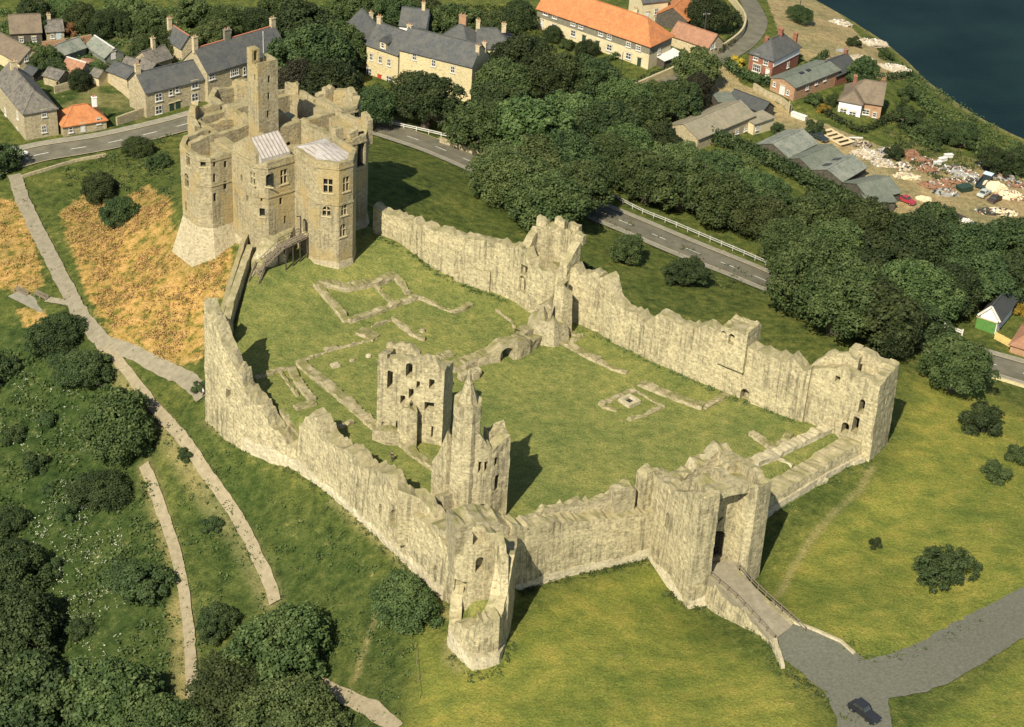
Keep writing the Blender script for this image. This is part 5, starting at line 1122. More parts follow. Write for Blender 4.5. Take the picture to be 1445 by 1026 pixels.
h = house('terraced_cottage', 'long lower terrace with slate roof and bay windows facing the road', 'terrace', (207,166), (297,141), 7.2, 131, 3.0, WS, RSL, 'u', (0, 0),
      [('f',224,137,1.6,1.7),('f',224,155,1.6,1.8),('f',275,119,1.6,1.7),('f',275,137,1.6,1.8),('f',250,126,.9,1.4),('f',241,130,.9,1.4),('f',242,152,1.0,2.1,'door',M_DGRN),('f',251,149,1.0,2.1,'door',M_DGRN)], [(.03,.5,1.8,1.1)])
h = house('terraced_cottage', 'tall end of the slate terrace with red ridge tiles and grouped mullioned windows', 'terrace', (294,145), (405,111), 8.4, 103, 4.0, WS, RSL, 'u', (0, 0),
      [('f',331,102,2.2,1.5),('f',299,108,1.6,1.3),('f',345,100,.8,1.8),('f',392,84,1.0,1.6),('f',372,90,1.0,1.5)], [(.01,.5,2.6,1.1,WSG),(.40,.5,2.2,1.5,WSL),(.47,.66,2.6,1.0),(.98,.5,1.8,1.2)], ridge=M_RIDGE)
house('rear_wing', 'small gabled back wing with tall thin chimney behind the slate terrace', 'house', (257,88), (279,83), 8, 3.4, 2.4, WSG, RSL, 'v', (0, 0), [], [(.3,.9,2.8,.9)], ridge=M_RIDGE)
house('garden_shed', 'old stone outhouse with lone chimney among the gardens', 'outhouse', (212,104), (243,94), 5, 2.2, 2.0, WS, RST, 'u', (0, 0), [], [(.5,.5,2.4,.8)])
house('barn', 'stone barn with dark cart arch and brown roof at the frame edge', 'barn', (-14,83), (29,106), 6.0, 2.9, 2.3, WSP, RBR, 'u', (0, 0), [('r',37,82,1.0,1.4)])
h = house('garden_house', 'low brown-roofed house with dark boarded wall among garden trees', 'house', (16,63), (60,60), 7, 2.6, 2.8, WDK, RBR, 'u', (0, 0), [('f',30,56,1.0,1.2),('f',48,55,1.0,1.2)])
house('garden_shed', 'small shed with pale blue door beyond the boarded house', 'shed', (66,58), (91,56), 5, 2.2, 1.6, WS, RST, 'u', (0, 0), [('f',83,50,1.2,1.9,'door',plain('pale_blue_paint', (.42,.48,.48), (.34,.40,.40), 2, .6, 0)),('f',74,51,.8,1.0)], [(.3,.8,1.8,.8)])
house('glasshouse', 'weathered glasshouse with whitened panes, lower of two in the garden', 'glasshouse', (92,88), (122,77), 4.5, 1.8, 1.6, RGL, RGL, 'u', (0, 0), [('f',97,83,.7,1.5,'door',M_WHITE)])
house('glasshouse', 'glasshouse with white ridge and white end door, upper of two in the garden', 'glasshouse', (122,73), (149,91), 4.6, 1.5, 1.7, RGL, RGL, 'u', (0, 0), [('r',160,78,1.2,1.9,'door',M_WHITE)], ridge=M_WHITE)
house('garden_shed', 'little reddish roofed outhouse screened by shrubs in the garden', 'outhouse', (86,112), (112,120), 5, 2.2, 2.0, WS, RTR, 'u', (0, 0), [], ridge=M_WHITE)
house('lean_to', 'low slate lean-to beside the gable of the terrace', 'outhouse', (152,113), (180,124), 5, 2.2, 1.2, WSG, RSL, 'u', (0, 0), [])
house('garden_shed', 'narrow grey shed behind the lean-to', 'shed', (172,104), (190,108), 4, 1.9, 1.2, WS, RST, 'u', (0, 0), [])
house('garden_shed', 'dark shed with stone slates close to the terrace roof', 'shed', (192,104), (212,112), 4, 1.9, 1.2, WDK, RST, 'u', (0, 0), [])
# pale houses by the road
h = house('stone_house', 'pale stone house with red front door and gabled dormer', 'house', (517,104), (561,119), 8.2, 62, 3.8, WSP, RSL, 'u', (0, 0),
      [('f',524,80,1.0,1.6),('f',537,84,1.0,1.6),('f',549,88,1.0,1.6),('f',521,101,1.5,1.6),('f',549,112,1.5,1.6),('f',535.5,111,1.1,2.2,'door',M_RED)], [(.98,.5,1.8,1.2),(.02,.5,1.4,1.1)])
dm = MB(); q = h.P(h.L*.52, .7, h.ze); rz = math.atan2(h.d[1], h.d[0]); dm.box((q[0], q[1], h.ze+.9), (1.7, 1.6, 2.0), rz=rz); do = dm.build('dormer', WSP, h.root)
dm = MB(); e1 = h.P(h.L*.52-1.15, -.25, h.ze+1.7); e2 = h.P(h.L*.52+1.15, -.25, h.ze+1.7); e3 = h.P(h.L*.52, -.25, h.ze+2.9); f1_ = h.P(h.L*.52-1.15, 2.6, h.ze+1.7); f2_ = h.P(h.L*.52+1.15, 2.6, h.ze+1.7); f3_ = h.P(h.L*.52, 2.6, h.ze+2.9)
dm.add([e1, e2, e3, f1_, f2_, f3_], [(0, 1, 2), (5, 4, 3), (0, 2, 5, 3), (2, 1, 4, 5), (0, 3, 4, 1)]); dm.build('dormer_roof', RSL, do)
wq = h.P(0, -.1, 0), h.P(h.L, -.1, 0), -h.n; window_on(do, wq, *proj(h.P(h.L*.52, -.1, h.ze+1.0)), .9, 1.2)
for c_h in (do,): c_h.matrix_parent_inverse = Matrix.Translation(-h.root.location)
for c_h in h.root.children:
    if not c_h.get('_p'): c_h['_p'] = 1; c_h.matrix_parent_inverse = Matrix.Translation(-h.root.location)
house('stone_house', 'long pale stone house with plain slate roof and three upper windows', 'house', (563,120), (664,146), 8.0, 69, 3.6, WSP, RSL, 'u', (0, 0),
      [('f',585,80,1.0,1.5),('f',612,89,1.0,1.5),('f',639,98,1.0,1.5),('f',590,105,1.0,1.5),('f',617,114,1.0,1.6)], [(.99,.35,1.2,.9),(.99,.75,1.6,.9)])
house('stone_house', 'grey roofed house stepping uphill from the red door house', 'house', (487,66), (513,97), 8, 5.0, 3.6, WSP, RSL, 'u', (0, 0), [('f',500,62,1,1.4)], [(.3,.6,1.2,.9)])
house('stone_house', 'hipped slate house with tall orange chimney behind the pale houses', 'house', (612,84), (660,96), 9, 4.6, 3.2, WSP, RSL, 'u', (1, 1), [('f',640,78,1,1.4)], [(.5,.6,2.6,1.8,WBO)])
house('stone_house', 'slate house half hidden by tree crowns at the end of the pale row', 'house', (672,92), (722,95), 9, 4.2, 3.0, WSP, RSL, 'u', (0, 1), [('f',700,85,1,1.4)], [(.75,.5,1.2,1.0),(.02,.5,1.8,.9)])
house('stone_house', 'small gabled slate house with white gable behind the dormer house', 'house', (563,58), (600,62), 7, 4.0, 3.0, WWH, RSL, 'u', (0, 0), [], [(.8,.5,1.6,.8)])
# orange roofed terrace above the wood
h = house('brick_terrace', 'long terrace with orange pantile roof, slate-hung upper storey and white windows', 'terrace', (757,40), (914,98), 9.0, 5.3, 4.2, WRE, ROR, 'u', (0, 1),
      [('f',x,y,1.3,1.1) for x, y in ((770,18),(783,23),(809,33),(820,37),(848,47),(860,52),(887,63),(901,68))]+[('f',782,38,1.4,1.5),('f',809,47,1.4,1.5),('f',860,67,1.5,1.5),('f',887,79,1.5,1.5)]+
      [('f',764,33,1.0,2.0,'door',M_WHITE),('f',824,55,1.0,2.1,'door',M_DGRN),('f',843,63,1.0,2.1,'door',M_DGRN),('f',902,87,1.0,2.1,'door',M_DGRN),('r',930,72,1.0,1.4)],
      [(.74,.62,1.6,1.3,WSP),(.35,.6,1.6,1.3,WSP)], over=.5, band=(3.0, 5.0, WSL), z=None)
house('lean_to', 'small lean-to with bright white sheet roof at the end of the orange-roofed terrace', 'shed', (936,97), (962,88), 3.4, 1.9, .5, WDK, M_WHITE, lean=True, drop=1)
house('cottage', 'cream cottage with white door glimpsed above the orange-roofed terrace', 'cottage', (904,31), (940,29), 7, 5.0, 3, WRE, RSL, 'u', (0, 0), [('f',926,16,1.0,1.6),('f',913,22,1.0,2.1,'door',M_WHITE),('f',926,27,1.0,1.2)])
house('outbuilding', 'outbuilding with orange pantile roof standing above the brown-roofed range', 'outbuilding', (968,45), (992,27), 8, 2.8, 2.6, WDK, ROR, 'u', (0, 0), [])
house('outbuilding', 'long brown-tiled outbuilding range ending in a stone gable by the lane', 'outbuilding', (944,63), (998,84), 6, 2.6, 2.4, WSG, RTR, 'u', (0, 0), [('r',1004,66,.7,1.0),('r',1009,64,.7,1.0)])
h = house('brick_house', 'square red brick house with hipped slate roof and three chimneys', 'house', (1055,98), (1088,111), 12, 74, 3.2, WBR, RSL, 'v', (1, 1),
      [('f',1067,81,1.3,1.3),('f',1081,88,1.3,1.3),('f',1068,96,2.2,1.8),('f',1083,103,1.1,2.2,'door',M_WHITE),('r',1112,92,.9,1.2),('r',1128,85,.9,1.2)], [(.1,.5,1.5,.9,WBR),(.5,.62,1.5,1.1,WBR),(.8,.95,1.8,.9,WBR)])
m = MB(); q0_, q1_, _n = h.fc['r']; n3 = np.r_[_n, 0]; a_ = np.array(q0_); b_ = np.array(q1_); m.box((a_+b_)/2*[1, 1, 0]+[0, 0, h.ze-1.0]+n3*.06, (h.D-.3, .1, 1.6), ax=(np.r_[h.n, 0], n3, (0, 0, 1))); o = m.build('render_band', WWH, h.root); o.matrix_parent_inverse = Matrix.Translation(-h.root.location)
h = house('workshop', 'long brick workshop with low grey-green roof and two skylights', 'workshop', (1086,127), (1119,143), 17, 110, 1.0, WBO, RGG, 'v', (0, 0),
      [('f',1093,119,.8,1.0),('f',1112,131,.8,1.0),('f',1104,127,1.5,2.3,'door',M_WHITE),('r',1139,123,.9,1.1),('r',1152,116,.9,1.1),('r',1164,111,.9,1.1)], over=.4)
m = MB()
for fy in (.35, .5): q = h.P(h.L*.55, h.D*fy, h.zr+.12); m.box(q, (1.2, 1.2, .2), rz=math.atan2(h.d[1], h.d[0]))
o = m.build('skylight', M_DARK, h.root); o.matrix_parent_inverse = Matrix.Translation(-h.root.location)
house('outbuilding', 'dark slate outbuilding wedged between workshop and bungalow', 'outbuilding', (1177,122), (1207,113), 7, 2.6, 2.2, WBR, RSD, 'u', (0, 0), [], [(.95,.5,1,.7,WBR)])
h = house('bungalow', 'white and brown bungalow with grey tiled roof in hedged garden', 'bungalow', (1188,155), (1241,169), 8.5, 2.8, 3.4, WBO, RBR, 'u', (1, 0),
      [('f',1222,158,1.6,1.2),('f',1234,162,.9,1.1),('r',1254,153,.9,1.0)], [(.93,.6,1.0,.8,WBR),(.2,.7,1.2,.8,WBR)], over=.45)
house('', '', '', (1182,157), (1213,166), 4.5, 2.8, 1.9, WWH, RBR, 'v', (1, 0), [('f',1190,157,1.6,1.2),('f',1203,161,1.6,1.2)], root=h.root, wname='porch_wall', rname='porch_roof')
h = house('barn', 'long low barn with pale mossy sheet roof beside the yard', 'barn', (983,212), (1062,184), 8.5, 2.6, 1.9, WS, RMO, 'u', (0, 0), [('f',1040,186,1.2,1.0),('f',1052,182,1.0,1.0)])
house('shed', 'dark sloping-roofed shed behind the mossy barn', 'shed', (1026,150), (1074,172), 4.5, 1.8, 1.6, WDK, RSD, 'u', (0, 0), [])
house('shed', 'small grey flat-topped shed at the barn corner', 'shed', (1012,158), (1036,158), 4, 2.4, .25, WDK, RGG, lean=True)
house('kiosk', 'little cream kiosk with mossy flat roof at the barn end', 'kiosk', (1062,191), (1090,183), 3.4, 2.6, .25, WRE, RMO, lean=True, win=[('f',1068,181,.8,.9)])
for k, (A, Bq, D, rs, rm, lb) in enumerate((((1066,213),(1110,233),11,1.7,RGL,'end glasshouse shed with ribbed pale roof nearest the barn'),((1111,233),(1142,248),11,1.2,RGG,'green-grey shed between the two glasshouse sheds'),((1144,249),(1186,267),10,1.4,RGL,'pale roofed shed with two dark square skylights beside the yard'),((1188,267),(1224,292),8.5,1.6,RGG,'gabled green-grey shed at the yard corner by the red car'))):
    h = house('yard_shed', lb, 'shed', A, Bq, D, 1.5, rs, WDK, rm, 'v', (0, 0), [], group=None)
    if k == 2:
        m = MB()
        for fy in (.3, .68):
            q = np.array(h.P(h.L*.24, h.D*fy, h.ze+rs*.5+.22)); t = np.array([h.d[0]*h.L/2, h.d[1]*h.L/2, rs]); t /= np.linalg.norm(t); m.box(q, (1.6, 1.5, .12), ax=(t, np.r_[h.n, 0], np.cross(t, np.r_[h.n, 0])))
        o = m.build('skylight', M_DARK, h.root); o.matrix_parent_inverse = Matrix.Translation(-h.root.location)
house('yard_shed', 'low flat grey shed end next to the red car', 'shed', (1222,296), (1262,297), 5, 1.6, .3, WDK, RGG, lean=True)
h = house('garage', 'roadside garage with big green door, white bargeboards and dark roof', 'garage', (1380,464), (1404,472), 11, 3.0, 2.2, WWH, RSD, 'v', (0, 0), [('f',1391,460,3.6,2.5,'door',M_GREEN)], over=.5)
m = MB()
for s, e in ((h.P(-.5, -.3, h.ze-.2), h.P(h.L/2, -.3, h.zr+.1)), (h.P(h.L+.5, -.3, h.ze-.2), h.P(h.L/2, -.3, h.zr+.1))): m.bar(s, e, .08, .4)
o = m.build('bargeboard', M_WHITE, h.root); o.matrix_parent_inverse = Matrix.Translation(-h.root.location)
house('bungalow', 'red-brown roofed bungalow cut by the frame edge beside the yellow fence', 'bungalow', (1424,497), (1470,512), 8, 1.6, 1.6, WBO, RTR, 'u', (1, 0), [])
house('garden_shed', 'low grey shed against the wall behind the corner house', 'shed', (62,118), (84,124), 4, 1.9, 1.1, WS, RST, 'u', (0, 0))
house('garden_shed', 'tiny dark hut between the barn and the corner house', 'shed', (34,112), (48,117), 3, 1.8, .9, WDK, RSD, 'u', (0, 0))
house('garden_shed', 'low rusty roofed pen beside the upper glasshouse', 'shed', (108,98), (138,108), 4, 1.1, .6, WDK, RTR, 'u', (0, 0))
house('garden_shed', 'pale rendered privy behind the lean-to wall', 'shed', (128,118), (140,122), 3, 2.1, .9, WRE, RST, 'u', (0, 0))
# ------------------------------------------------------------------ walls, fences, poles
def wall_run(name, label, pts, h_, th, mat, cat='wall', rag=.05, drop=.8, step=1.5, disp=.03, **kw):
    P = [G(*p) for p in pts]; Q = resample(np.array(catmull([p[:2] for p in P], 5)), 1.2)
    o = ruin(name, [(q[0], q[1], h1(*q)-drop, h1(*q)+h_) for q in Q], th, mat, None, rag=rag, step=step, side=-1, seed=int(pts[0][0]) % 97, disp=disp, toplump=.1, **kw); return tag(o, label, cat)
wall_run('boundary_wall', 'tall pale stone wall curving beside the river lane', [(893,130),(935,112),(975,95),(1000,84),(1025,70),(1047,52),(1052,32),(1040,12),(1025,-5)], 1.9, .5, WSP)
wall_run('garden_wall', 'pale garden wall between cottage and terrace beside the road', [(166,178),(185,171),(206,163)], 1.9, .5, WS)
wall_run('garden_wall', 'sloping pale wall running from the lean-to down to the road', [(152,116),(175,134),(202,158)], 2.0, .5, WSG)
wall_run('garden_wall', 'short grey garden wall behind the orange-roofed cottage', [(78,133),(92,129),(107,125)], 1.8, .4, WS)
wall_run('garden_wall', 'dark field wall curving across the far gardens', [(100,48),(130,44),(165,38),(210,42),(250,38)], 1.1, .4, WS)
wall_run('roadside_wall', 'low stone wall at the verge between road and sycamore wood', [(620,202),(660,216),(690,228)], 1.2, .5, WS)
wall_run('roadside_wall', 'low pale kerb wall below the main road past the round tree', [(1378,528),(1410,537),(1450,549)], .5, .4, WSP)
wall_run('roadside_wall', 'low dark retaining wall along the upper edge of the footpath junction', [(32,252),(70,240),(108,229),(150,221)], .6, .4, WS)
wall_run('garden_wall', 'garden wall stepping down beside the small red outhouse', [(80,126),(98,112),(120,100)], 1.6, .4, WS)
wall_run('garden_wall', 'brick-coloured garden wall behind the glasshouse pair', [(60,68),(100,63),(130,58)], 1.5, .4, WBO)
wall_run('garden_wall', 'stone yard wall before the barn', [(30,112),(52,108),(72,104)], 1.5, .4, WS)
wall_run('yard_wall', 'stone yard wall with gap in front of the workshop', [(1062,126),(1078,136),(1100,146),(1114,158)], 1.5, .5, WS)
M_FENCE = plain('worn_white_paint', (.46,.45,.40), (.34,.33,.29), 2, .7, .05)
def fence(label, pts, mat, h=1.1, rails=(1.0, .6), post=2.4, w=.12, boards=False, name='rail_fence', rt=.06, cat='fence'):
    P = [G(*p) for p in pts]; o = empty(name, P[0], label, cat); Q = resample(np.array(catmull([p[:2] for p in P], 5)), post); Q = [np.array([q[0], q[1], h1(*q)]) for q in Q]
    for q in Q:
        mb = MB(); mb.box((0, 0, h/2-.1), (w*1.2, w*1.2, h+.3)); x = mb.build('post', mat, o); x.matrix_parent_inverse = Matrix.Translation(-o.location); x.location = q
    mb = MB()
    for a, b_ in zip(Q, Q[1:]):
        for r in rails: mb.bar(a+[0, 0, r], b_+[0, 0, r], rt, w*(1.3 if not boards else 3))
    x = mb.build('rail', mat, o); x.matrix_parent_inverse = Matrix.Translation(-o.location); return o
fence('white post and rail fence along the verge above the main road', [(866,281),(905,301),(950,319),(1000,340),(1050,361),(1096,381)], M_FENCE, 1.1, w=.10)
fence('short end of white rail fence beyond the leaning bare tree', [(1332,464),(1345,469),(1357,474)], M_WHITE, 1.3, w=.18)
fence('white rail fence partly hidden under roadside trees', [(552,178),(590,186),(640,198)], M_WHITE, 1.0, w=.12)
M_YEL = plain('yellow_boards', (0.62, 0.46, 0.17), (0.52, 0.38, 0.13), 2, .8, .1)
fence('yellow boarded fence beside the green garage', [(1403,478),(1414,484),(1425,490)], M_YEL, 1.5, (1.3, 1.0, .7, .4, .15), 1.6, .1, True, 'board_fence')
fence('thin dark wire fence dividing the rough slope from the front lawn', [(586,915),(589,950),(592,985)], M_WOOD, .9, (.8,), 2.6, .06, rt=.025)
def pole(label, px, py, h, r=.16, name='utility_pole', mat=M_DWOOD, arm=True, cat='pole'):
    p = G(px, py); o = empty(name, p, label, cat); mb = MB(); mb.tube((0, 0, -.4), (0, 0, h), r, r*.7, 8); mb.build('shaft', mat, o)
    if arm:
        mb = MB(); mb.box((0, 0, h-.5), (1.8, .12, .14), rz=.4); mb.build('crossarm', mat, o); mb = MB()
        for k in (-.8, -.4, .4, .8): mb.tube((math.cos(.4)*k, math.sin(.4)*k, h-.43), (math.cos(.4)*k, math.sin(.4)*k, h-.2), .06, .05, 6)
        mb.build('insulator', M_WHITE, o)
    return o
pole('tall dark double pole in the lane garden', 991, 71, 9.5, .22)
pole('thin pole in the grass garden above the glasshouses', 189, 83, 6, .09, arm=False)
pole('thin dark pole at the hedge below the orange-roofed terrace', 876, 108, 6, .1, arm=False)
pole('thin pole on the bank by the river lane', 1127, 22, 6.5, .12, arm=False)
pole('dark post on the wall beside the workshop yard', 1112, 161, 3.2, .25, 'gate_post', WS, False, 'post')
# ================================================================== trees
def leafmat(name, dark, mid, light):
    m, nt, b = nodes(name); L = nt.links
    geo = N(nt, 'ShaderNodeNewGeometry'); oi = N(nt, 'ShaderNodeObjectInfo')
    at = N(nt, 'ShaderNodeAttribute', attribute_name='leaf')
    n1 = noise_n(nt, geo.outputs['Position'], 0.35, 3, 0.6)
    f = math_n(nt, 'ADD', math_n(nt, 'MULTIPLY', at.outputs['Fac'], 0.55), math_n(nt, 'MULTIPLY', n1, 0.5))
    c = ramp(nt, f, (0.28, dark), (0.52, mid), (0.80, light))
    hs = N(nt, 'ShaderNodeHueSaturation'); L.new(c, hs.inputs['Color'])
    L.new(math_n(nt, 'MULTIPLY_ADD', oi.outputs['Random'], 0.032, 0.474), hs.inputs['Hue']); L.new(math_n(nt, 'MULTIPLY_ADD', oi.outputs['Random'], 0.75, 0.55), hs.inputs['Value'])
    L.new(hs.outputs[0], b.inputs['Base Color']); b.inputs['Roughness'].default_value = 0.6; b.inputs['Specular IOR Level'].default_value = 0.15
    tr = N(nt, 'ShaderNodeBsdfTranslucent'); L.new(hs.outputs[0], tr.inputs[0]); ms = N(nt, 'ShaderNodeMixShader'); ms.inputs[0].default_value = 0.2
    L.new(b.outputs[0], ms.inputs[1]); L.new(tr.outputs[0], ms.inputs[2]); L.new(ms.outputs[0], nt.nodes['Material Output'].inputs[0]); return m
LM_D = leafmat('leaf_dark', (0.018, 0.033, 0.012), (0.036, 0.060, 0.020), (0.076, 0.106, 0.035))
LM_M = leafmat('leaf_green', (0.024, 0.042, 0.014), (0.050, 0.080, 0.024), (0.104, 0.138, 0.044))
LM_L = leafmat('leaf_light', (0.032, 0.054, 0.017), (0.068, 0.100, 0.031), (0.135, 0.166, 0.054))
LM_C = leafmat('leaf_copper', (0.018, 0.018, 0.010), (0.034, 0.034, 0.017), (0.060, 0.058, 0.028))
LM_Y = leafmat('leaf_yellow', (0.16, 0.13, 0.02), (0.34, 0.27, 0.03), (0.55, 0.42, 0.05))
LM_R = leafmat('leaf_russet', (0.06, 0.03, 0.015), (0.14, 0.07, 0.03), (0.25, 0.14, 0.06))
M_BARK = plain('bark', (0.16, 0.13, 0.09), (0.07, 0.055, 0.04), 4, .95, .5)
def leaf_mesh(name, lobes, n, size, seed, mat, up=.35, core=.55, squash=1.0):
    """leaves spread over and inside several lobes (centre, radius)"""
    r = np.random.default_rng(seed); c = np.array([l[0] for l in lobes]); rad = np.array([l[1] for l in lobes]); wt = rad**2/np.sum(rad**2)
    k = r.choice(len(lobes), n, p=wt); d = r.normal(size=(n, 3)); d /= np.linalg.norm(d, axis=1)[:, None]
    d[:, 2] = np.where(d[:, 2] < -.35, -d[:, 2], d[:, 2])
    # twiggy bunches: leaves gather round random tips
    rr = rad[k]*(core+(1.06-core)*r.random(n)**.6)*(1+.10*np.sin(d[:, 0]*7+k)+.10*np.sin(d[:, 1]*9+k*2))
    p = c[k]+d*rr[:, None]*np.array([1, 1, squash])
    p += r.normal(size=(n, 3))*size*.35
    nn = d*.8+r.normal(size=(n, 3))*.55+np.array([0, 0, up]); nn /= np.linalg.norm(nn, axis=1)[:, None]
    t = np.cross(nn, r.normal(size=(n, 3))); t /= np.linalg.norm(t, axis=1)[:, None]; b_ = np.cross(nn, t)
    s = size*(.6+.8*r.random(n))[:, None]; e = s*(.55+.3*r.random(n))[:, None]
    bend = nn*s*.18
    v = np.stack([p-t*s, p-b_*e+bend, p+t*s, p+b_*e+bend], 1).reshape(-1, 3)
    me = bpy.data.meshes.new(name); me.vertices.add(4*n); me.vertices.foreach_set('co', v.ravel()); me.loops.add(4*n); me.loops.foreach_set('vertex_index', np.arange(4*n))
    me.polygons.add(n); me.polygons.foreach_set('loop_start', np.arange(0, 4*n, 4)); me.polygons.foreach_set('loop_total', np.full(n, 4)); me.update()
    cl = r.random(len(lobes))
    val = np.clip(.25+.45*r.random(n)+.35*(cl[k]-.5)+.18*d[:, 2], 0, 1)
    at = me.attributes.new('leaf', 'FLOAT', 'POINT'); at.data.foreach_set('value', np.repeat(val, 4)); me.materials.append(mat); return me
def crown_lobes(R_, hgt, n, seed, base=.35):
    r = random.Random(seed); L = []
    for i in range(n):
        a = i*2.399+r.random()*.7; f = (i+.5)/n; z = base*hgt+(hgt*(1-base))*(1-f*.95); ring = R_*(.25+.62*math.sin(min(1, f*1.15+.1)*math.pi*.62))*(.75+.35*r.random())
        q = R_*(.34+.16*r.random()); L.append(((ring*math.cos(a), ring*math.sin(a), max(z-q*.7, base*hgt*.7)), q))
    L.append(((0, 0, hgt*(base+.25)), R_*.55)); return L
def clump_lobes(R_, hgt, n, seed):
    """many small boughs over an uneven dome, so that the crown is lumpy and lets dark gaps show"""
    r = random.Random(seed); L = []; big = [(r.uniform(0, 6.28), r.uniform(.25, .5)) for _ in range(5)]
    for i in range(n):
        a = i*2.399+r.uniform(-.3, .3); f = (i+.5)/n; el = math.asin(min(1, -.45+1.45*f))
        k = 1+.20*math.sin(a*2+seed)+.15*math.sin(a*3+seed*2+el)+r.uniform(-.2, .14)
        q = R_*r.uniform(.15, .27)
        x = (R_-q*.8)*k*math.cos(el); z = hgt*.46+(hgt*.54-q*.6)*math.sin(el)*(.82+.3*r.random())
        L.append(((x*math.cos(a), x*math.sin(a), z), q))
    for _ in range(10): a = r.uniform(0, 6.28); L.append(((R_*.4*math.cos(a), R_*.4*math.sin(a), hgt*r.uniform(.35, .7)), R_*.3))
    return L
def trunk_mesh(name, R_, hgt, seed, lobes):
    r = random.Random(seed); mb = MB(); t = R_*.07+.08; p = np.array([0, 0, -.6]); top = np.array([r.uniform(-.3, .3), r.uniform(-.3, .3), hgt*.42]); mb.tube(p, top, t*1.35, t*.8, 8)
    for l in lobes[:10]: mb.tube(top*(.6+.35*r.random()), np.array(l[0]), t*.5, t*.14, 5)
    me = mb.mesh(name); me.materials.append(M_BARK); return me
VAR = {}
def variant(kind, i):
    key = (kind, i)
    if key in VAR: return VAR[key]
    mat = {'dark': LM_D, 'green': LM_M, 'light': LM_L, 'copper': LM_C, 'bush': LM_M, 'dbush': LM_D, 'yellow': LM_Y, 'russet': LM_R, 'open': LM_D}[kind]
    sd = sum(map(ord, kind))+i*17
    if kind in ('bush', 'dbush', 'yellow', 'russet'):
        lb = crown_lobes(1.0, 1.5, 7, sd, .12); lm = leaf_mesh('foliage', lb, 6000, .058, sd, mat); tm = trunk_mesh('stem', 1.0, 1.3, sd, lb)
    elif kind == 'open':
        lb = clump_lobes(1.0, 1.9, 46, sd); lb = [(c, q*.85) for c, q in lb]; lm = leaf_mesh('crown', lb, 9000, .036, sd, mat, core=.35); tm = trunk_mesh('trunk', 1.0, 1.9, sd, lb)
    else:
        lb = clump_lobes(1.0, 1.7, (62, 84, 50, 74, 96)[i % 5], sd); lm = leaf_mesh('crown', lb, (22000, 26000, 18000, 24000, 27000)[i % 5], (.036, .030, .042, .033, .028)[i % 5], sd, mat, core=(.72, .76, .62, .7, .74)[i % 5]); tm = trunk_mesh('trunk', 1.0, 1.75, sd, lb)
    VAR[key] = (lm, tm); return VAR[key]
_tc = [0]
def plant(name, label, kind, px, py, R_, hs=1.0, var=None, cat='tree', group=None, foot=False, sink=0.0):
    """px,py: where the middle of the crown is seen (or the foot of the stem with foot=True); R_: crown radius in metres"""
    _tc[0] += 1; i = var if var is not None else (_tc[0]*3) % 5; lm, tm = variant(kind, i)
    bushy = kind in ('bush', 'dbush', 'yellow', 'russet'); hh = R_*(1.5 if bushy else 1.75)*hs
    if foot: p = G(px, py)
    else:
        p = G(px, py)
        for _ in range(6): q = W(px, py, p[2]+hh*.55-sink*R_*hs); p = np.array([q[0], q[1], h1(q[0], q[1])])
    o = empty(name, p, label, cat, group, rz=random.random()*6.28)
    for me in (lm, tm):
        c = bpy.data.objects.new('crown' if me is lm and not bushy else ('foliage' if me is lm else ('stem' if bushy else 'trunk')), me); COL.objects.link(c); c.parent = o; c.scale = (R_*random.uniform(.93, 1.07), R_*random.uniform(.93, 1.07), R_*hs); c.location.z = -sink*R_*hs
    return o
T = lambda *a, **k: plant('tree', *a, **k)
Bu = lambda lab, kind, px, py, R_, hs=1.0, **k: plant('bush', lab, kind, px, py, R_, hs, cat='bush', **k)
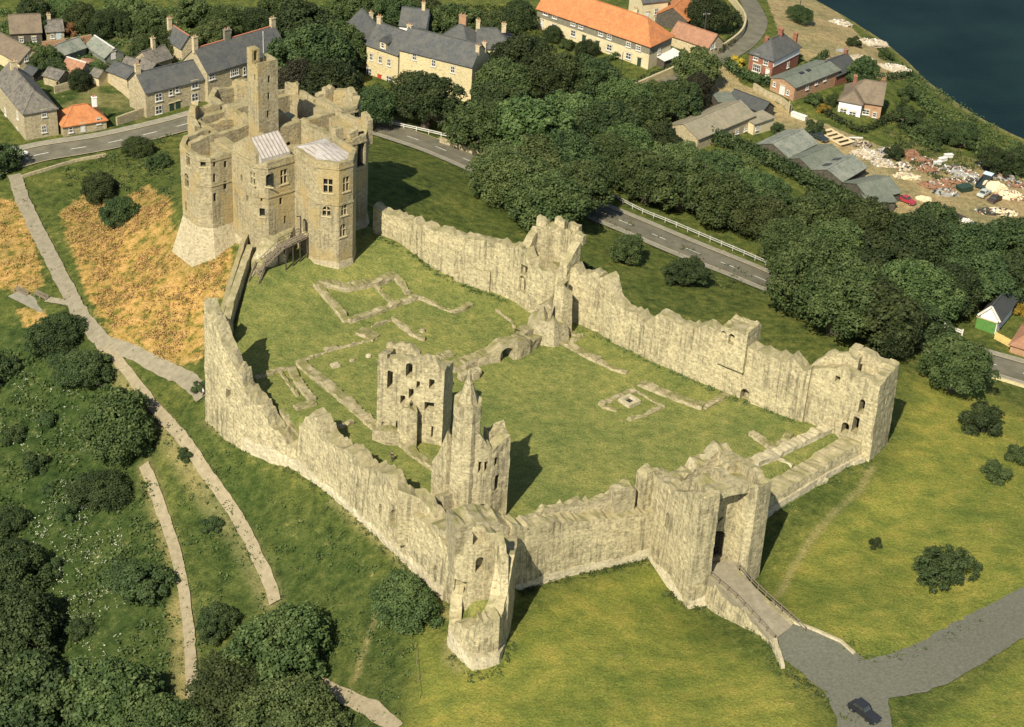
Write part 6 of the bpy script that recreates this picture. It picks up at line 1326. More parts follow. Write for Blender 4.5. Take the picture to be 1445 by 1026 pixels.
# the belt of big trees between road and village
T('large dark tree behind the slate terrace end', 'dark', 440, 75, 8.5, .95); T('broad dark crown filling the gap between the keep and the red door house', 'dark', 470, 125, 7.5, .95)
T('dark tree standing close behind the keep back towers', 'copper', 425, 120, 6.5); T('dark tree top beside the grey roofed stepping house', 'dark', 430, 40, 7.5); T('dark bushy tree in front of the stepping house', 'green', 478, 60, 6, 1.0)
T('round blackish tree in front of the long pale house', 'dark', 603, 138, 7.2, .95); T('small dark crown between the copper tree and the keep', 'dark', 525, 150, 5.0)
belt = [('tall rounded tree at the end of the long pale house','green',712,118,6.6),('wide tree crown above the roadside low wall','green',678,175,6.2),('high crown below the slate house hidden by trees','dark',735,82,6),('full green crown at the top edge of the wood','green',782,108,6.6),('dark crown below the orange terrace gardens','dark',835,112,6.2),('crown touching the orange terrace hedge','green',882,140,5.6),
 ('big tree beside the shaded bend of the main road','green',745,178,7),('tree crown between the road bend tree and the wood edge','dark',705,150,6),('round crown at the wood middle, above the verge tree','green',800,165,6.6),('dark tree mass in the heart of the wood','dark',848,178,6.6),('lighter tree overhanging the road verge below the wood','light',718,248,6.6),('light green crown next to the verge tree','light',758,225,6.2),('broad crown behind the polygonal tower','green',772,285,6.4),
 ('crown hanging over the hidden road beside the tower','green',818,262,6.2),('deep shaded crown above the hidden road','dark',800,222,6.4),('tree crown directly above the white fence start','green',862,225,6.2),('tree crown below the lane fork','green',905,165,5.8),('dark crown left of the mossy barn','dark',925,205,5.6),('crown just above the white fence middle','green',916,248,6.0),('crown rising over the barn foot','green',880,205,6),
 ('leafy crown in front of the mossy barn','light',958,228,5.4),('wide crown midway along the white fence','green',968,258,6.2),('crown over the farther white fence rails','green',1022,281,6.0),('dark crown behind the fence crowns near the hedge','dark',1005,245,5.6),('crown by the allotment patches under the hedge','green',1050,270,5.6),('pale green tree near the far white fence end','light',1078,305,5.2),('dark crown behind the pale fence-end tree','dark',1100,300,5.6),
 ('tree crown at the hedge end above the big spreading tree','green',1150,312,6.6),('massive spreading tree overhanging the main road','green',1140,385,7.4),('massive tree next to the spreading one, over the bank','green',1195,420,7.4),('upper crown of the roadside tree mass','green',1180,355,7),('crown of the tree mass nearest the curtain wall turret','green',1240,440,6.6),('inner crown of the tree mass, middle','dark',1245,375,7.2),('crown by the yard shed corner','green',1225,318,6.2),
 ('dark dense tree between road mass and yard','dark',1300,345,7),('dark dense tree next to the scrap heap corner','dark',1362,352,6.6),('dark crown below the yard black plank','dark',1318,318,5.6),('dark dense tree right behind the green garage','dark',1378,395,6),('dark crown at the frame edge above the garage','dark',1425,345,6.6),('dense tree above the main road mass end','green',1290,405,6.6),('dense dark tree above the short white rail','dark',1335,408,6),('dark tree cut by the frame edge above the garage','dark',1440,392,5.6),
 ('small crown on the wood slope by the allotments','light',1035,235,4.4),('low crown filling the wood edge by the yard hedge','dark',1080,268,4.6),('crown between the fence-end tree and the spreading tree','green',1115,345,5.6),('low crown at the roadside in the tree mass shade','dark',1262,460,5)]
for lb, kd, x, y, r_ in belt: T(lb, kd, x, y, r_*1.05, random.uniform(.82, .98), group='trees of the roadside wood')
T('small round tree on the bank beside the polygonal tower', 'green', 886, 350, 3.2, .9); T('dark low round tree below the main road, middle of the bank', 'dark', 970, 382, 3.7, .75)
T('round tree at the road edge beyond the square corner tower', 'green', 1350, 512, 5.6, 1.0); T('leaning half-bare tree over the road near the white rail end', 'open', 1305, 462, 5, .8)
Bu('dark bush on the grass slope below the round roadside tree', 'dbush', 1388, 590, 3.0); Bu('small bush on the slope beneath the dark slope bush', 'bush', 1408, 664, 2.2, .7); Bu('small bush at the frame edge on the grass slope', 'bush', 1440, 640, 2.2, .7)
Bu('small dark round bush on the open grass right of the gatehouse', 'dbush', 1236, 765, .9); T('lone sparse young tree on the open front grass', 'open', 1332, 802, 4.0, .85, sink=.4); Bu('low bush under the polygonal tower outer side', 'dbush', 826, 380, 1.8)
# gardens and lane
T('feathery pale tree beside the lane wall', 'light', 985, 95, 5, 1.1); T('dark tree beside the parked car at the lane', 'dark', 960, 140, 5.2); T('dark shrubby tree at the lane fork', 'copper', 985, 125, 4); T('tree between the lane wall and the wood', 'green', 930, 140, 5.0); T('dark tree overhanging the lane bend wall', 'dark', 1000, 18, 5)
T('dark conical tree beside the bungalow roof', 'dark', 1218, 100, 3.6, 1.2); T('dark bush tree on the bank corner above the scrap heaps', 'dark', 1408, 226, 4, .8); T('dark shrub tree on the river bank above the scrap', 'dark', 1360, 188, 4, .8); T('dark tree at the frame edge on the bank above the scrap heaps', 'dark', 1442, 226, 4, .8)
T('dark shrub mass on the river bank by the lane', 'dark', 1130, 20, 3.4, .7)
grd = [('garden tree behind the barn roof',58,40,'dark',3.2),('dark garden tree at the very top of the gardens',48,15,'dark',4.5),('round garden tree beside the far dark field wall',115,25,'green',4.5),('garden tree among the far plots',145,33,'dark',4),('bushy tree near the garden field wall end',165,30,'dark',3.6),('tree in the far garden orchard',215,32,'green',4.5),('small orchard tree behind the lone chimney',235,55,'green',4),
 ('orchard tree beside the thin terrace chimney',300,45,'light',4.5),('shrubby tree behind the terrace red ridge',320,28,'green',4.5),('tree behind the tall terrace chimneys',362,30,'dark',4.2),('orchard tree above the glasshouses',205,66,'green',3.6),('shrub tree at the barn gable',62,82,'green',3.6),('shrub tree between barn and glasshouse',78,96,'dark',3.2),('green tree by the little red outhouse',112,112,'dark',2.8),('garden tree beside the lean-to roof',135,98,'green',2.4),
 ('tree at the back of the pale houses',640,30,'green',5.5),('tree behind the hipped slate house',700,40,'green',5),('tree at the top edge above the pale houses',560,12,'dark',5.5),('tree above the slate house half hidden',735,20,'dark',4.5),('broad leafy tree in the upper gardens',600,18,'green',5),('leafy garden tree at the top edge by the terrace',270,15,'light',4.5),('orchard tree at the top edge between plots',180,12,'light',4.5),('orchard tree at the top edge near the copper hedge',90,14,'green',4),('garden tree beside the orange terrace front',780,48,'dark',2.6),('pointed garden shrub tree before the terrace doors',828,68,'dark',2.6),('orchard tree near the terrace far end',400,12,'green',5),('leafy tree at the top edge above the red door house',500,8,'green',5)]
for lb, x, y, kd, r_ in grd: T(lb, kd, x, y, r_, .9, group='garden trees', sink=.25)
# rough slope by the paths
sl_ = [('wide bush tree overhanging the road bank in front of the keep','green',140,265,4.4,.8),('bush tree with dark shade at its foot on the dry slope','dark',168,298,3.6,1.0),('small bush tree by the road bend below the keep','green',195,208,3.2,.9),('dark shrub tree near the road at the keep side','dark',225,228,2.6,.8),
 ('large tree leaning over the fork of the two footpaths','green',170,598,7.2,.95),('dark shrub tree at the paths junction','dark',118,520,5,.85),('dark shrub tree beneath the benches','dark',80,470,5,.8),('shrub tree below the leaning path tree','dark',145,690,4.6,.85),('round dark tree between the meadow and the lower path','dark',198,820,5.0,.8),('small dark tree between the two lower footpaths','dark',306,876,3.4,.9),
 ('tall tree at the foot of the slope between the paths','green',400,915,7.6,1.0),('tree at the bottom edge below the lower path end','green',330,985,7.2,.9),('tree at the bottom edge beside the path bend','light',415,1008,7,.9),('big tree at the bottom edge below the meadow','green',165,985,7.6,.95),('dark tree at the bottom corner of the meadow','dark',40,985,8.2,1),
 ('dark tree on the meadow edge above the bottom corner','dark',28,885,7.4,1),('dark tall tree at the frame edge of the meadow','dark',12,800,6.2,.9),('dark bush tree at the frame edge beside the meadow','dark',10,735,3.5,.8),('dark tree at the frame edge below the benches','dark',-5,520,3.6,.9),('dark tree at the frame corner beneath the road bend','dark',-8,225,5,.9),('leafy tree standing against the front corner tower','green',570,848,5.0,.9),('tree at the bottom edge between meadow and path end','green',245,1035,7,.9)]
for lb, kd, x, y, r_, hs in sl_: T(lb, kd, x, y, r_*.88, hs, sink=.3)
bs = [('small dark bush alone in the meadow',66,590,1.6),('dark bush in the meadow near the frame edge',50,650,2.2),('bush in the middle of the meadow',95,720,1.8),('meadow bush above the bottom trees',70,800,2.0),('small bush near the round copper tree',115,885,1.8),('little bush beside the upper footpath',262,640,1.2),('small bush on the bank by the short path',300,740,1.5),('bush at the steps near the wall end',283,545,1.3),('bush in the meadow by the white flowers',20,610,1.8),('tiny bush near the worn bank',70,690,1.2)]
for lb, x, y, r_ in bs: Bu(lb, 'dbush', x, y, r_, .8)
for lb, x, y, r_, kd in (('yellow flowering bush by the red brick house',1040,85,1.8,'yellow'),('yellow flowering shrub in the bungalow garden',1163,153,1.4,'yellow'),('yellow shrub beside the garage',1436,432,1.8,'yellow'),('dark shrub beside the bungalow hedge corner',1150,178,2.2,'dbush'),('round shrub before the bungalow',1176,140,1.8,'bush'),('shrub beside the workshop wall',1150,140,2.0,'bush'),('bush at the scrap yard back',1262,215,2.0,'dbush'),('bush on the rough bank behind the white boxes',1330,190,2.8,'dbush'),('bush on the plot corner near the river bank',1285,165,3.2,'dbush'),('big bush by the allotment edge',1310,182,3.2,'bush'),
   ('bush on the riverside bank beyond the workshop',1205,58,1.8,'bush'),('low bush on the shore near the rubble',1250,75,2.0,'bush'),('bush by the river bank top',1280,130,2.4,'dbush'),('russet bush in the gardens by the hedge',265,62,2.0,'russet'),('russet bush by the far plots',95,40,2.2,'russet'),('bush at the yard edge by the kiosk',1098,180,1.4,'dbush'),('shrub in front of the garage',1362,425,2.6,'bush'),('garden bush beside the boarded house',100,62,1.8,'dbush'),('bush at the foot of the terrace garden',800,62,1.8,'bush'),('shrub by the white-roofed lean-to',962,98,1.8,'bush'),('dark shrub in the well-kept lane garden',1005,60,1.8,'dbush'),('russet shrub by the lane garden beds',975,60,1.4,'russet')):
    Bu(lb, kd, x, y, r_, .9)
# ------------------------------------------------------------------ hedges
def hedge(label, pts, w_, h_, mat=LM_D, dens=26, sz=.26):
    P = resample(np.array(catmull([G(*p)[:2] for p in pts], 5)), 1.0); lb = []
    for q in P:
        z = h1(*q); lb += [((q[0]+random.uniform(-.2, .2), q[1]+random.uniform(-.2, .2), z+h_*.45), max(w_, h_)*.55)]
        if h_ > 1.6: lb.append(((q[0], q[1], z+h_-.6), w_*.5))
    me = leaf_mesh('hedge', lb, int(len(lb)*dens*max(1, w_*h_/2.5)), sz, len(lb), mat, core=.5); o = bpy.data.objects.new('hedge', me); COL.objects.link(o); return tag(o, label, 'hedge')
hedge('long dark clipped hedge between the wood and the yard sheds', [(1000,200),(1040,215),(1085,235),(1130,258),(1175,280),(1215,305)], 3.2, 2.6, LM_D, 30)
hedge('hedge round the front of the bungalow garden', [(1150,150),(1170,165),(1195,180),(1215,188),(1240,178),(1262,165),(1275,152)], 1.8, 1.6, LM_D)
hedge('thick dark hedge in front of the red brick house', [(1025,95),(1040,107),(1060,117),(1085,122)], 2.6, 2.0, LM_D)
hedge('garden hedge with stepped top before the orange-roofed terrace', [(836,95),(855,88),(875,80)], 1.6, 1.5, LM_D)
hedge('upper garden hedge before the orange-roofed terrace', [(765,62),(780,55),(795,46)], 1.6, 1.6, LM_D)
hedge('low hedge along the lane wall below the terrace end', [(882,125),(915,112),(955,96)], 1.4, 1.4, LM_M)
hedge('dark hedge behind the curving lane wall', [(1012,76),(1032,62),(1044,44),(1038,24)], 1.5, 1.7, LM_D)
hedge('hedge between workshop and brick house', [(1105,115),(1125,106),(1150,92),(1165,80)], 1.5, 1.7, LM_D)
hedge('rough hedge line across the far gardens', [(70,36),(110,33),(150,30),(200,22)], 1.6, 1.5, LM_R)
hedge('dark hedge across the upper gardens behind the glasshouses', [(100,66),(140,52),(180,54),(215,48)], 1.4, 1.4, LM_D)
hedge('hedge at the river end of the bungalow garden', [(1232,108),(1255,112),(1285,108)], 1.8, 1.6, LM_D)
hedge('hedge beside the allotment plots', [(1282,190),(1300,205),(1322,215)], 2.2, 1.4, LM_M)
hedge('overgrown hedge running along the river bank', [(1290,140),(1320,165),(1350,195),(1385,220),(1420,250)], 3.4, 1.6, LM_M)
# ------------------------------------------------------------------ rough growth nobody could count
def scatter(name, poly, n, size, mat, seed, kind='stuff', hgt=.35, clump=7):
    W2 = wpoly(*poly); lo, hi = W2.min(0), W2.max(0); r = np.random.default_rng(seed); pts = lo+(hi-lo)*r.random((n*3, 2)); pts = pts[sdf(W2, pts[:, 0], pts[:, 1]) < 0]
    v = vnoise(pts[:, 0]+700, pts[:, 1]+700, 4.0, seed); pts = pts[(v+.25*r.random(len(v))) > .5][:n]; z = H(pts[:, 0], pts[:, 1])
    lb = [((x, y, zz+hgt*.3), size*(1.2+1.4*r.random())) for (x, y), zz in zip(pts, z)]
    me = leaf_mesh(name, lb, len(lb)*clump, size*.5, seed, mat, core=.2, squash=.7); o = bpy.data.objects.new(name, me); COL.objects.link(o); o['kind'] = kind; return o
scatter('undergrowth', ((-40,500),(80,480),(150,520),(205,640),(230,780),(255,980),(-40,1080)), 1500, .45, LM_M, 11)
scatter('undergrowth', ((235,600),(300,610),(520,775),(590,870),(570,1020),(300,1020),(275,900)), 700, .32, LM_M, 12, clump=6)
scatter('undergrowth', ((90,240),(240,190),(245,280),(190,270),(150,270),(100,300)), 300, .4, LM_M, 13)
scatter('undergrowth', ((-20,10),(480,10),(520,60),(400,100),(250,110),(120,100),(-20,60)), 1500, .55, LM_M, 14)
scatter('undergrowth', ((540,10),(760,10),(760,60),(740,110),(560,40)), 800, .6, LM_M, 15)
scatter('undergrowth', ((1230,60),(1300,110),(1445,205),(1445,270),(1380,215),(1280,120)), 700, .5, LM_M, 16)
scatter('undergrowth', ((1245,160),(1330,185),(1400,230),(1330,260),(1250,210)), 400, .4, LM_L, 17)
scatter('undergrowth', ((700,240),(1100,400),(1060,430),(900,340),(820,330),(720,330)), 350, .35, LM_L, 18)
def scatter_line(pts, off_, wd, n, size, mat, seed, name='grass_tufts'):
    P = resample(np.array(catmull([G(*p)[:2] for p in pts], 5)), .3); r = np.random.default_rng(seed); k = r.integers(0, len(P), n); q = P[k]+r.normal(size=(n, 2))*wd
    z = H(q[:, 0], q[:, 1]); lb = [((x, y, zz+size*.3), size*(.7+.9*r.random())) for (x, y), zz in zip(q, z)]
    me = leaf_mesh(name, lb, n*7, size*.42, seed, mat, core=.2, squash=.8); o = bpy.data.objects.new(name, me); COL.objects.link(o); o['kind'] = 'stuff'
for k, (pts, wd, n) in enumerate((([(292,596),(345,628),(404,656),(434,672),(472,706),(514,742),(565,790),(625,848)],.6,260),([(730,838),(786,820),(853,804),(912,790)],.5,160),([(940,835),(975,858),(1000,852)],.5,60),([(640,925),(667,955),(704,948),(722,905)],.5,60),([(1080,735),(1138,697),(1219,650),(1252,612)],.6,110),
   ([(530,335),(584,364),(633,394),(717,428)],.4,120),([(812,462),(860,484),(954,528),(1050,570),(1130,598)],.4,150),([(1000,858),(1062,885),(1098,948)],.6,90),([(32,265),(62,348),(95,418),(150,497)],1.5,120),([(165,502),(235,600),(285,668),(330,732),(385,838)],1.1,150),([(212,690),(243,765),(262,850),(268,960)],1.0,120),([(1190,905),(1225,930),(1290,922),(1380,880)],.5,70),([(1110,950),(1160,985),(1200,1020)],.6,70))): scatter_line(pts, 0, wd, n, .3, LM_M if k % 2 else LM_L, 40+k)
M_FLW = plain('white_flower', (0.42, 0.43, 0.30), (0.28, 0.30, 0.18), 3, .9, 0)
scatter('wildflowers', ((40,650),(150,700),(190,790),(170,930),(90,960),(30,840)), 420, .20, M_FLW, 19, hgt=1.2, clump=4)
scatter('wildflowers', ((0,500),(110,560),(130,640),(30,700),(0,640)), 120, .18, M_FLW, 20, hgt=1.2, clump=4)
M_STRAW = leafmat('straw', (.17,.135,.04), (.36,.25,.085), (.53,.365,.145))
scatter('dry_grass', ((88,300),(120,275),(165,290),(205,262),(236,285),(236,320),(282,362),(322,352),(318,415),(284,430),(282,505),(240,512),(165,475),(130,420),(105,350)), 2600, .28, M_STRAW, 21, hgt=.3, clump=6)
scatter('dry_grass', ((-20,280),(22,284),(45,330),(62,400),(40,415),(-20,400)), 400, .28, M_STRAW, 22, hgt=.3, clump=6)
# ================================================================== vehicles
M_TYRE = plain('tyre_rubber', (0.02, 0.02, 0.02), (0.012, 0.012, 0.012), 4, .9, .1)
M_CHROME = plain('chrome', (0.55, 0.54, 0.5), (0.45, 0.44, 0.4), 4, .25, 0, .9, .5)
def paint(n, c, rough=.45): return plain(n, c, tuple(q*.85 for q in c), 2, rough, 0, 0, .5)
def car(label, px, py, hdg, mat, L=4.1, wd=1.6, hgt=1.45, estate=False, vintage=False, z=None, tilt=0.0):
    p = G(px, py); p[2] += .02; o = empty('parked_car', p, label, 'car', rz=hdg)
    def prof(pts, hw, inset_=0.0):
        mb = MB(); n = len(pts); vs = [(x, -hw+(inset_ if zz > .95 else 0), zz) for x, zz in pts]+[(x, hw-(inset_ if zz > .95 else 0), zz) for x, zz in pts]
        mb.add(vs, [tuple(range(n)), tuple(range(2*n-1, n-1, -1))]+[(i, n+i, n+(i+1) % n, (i+1) % n) for i in range(n)]); return mb
    a = L/2
    if vintage: body = [(-a, .42), (-a, .85), (-a*.82, 1.0), (-a*.3, 1.0), (a*.25, 1.0), (a*.9, .92), (a, .78), (a, .42), (a*.9, .34), (-a*.9, .34)]; cab = [(-a*.72, 1.0), (-a*.62, 1.48), (-a*.4, 1.58), (a*.02, 1.56), (a*.2, 1.0)]
    elif estate: body = [(-a, .4), (-a, .9), (-a*.95, .98), (a*.35, .98), (a*.92, .85), (a, .7), (a, .4), (a*.9, .3), (-a*.9, .3)]; cab = [(-a*.95, .98), (-a*.85, 1.42), (a*.05, 1.42), (a*.35, .98)]
    else: body = [(-a, .42), (-a, .82), (-a*.92, .94), (a*.35, .95), (a*.92, .82), (a, .68), (a, .42), (a*.9, .3), (-a*.9, .3)]; cab = [(-a*.6, .94), (-a*.38, 1.36), (a*.08, 1.38), (a*.36, .95)]
    b = prof(body, wd/2 if not vintage else wd*.44).build('body', mat, o)
    c = prof([(x*1.0, zz) for x, zz in cab], wd*.43, .13).build('cabin', M_PANE, o)
    mb = MB(); t = [q for q in cab if q[1] > 1.3]; x0, x1 = min(q[0] for q in t), max(q[0] for q in t); zt = max(q[1] for q in t); mb.box(((x0+x1)/2, 0, zt+.02), (x1-x0+.12, wd*.76, .07))
    for x, zz in ((x0, zt), (x1, zt)):
        e = cab[0] if x == x0 else cab[-1]
        for s in (-1, 1): mb.bar((x, s*wd*.36, zz), (e[0], s*wd*.42, e[1]), .07)
    mb.build('roof', mat, o)
    for sx in (-.62, .62):
        for s in (-1, 1):
            mb = MB(); mb.tube((sx*a, s*(wd/2-.17), .31), (sx*a, s*(wd/2+.02), .31), .31, .31, 14); w_ = mb.build('wheel', M_TYRE, o); mb = MB(); mb.tube((sx*a, s*(wd/2+.015), .31), (sx*a, s*(wd/2+.035), .31), .17, .14, 10); mb.build('hubcap', M_CHROME, w_)
            if vintage: mb = MB(); mb.box((sx*a, s*(wd/2-.1), .66), (.95, .36, .12)); mb.box((sx*a-.45, s*(wd/2-.1), .5), (.1, .36, .34)); mb.box((sx*a+.45, s*(wd/2-.1), .5), (.1, .36, .34)); mb.build('mudguard', mat, o)
    for s in (-1, 1):
        mb = MB(); mb.tube((a-.02, s*wd*.33, .68), (a+.06, s*wd*.33, .68), .11, .10, 10); mb.build('headlight', M_CHROME, o)
    for x in (-a-.04, a+.04): mb = MB(); mb.box((x, 0, .45), (.1, wd*.96, .13)); mb.build('bumper', M_CHROME, o)
    for q in (b, c):
        bm = bmesh.new(); bm.from_mesh(q.data); bmesh.ops.recalc_face_normals(bm, faces=bm.faces); bmesh.ops.bevel(bm, geom=bm.edges[:], offset=.06, segments=2, affect='EDGES'); bm.to_mesh(q.data); bm.free()
    return o
def heading(x0, y0, x1, y1): a = G(x0, y0); b_ = G(x1, y1); return math.atan2(b_[1]-a[1], b_[0]-a[0])
P_BLK = paint('black_car_paint', (.02, .021, .022)); P_WHT = paint('pale_car_paint', (.62, .62, .58)); P_RED = paint('red_car_paint', (.32, .035, .045)); P_GRN = paint('dark_green_car_paint', (.022, .035, .035)); P_GRY = paint('grey_green_car_paint', (.40, .42, .36)); P_BRN = paint('dark_brown_car_paint', (.05, .035, .03)); P_BLU = paint('blue_white_paint', (.5, .58, .62))
car('black vintage saloon car on the castle drive', 1219, 1010, heading(1203,998,1238,1022), P_BLK, 4.3, 1.7, 1.6, vintage=True)
car('pale estate car on the road at the frame edge', 25, 219, heading(8,216,45,222), P_WHT, 4.2, 1.6, estate=True)
car('dark green car parked under trees by the lane', 976, 165, heading(968,172,986,155), P_GRN, 4.2, 1.6)
car('dark car with white bonnet in the yard beside the timber frames', 1156, 197, heading(1148,192,1168,202), P_GRN, 4.2, 1.6)
car('bright red car at the corner of the yard sheds', 1279, 286, heading(1270,281,1290,290), P_RED, 3.8, 1.5)
car('grey-green saloon car beside the sand heap in the yard', 1388, 276, heading(1378,281,1400,268), P_GRY, 4.2, 1.6)
car('dark brown wrecked car lying beside the grey-green saloon', 1403, 284, heading(1393,288,1416,277), P_BRN, 4.0, 1.6)
# lorry at the scrap heap
lo = empty('lorry', G(1388, 262), 'old dark lorry with pale cab roof in the scrap yard', 'lorry', rz=heading(1378,268,1398,252))
mb = MB(); mb.box((-1.0, 0, .85), (4.2, 1.9, .3)); mb.box((-1.0, .9, 1.3), (4.2, .1, .7)); mb.box((-1.0, -.9, 1.3), (4.2, .1, .7)); mb.build('load_bed', P_GRN, lo)
mb = MB(); mb.box((1.9, 0, 1.35), (1.5, 1.9, 1.5)); mb.box((2.9, 0, 1.0), (.7, 1.5, .8)); mb.build('cab', P_GRN, lo); mb = MB(); mb.box((1.9, 0, 2.15), (1.6, 2.0, .12)); mb.build('cab_roof', P_BLU, lo); mb = MB(); mb.box((2.66, 0, 1.7), (.06, 1.6, .55)); mb.build('windscreen', M_PANE, lo)
for sx in (-2.2, -.9, 2.4):
    for s in (-1, 1): mb = MB(); mb.tube((sx, s*.75, .42), (sx, s*1.0, .42), .42, .42, 12); mb.build('wheel', M_TYRE, lo)
# ------------------------------------------------------------------ yard clutter, each piece a thing
M_TIM = plain('fresh_timber', (.58, .46, .27), (.46, .36, .20), 3, .8, .2); M_RUST = plain('rusty_scrap', (.26, .135, .07), (.13, .07, .045), 2.5, .9, .4); M_PALE = plain('pale_rubble', (.42, .355, .25), (.28, .23, .155), 1.5, .95, .5); M_SANDH = plain('builders_sand', (.62, .50, .31), (.52, .41, .25), 1.5, .95, .4); M_GREY = plain('grey_scrap', (.28, .27, .24), (.16, .155, .14), 2, .8, .3)
def heap(label, px, py, rx, ry, h_, mat, seed, name='rubble_heap', cat='heap', bits=None, nb=60):
    p = G(px, py); o = empty(name, p, label, cat); bm = bmesh.new(); bmesh.ops.create_icosphere(bm, subdivisions=4, radius=1)
    for v in bm.verts:
        c = v.co.copy(); k = 1+.35*mn.noise((c.x*1.6+seed, c.y*1.6, c.z*1.6))+.2*mn.noise((c.x*5, c.y*5+seed, c.z*5)); v.co = Vector((c.x*rx*k, c.y*ry*k, max(c.z, -.15)*h_*k))
    me = bpy.data.meshes.new('mound'); bm.to_mesh(me); bm.free(); me.materials.append(mat); m = bpy.data.objects.new('mound', me); COL.objects.link(m); m.parent = o
    if bits:
        r = random.Random(seed); mb = MB()
        for _ in range(nb):
            a = r.random()*6.28; f = r.random()**.6*1.15; x, y = rx*f*math.cos(a), ry*f*math.sin(a); z = h_*max(0, 1-f*f)+.1; u = np.array([r.gauss(0, 1), r.gauss(0, 1), r.gauss(0, .5)]); u /= np.linalg.norm(u); s_ = np.cross(u, (0, 0, 1)); s_ /= np.linalg.norm(s_)+1e-6
            mb.mi = r.randrange(len(bits)); mb.box((x, y, z), (r.uniform(.25, 1.0), r.uniform(.12, .5), r.uniform(.08, .35)), ax=(u, s_, np.cross(u, s_)))
        b_ = mb.build('debris', bits, o); b_['kind'] = 'stuff'
    return o
SCR = [M_RUST, M_PALE, M_GREY, M_RUST, M_DWOOD, M_DGRN, M_WHITE, M_WOOD]
for k, (lb, x, y, rx, ry, hh, mt_, bt) in enumerate((('pale rubble heap next to the timber frames',1222,219,3.2,2.0,1.1,M_PALE,[M_PALE,M_WHITE]),('pale stone heap with white slabs by the yard track',1245,232,2.2,1.6,1.0,M_PALE,[M_PALE,M_WHITE,M_GREY]),('rusty red scrap heap behind the pale rubble',1284,222,2.2,1.6,1.6,M_RUST,[M_RUST]),('flat tan heap at the yard track edge',1278,250,2.8,1.4,.7,M_SANDH,[M_PALE]),('white and tan rubble heap beside the red scrap',1274,237,2.0,1.4,1.1,M_PALE,SCR),
   ('mixed brown scrap heap beyond the tan heap',1308,240,2.6,1.8,1.1,M_RUST,SCR),('orange rusty scrap heap in the yard middle',1322,264,3.4,2.0,1.1,M_RUST,SCR),('low scattered scrap heap by the yard track',1333,273,2.6,1.4,.8,M_GREY,SCR),('long pale debris ridge behind the rusty heaps',1358,247,3.6,1.4,1.0,M_GREY,[M_WHITE,M_PALE,M_RUST]),('brown scrap heap beside the green skip',1345,258,2.6,1.4,1.0,M_RUST,SCR),('pale sand heap behind the grey-green car',1400,266,3.2,1.8,1.6,M_SANDH,None),('sandy rubble heap at the frame edge of the yard',1425,278,3.0,1.8,1.2,M_SANDH,[M_PALE,M_RUST]),
   ('tan rubble spread below the dark wreck',1410,300,3.4,1.6,.7,M_SANDH,[M_PALE,M_DWOOD]),('dark tangled scrap beside the tan rubble',1392,300,2.0,1.2,.8,M_DWOOD,SCR),('small pale heap under the wood edge',1357,313,2.0,1.0,.5,M_PALE,[M_WHITE]),('grey scrap heap on the bank behind the lorry',1392,234,1.8,1.2,1.0,M_GREY,[M_BLU_ if False else M_WHITE,M_GREY]),
   ('small brown junk heap beside the sand in the yard corner',1432,262,2.0,1.4,1.0,M_RUST,SCR),('grey junk strip between rust heaps and river bank',1345,240,3.0,1.2,.8,M_GREY,SCR),('timber offcuts heap beyond the timber pallet',1213,205,2.4,1.4,.9,M_WOOD,[M_TIM,M_DWOOD,M_PALE]),('dark junk heap behind the pale rubble near the hedge',1252,216,2.2,1.3,1.0,M_GREY,SCR),('pale gravel heap beside the red car',1303,282,1.6,1.1,.8,M_SANDH,None),('long rusty junk row by the allotments',1300,228,3.2,1.0,.9,M_RUST,SCR),('broken crate heap near the lorry',1372,256,1.8,1.2,.9,M_DWOOD,[M_TIM,M_GREY,M_WHITE]),('scattered tin heap at the far yard end',1415,252,2.4,1.3,.9,M_GREY,SCR),('pale rock tip along the river shore',1225,62,4.5,2.2,1.2,M_PALE,[M_PALE,M_WHITE]),('pale rock tip at the shore end',1255,97,4.8,2.0,1.0,M_PALE,[M_PALE,M_WHITE]),('pale stones at the top of the shore',1185,34,3.2,1.6,.9,M_PALE,[M_PALE,M_WHITE]),('pale tip beside the round dark bush on the shore',1210,84,3.4,1.6,.9,M_PALE,[M_PALE]))): heap(lb, x, y, rx, ry, hh, mt_, k+1, bits=bt)
def frame_panel(label, px, py, rz, L=7.0, w_=3.6):
    p = G(px, py); o = empty('timber_pallet', p, label, 'pallet', rz=rz); mb = MB()
    for s in (-1, 1): mb.box((0, s*w_/2, .35), (L, .3, .3))
    mb.build('side_rail', M_TIM, o)
    for k in range(5): mb = MB(); mb.box((-L/2+L*k/4, 0, .55), (.75, w_+.3, .12)); mb.build('board', M_TIM, o)
frame_panel('pale timber pallet with cross boards lying in the yard', 1180, 196, heading(1166,186,1196,205))
def white_box(label, px, py, rz): p = G(px, py); mb = MB(); mb.box((0, 0, .35), (1.9, .9, .7)); mb.box((0, 0, .74), (2.05, 1.05, .08)); mb.box((.98, 0, .35), (.06, .6, .5)); o = mb.build('white_cabinet', M_WHITE, loc=p); o.rotation_euler[2] = rz; tag(o, label, 'cabinet')
white_box('white cabinet dumped nearest the track, first of three', 1322, 232, .4); white_box('white cabinet dumped in the middle of three', 1330, 227, .5); white_box('white cabinet dumped nearest the river bank, last of three', 1338, 222, .3)
mb = MB(); mb.box((0, 0, .06), (5.5, 1.0, .12)); mb.box((0, .4, .16), (5.5, .12, .1)); o = mb.build('plank_stack', M_DWOOD, loc=G(1346, 302)+[0, 0, .1]); o.rotation_euler[2] = heading(1335,296,1362,308); tag(o, 'long black plank stack along the yard edge', 'planks')
mb = MB(); mb.box((0, 0, .5), (3.6, .9, 1.0)); mb.box((0, 0, 1.03), (3.8, 1.1, .1)); o = mb.build('white_trailer', M_WHITE, loc=G(1127, 167)); o.rotation_euler[2] = heading(1117,163,1137,171); tag(o, 'long white flat trailer body beside the yard wall', 'trailer')
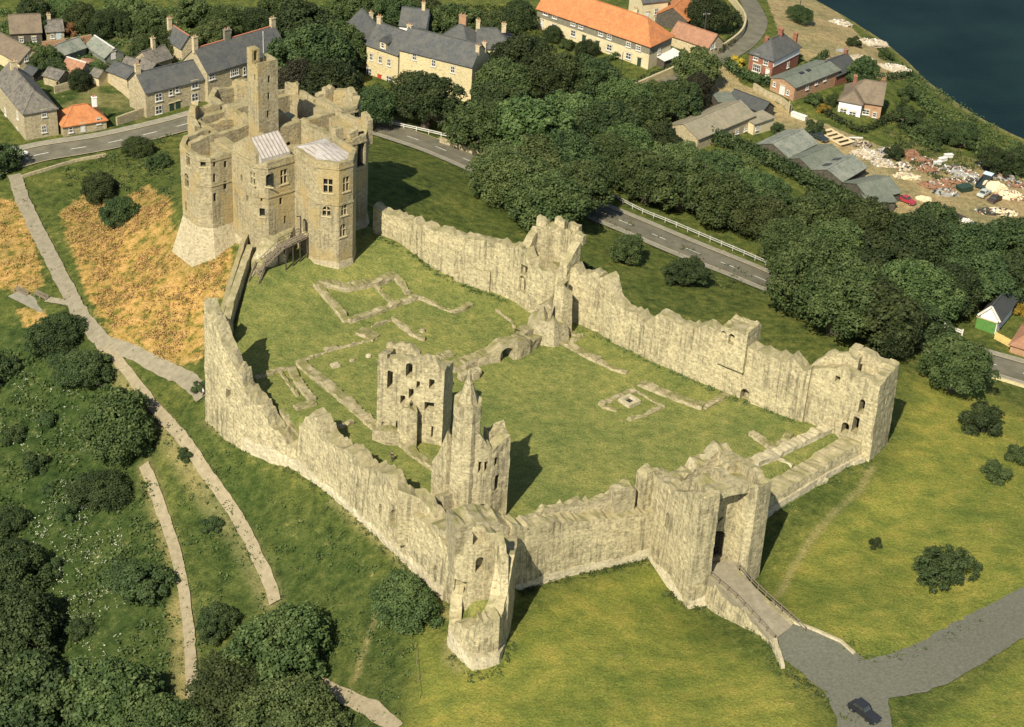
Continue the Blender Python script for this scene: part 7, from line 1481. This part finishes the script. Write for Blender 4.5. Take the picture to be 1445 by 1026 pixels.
sk = MB(); sk.prism([(-1.3,-.9),(1.3,-.9),(1.3,.9),(-1.3,.9)], 0, 1.2, [(-1.7,-1.0),(1.7,-1.0),(1.7,1.0),(-1.7,1.0)]); o = sk.build('skip', M_DGRN, loc=G(1360, 269)); o.rotation_euler[2] = .5; tag(o, 'dark green skip at the yard track edge', 'skip')
mb = MB(); mb.bar((-1.8, 0, .3), (1.8, .3, 1.6), .28); mb.bar((-1.5, .6, .2), (1.9, .5, .5), .2); o = mb.build('white_beam', M_WHITE, loc=G(1206, 200)); o.rotation_euler[2] = -.9; tag(o, 'white beam leaning beside the timber frames', 'beam')
bt = empty('boat', G(1186, 72), 'upturned grey rowing boat on the sandy shore', 'boat', rz=.5); mb = MB(); prf = [(-2, .05, .1), (-1.2, .6, .45), (0, .8, .6), (1.2, .6, .5), (2.1, .03, .2)]; vs = []
for x, hw, hz in prf: vs += [(x, -hw, 0), (x, -hw*.7, hz*.75), (x, 0, hz), (x, hw*.7, hz*.75), (x, hw, 0)]
mb.add(vs, [(i*5+j, (i+1)*5+j, (i+1)*5+j+1, i*5+j+1) for i in range(4) for j in range(4)]); mb.build('hull', M_GREY, bt); mb = MB(); mb.bar((-1.9, 0, .2), (2.0, 0, .62), .08); mb.build('keel', M_DWOOD, bt)
# ------------------------------------------------------------------ benches, people
sb = MB(); sb.box((0, 0, .04), (8.6, 2.6, .16)); o = sb.build('bench_slab', M_PAVE, loc=G(44, 427)+[0, 0, .12]); hb_ = heading(14,412,76,432); o.rotation_euler[2] = hb_; o['kind'] = 'structure'; o.name = 'path_slab'
def bench(label, px, py):
    p = G(px, py)+[0, 0, .2]; o = empty('park_bench', p, label, 'bench', rz=hb_)
    for k in range(4): mb = MB(); mb.box((0, -.25+k*.15, .45), (3.2, .12, .05)); mb.build('seat_slat', M_WOOD, o)
    for k in range(3): mb = MB(); mb.box((0, .33+k*.04, .6+k*.16), (3.2, .05, .12)); mb.build('back_slat', M_WOOD, o)
    for x in (-1.4, 0, 1.4): mb = MB(); mb.box((x, 0, .22), (.12, .6, .44)); mb.box((x, .36, .6), (.12, .08, .8)); mb.build('leg', M_PAVE, o)
bench('timber park bench on the slab, farther from the path', 30, 416); bench('timber park bench on the slab, nearer the path junction', 58, 422)
SKIN = plain('skin', (.45, .27, .18), (.38, .22, .15), 3, .6, 0)
def person(label, px, py, rz, top, legs, hair=(.06, .04, .025), h_=1.72, stride=.18):
    p = G(px, py); o = empty('person', p, label, 'person', rz=rz)
    def skinned(nm, V, E, Rr, mat, sub=1):
        me = bpy.data.meshes.new(nm); me.from_pydata(V, E, []); x = bpy.data.objects.new(nm, me); COL.objects.link(x); m = x.modifiers.new('s', 'SKIN'); x.modifiers.new('d', 'SUBSURF').levels = sub
        for i, r_ in enumerate(Rr): me.skin_vertices[0].data[i].radius = (r_, r_)
        me.skin_vertices[0].data[0].use_root = True; bpy.context.view_layer.update(); nm_ = bpy.data.meshes.new_from_object(x.evaluated_get(bpy.context.evaluated_depsgraph_get())); x.modifiers.clear(); x.data = nm_; nm_.materials.clear(); nm_.materials.append(mat); x.parent = o; nm_.polygons.foreach_set('use_smooth', [True]*len(nm_.polygons)); return x
    k = h_/1.72; s = stride
    V = [(0,0,.92),(0,0,1.15),(.02,0,1.38),(.02,0,1.47),(.03,0,1.58),(.04,0,1.66)]; E = [(0,1),(1,2),(2,3),(3,4),(4,5)]; Rr = [.13,.125,.14,.055,.085,.07]
    V += [(0,.18,1.38),(s*.5,.22,1.12),(s,.2,.9),(s*1.15,.2,.82),(0,-.18,1.38),(-s*.4,-.22,1.12),(-s*.5,-.2,.9),(-s*.4,-.2,.82)]; E += [(2,6),(6,7),(7,8),(8,9),(2,10),(10,11),(11,12),(12,13)]; Rr += [.06,.05,.038,.04,.06,.05,.038,.04]
    V += [(0,.09,.86),(s,.1,.48),(s*.9,.1,.08),(s*1.6,.1,.04),(0,-.09,.86),(-s*.5,-.1,.48),(-s*1.4,-.1,.1),(-s*.9,-.1,.04)]; E += [(0,14),(14,15),(15,16),(16,17),(0,18),(18,19),(19,20),(20,21)]; Rr += [.085,.06,.045,.04,.085,.06,.045,.04]
    skinned('body', [tuple(c*k for c in v) for v in V], E, Rr, SKIN)
    skinned('top', [tuple(c*k for c in v) for v in [(0,0,.9),(0,0,1.15),(.02,0,1.40),(0,.18,1.39),(s*.5,.225,1.12),(s*.9,.205,.95),(0,-.18,1.39),(-s*.4,-.225,1.12),(-s*.5,-.205,.95)]], [(0,1),(1,2),(2,3),(3,4),(4,5),(2,6),(6,7),(7,8)], [.15,.145,.155,.075,.065,.055,.075,.065,.055], top)
    skinned('trousers', [tuple(c*k for c in v) for v in [(0,0,.92),(0,.09,.84),(s,.1,.48),(s*.9,.1,.1),(0,-.09,.84),(-s*.5,-.1,.48),(-s*1.35,-.1,.12)]], [(0,1),(1,2),(2,3),(0,4),(4,5),(5,6)], [.145,.1,.078,.07,.1,.078,.07], legs)
    bm = bmesh.new(); bmesh.ops.create_uvsphere(bm, u_segments=12, v_segments=8, radius=.115*k)
    for v in bm.verts: v.co = Vector((v.co.x*1.0+.02, v.co.y*.95, v.co.z+1.66*k if v.co.z > -.02 else -.02+1.66*k))
    me = bpy.data.meshes.new('hair'); bm.to_mesh(me); bm.free(); me.materials.append(plain('hair_%d' % int(hair[0]*1000), hair, hair, 3, .8, 0)); x = bpy.data.objects.new('hair', me); COL.objects.link(x); x.parent = o
    return o
c_ = lambda n, c: plain(n, c, tuple(q*.8 for q in c), 4, .9, .1)
person('visitor in dark clothes walking on the grass behind the front curtain wall', 553, 651, 1.2, c_('navy_cloth', (.04,.045,.06)), c_('charcoal_cloth', (.05,.045,.045)))
person('person in pale top at the path end by the wall foot', 287, 560, .6, c_('pale_cloth', (.62,.60,.56)), c_('brown_cloth', (.10,.07,.05)))
person('person in dark green coat standing beside the pale-topped walker', 281, 553, 2.2, c_('green_coat', (.03,.05,.035)), c_('grey_cloth', (.12,.12,.11)), stride=.06)
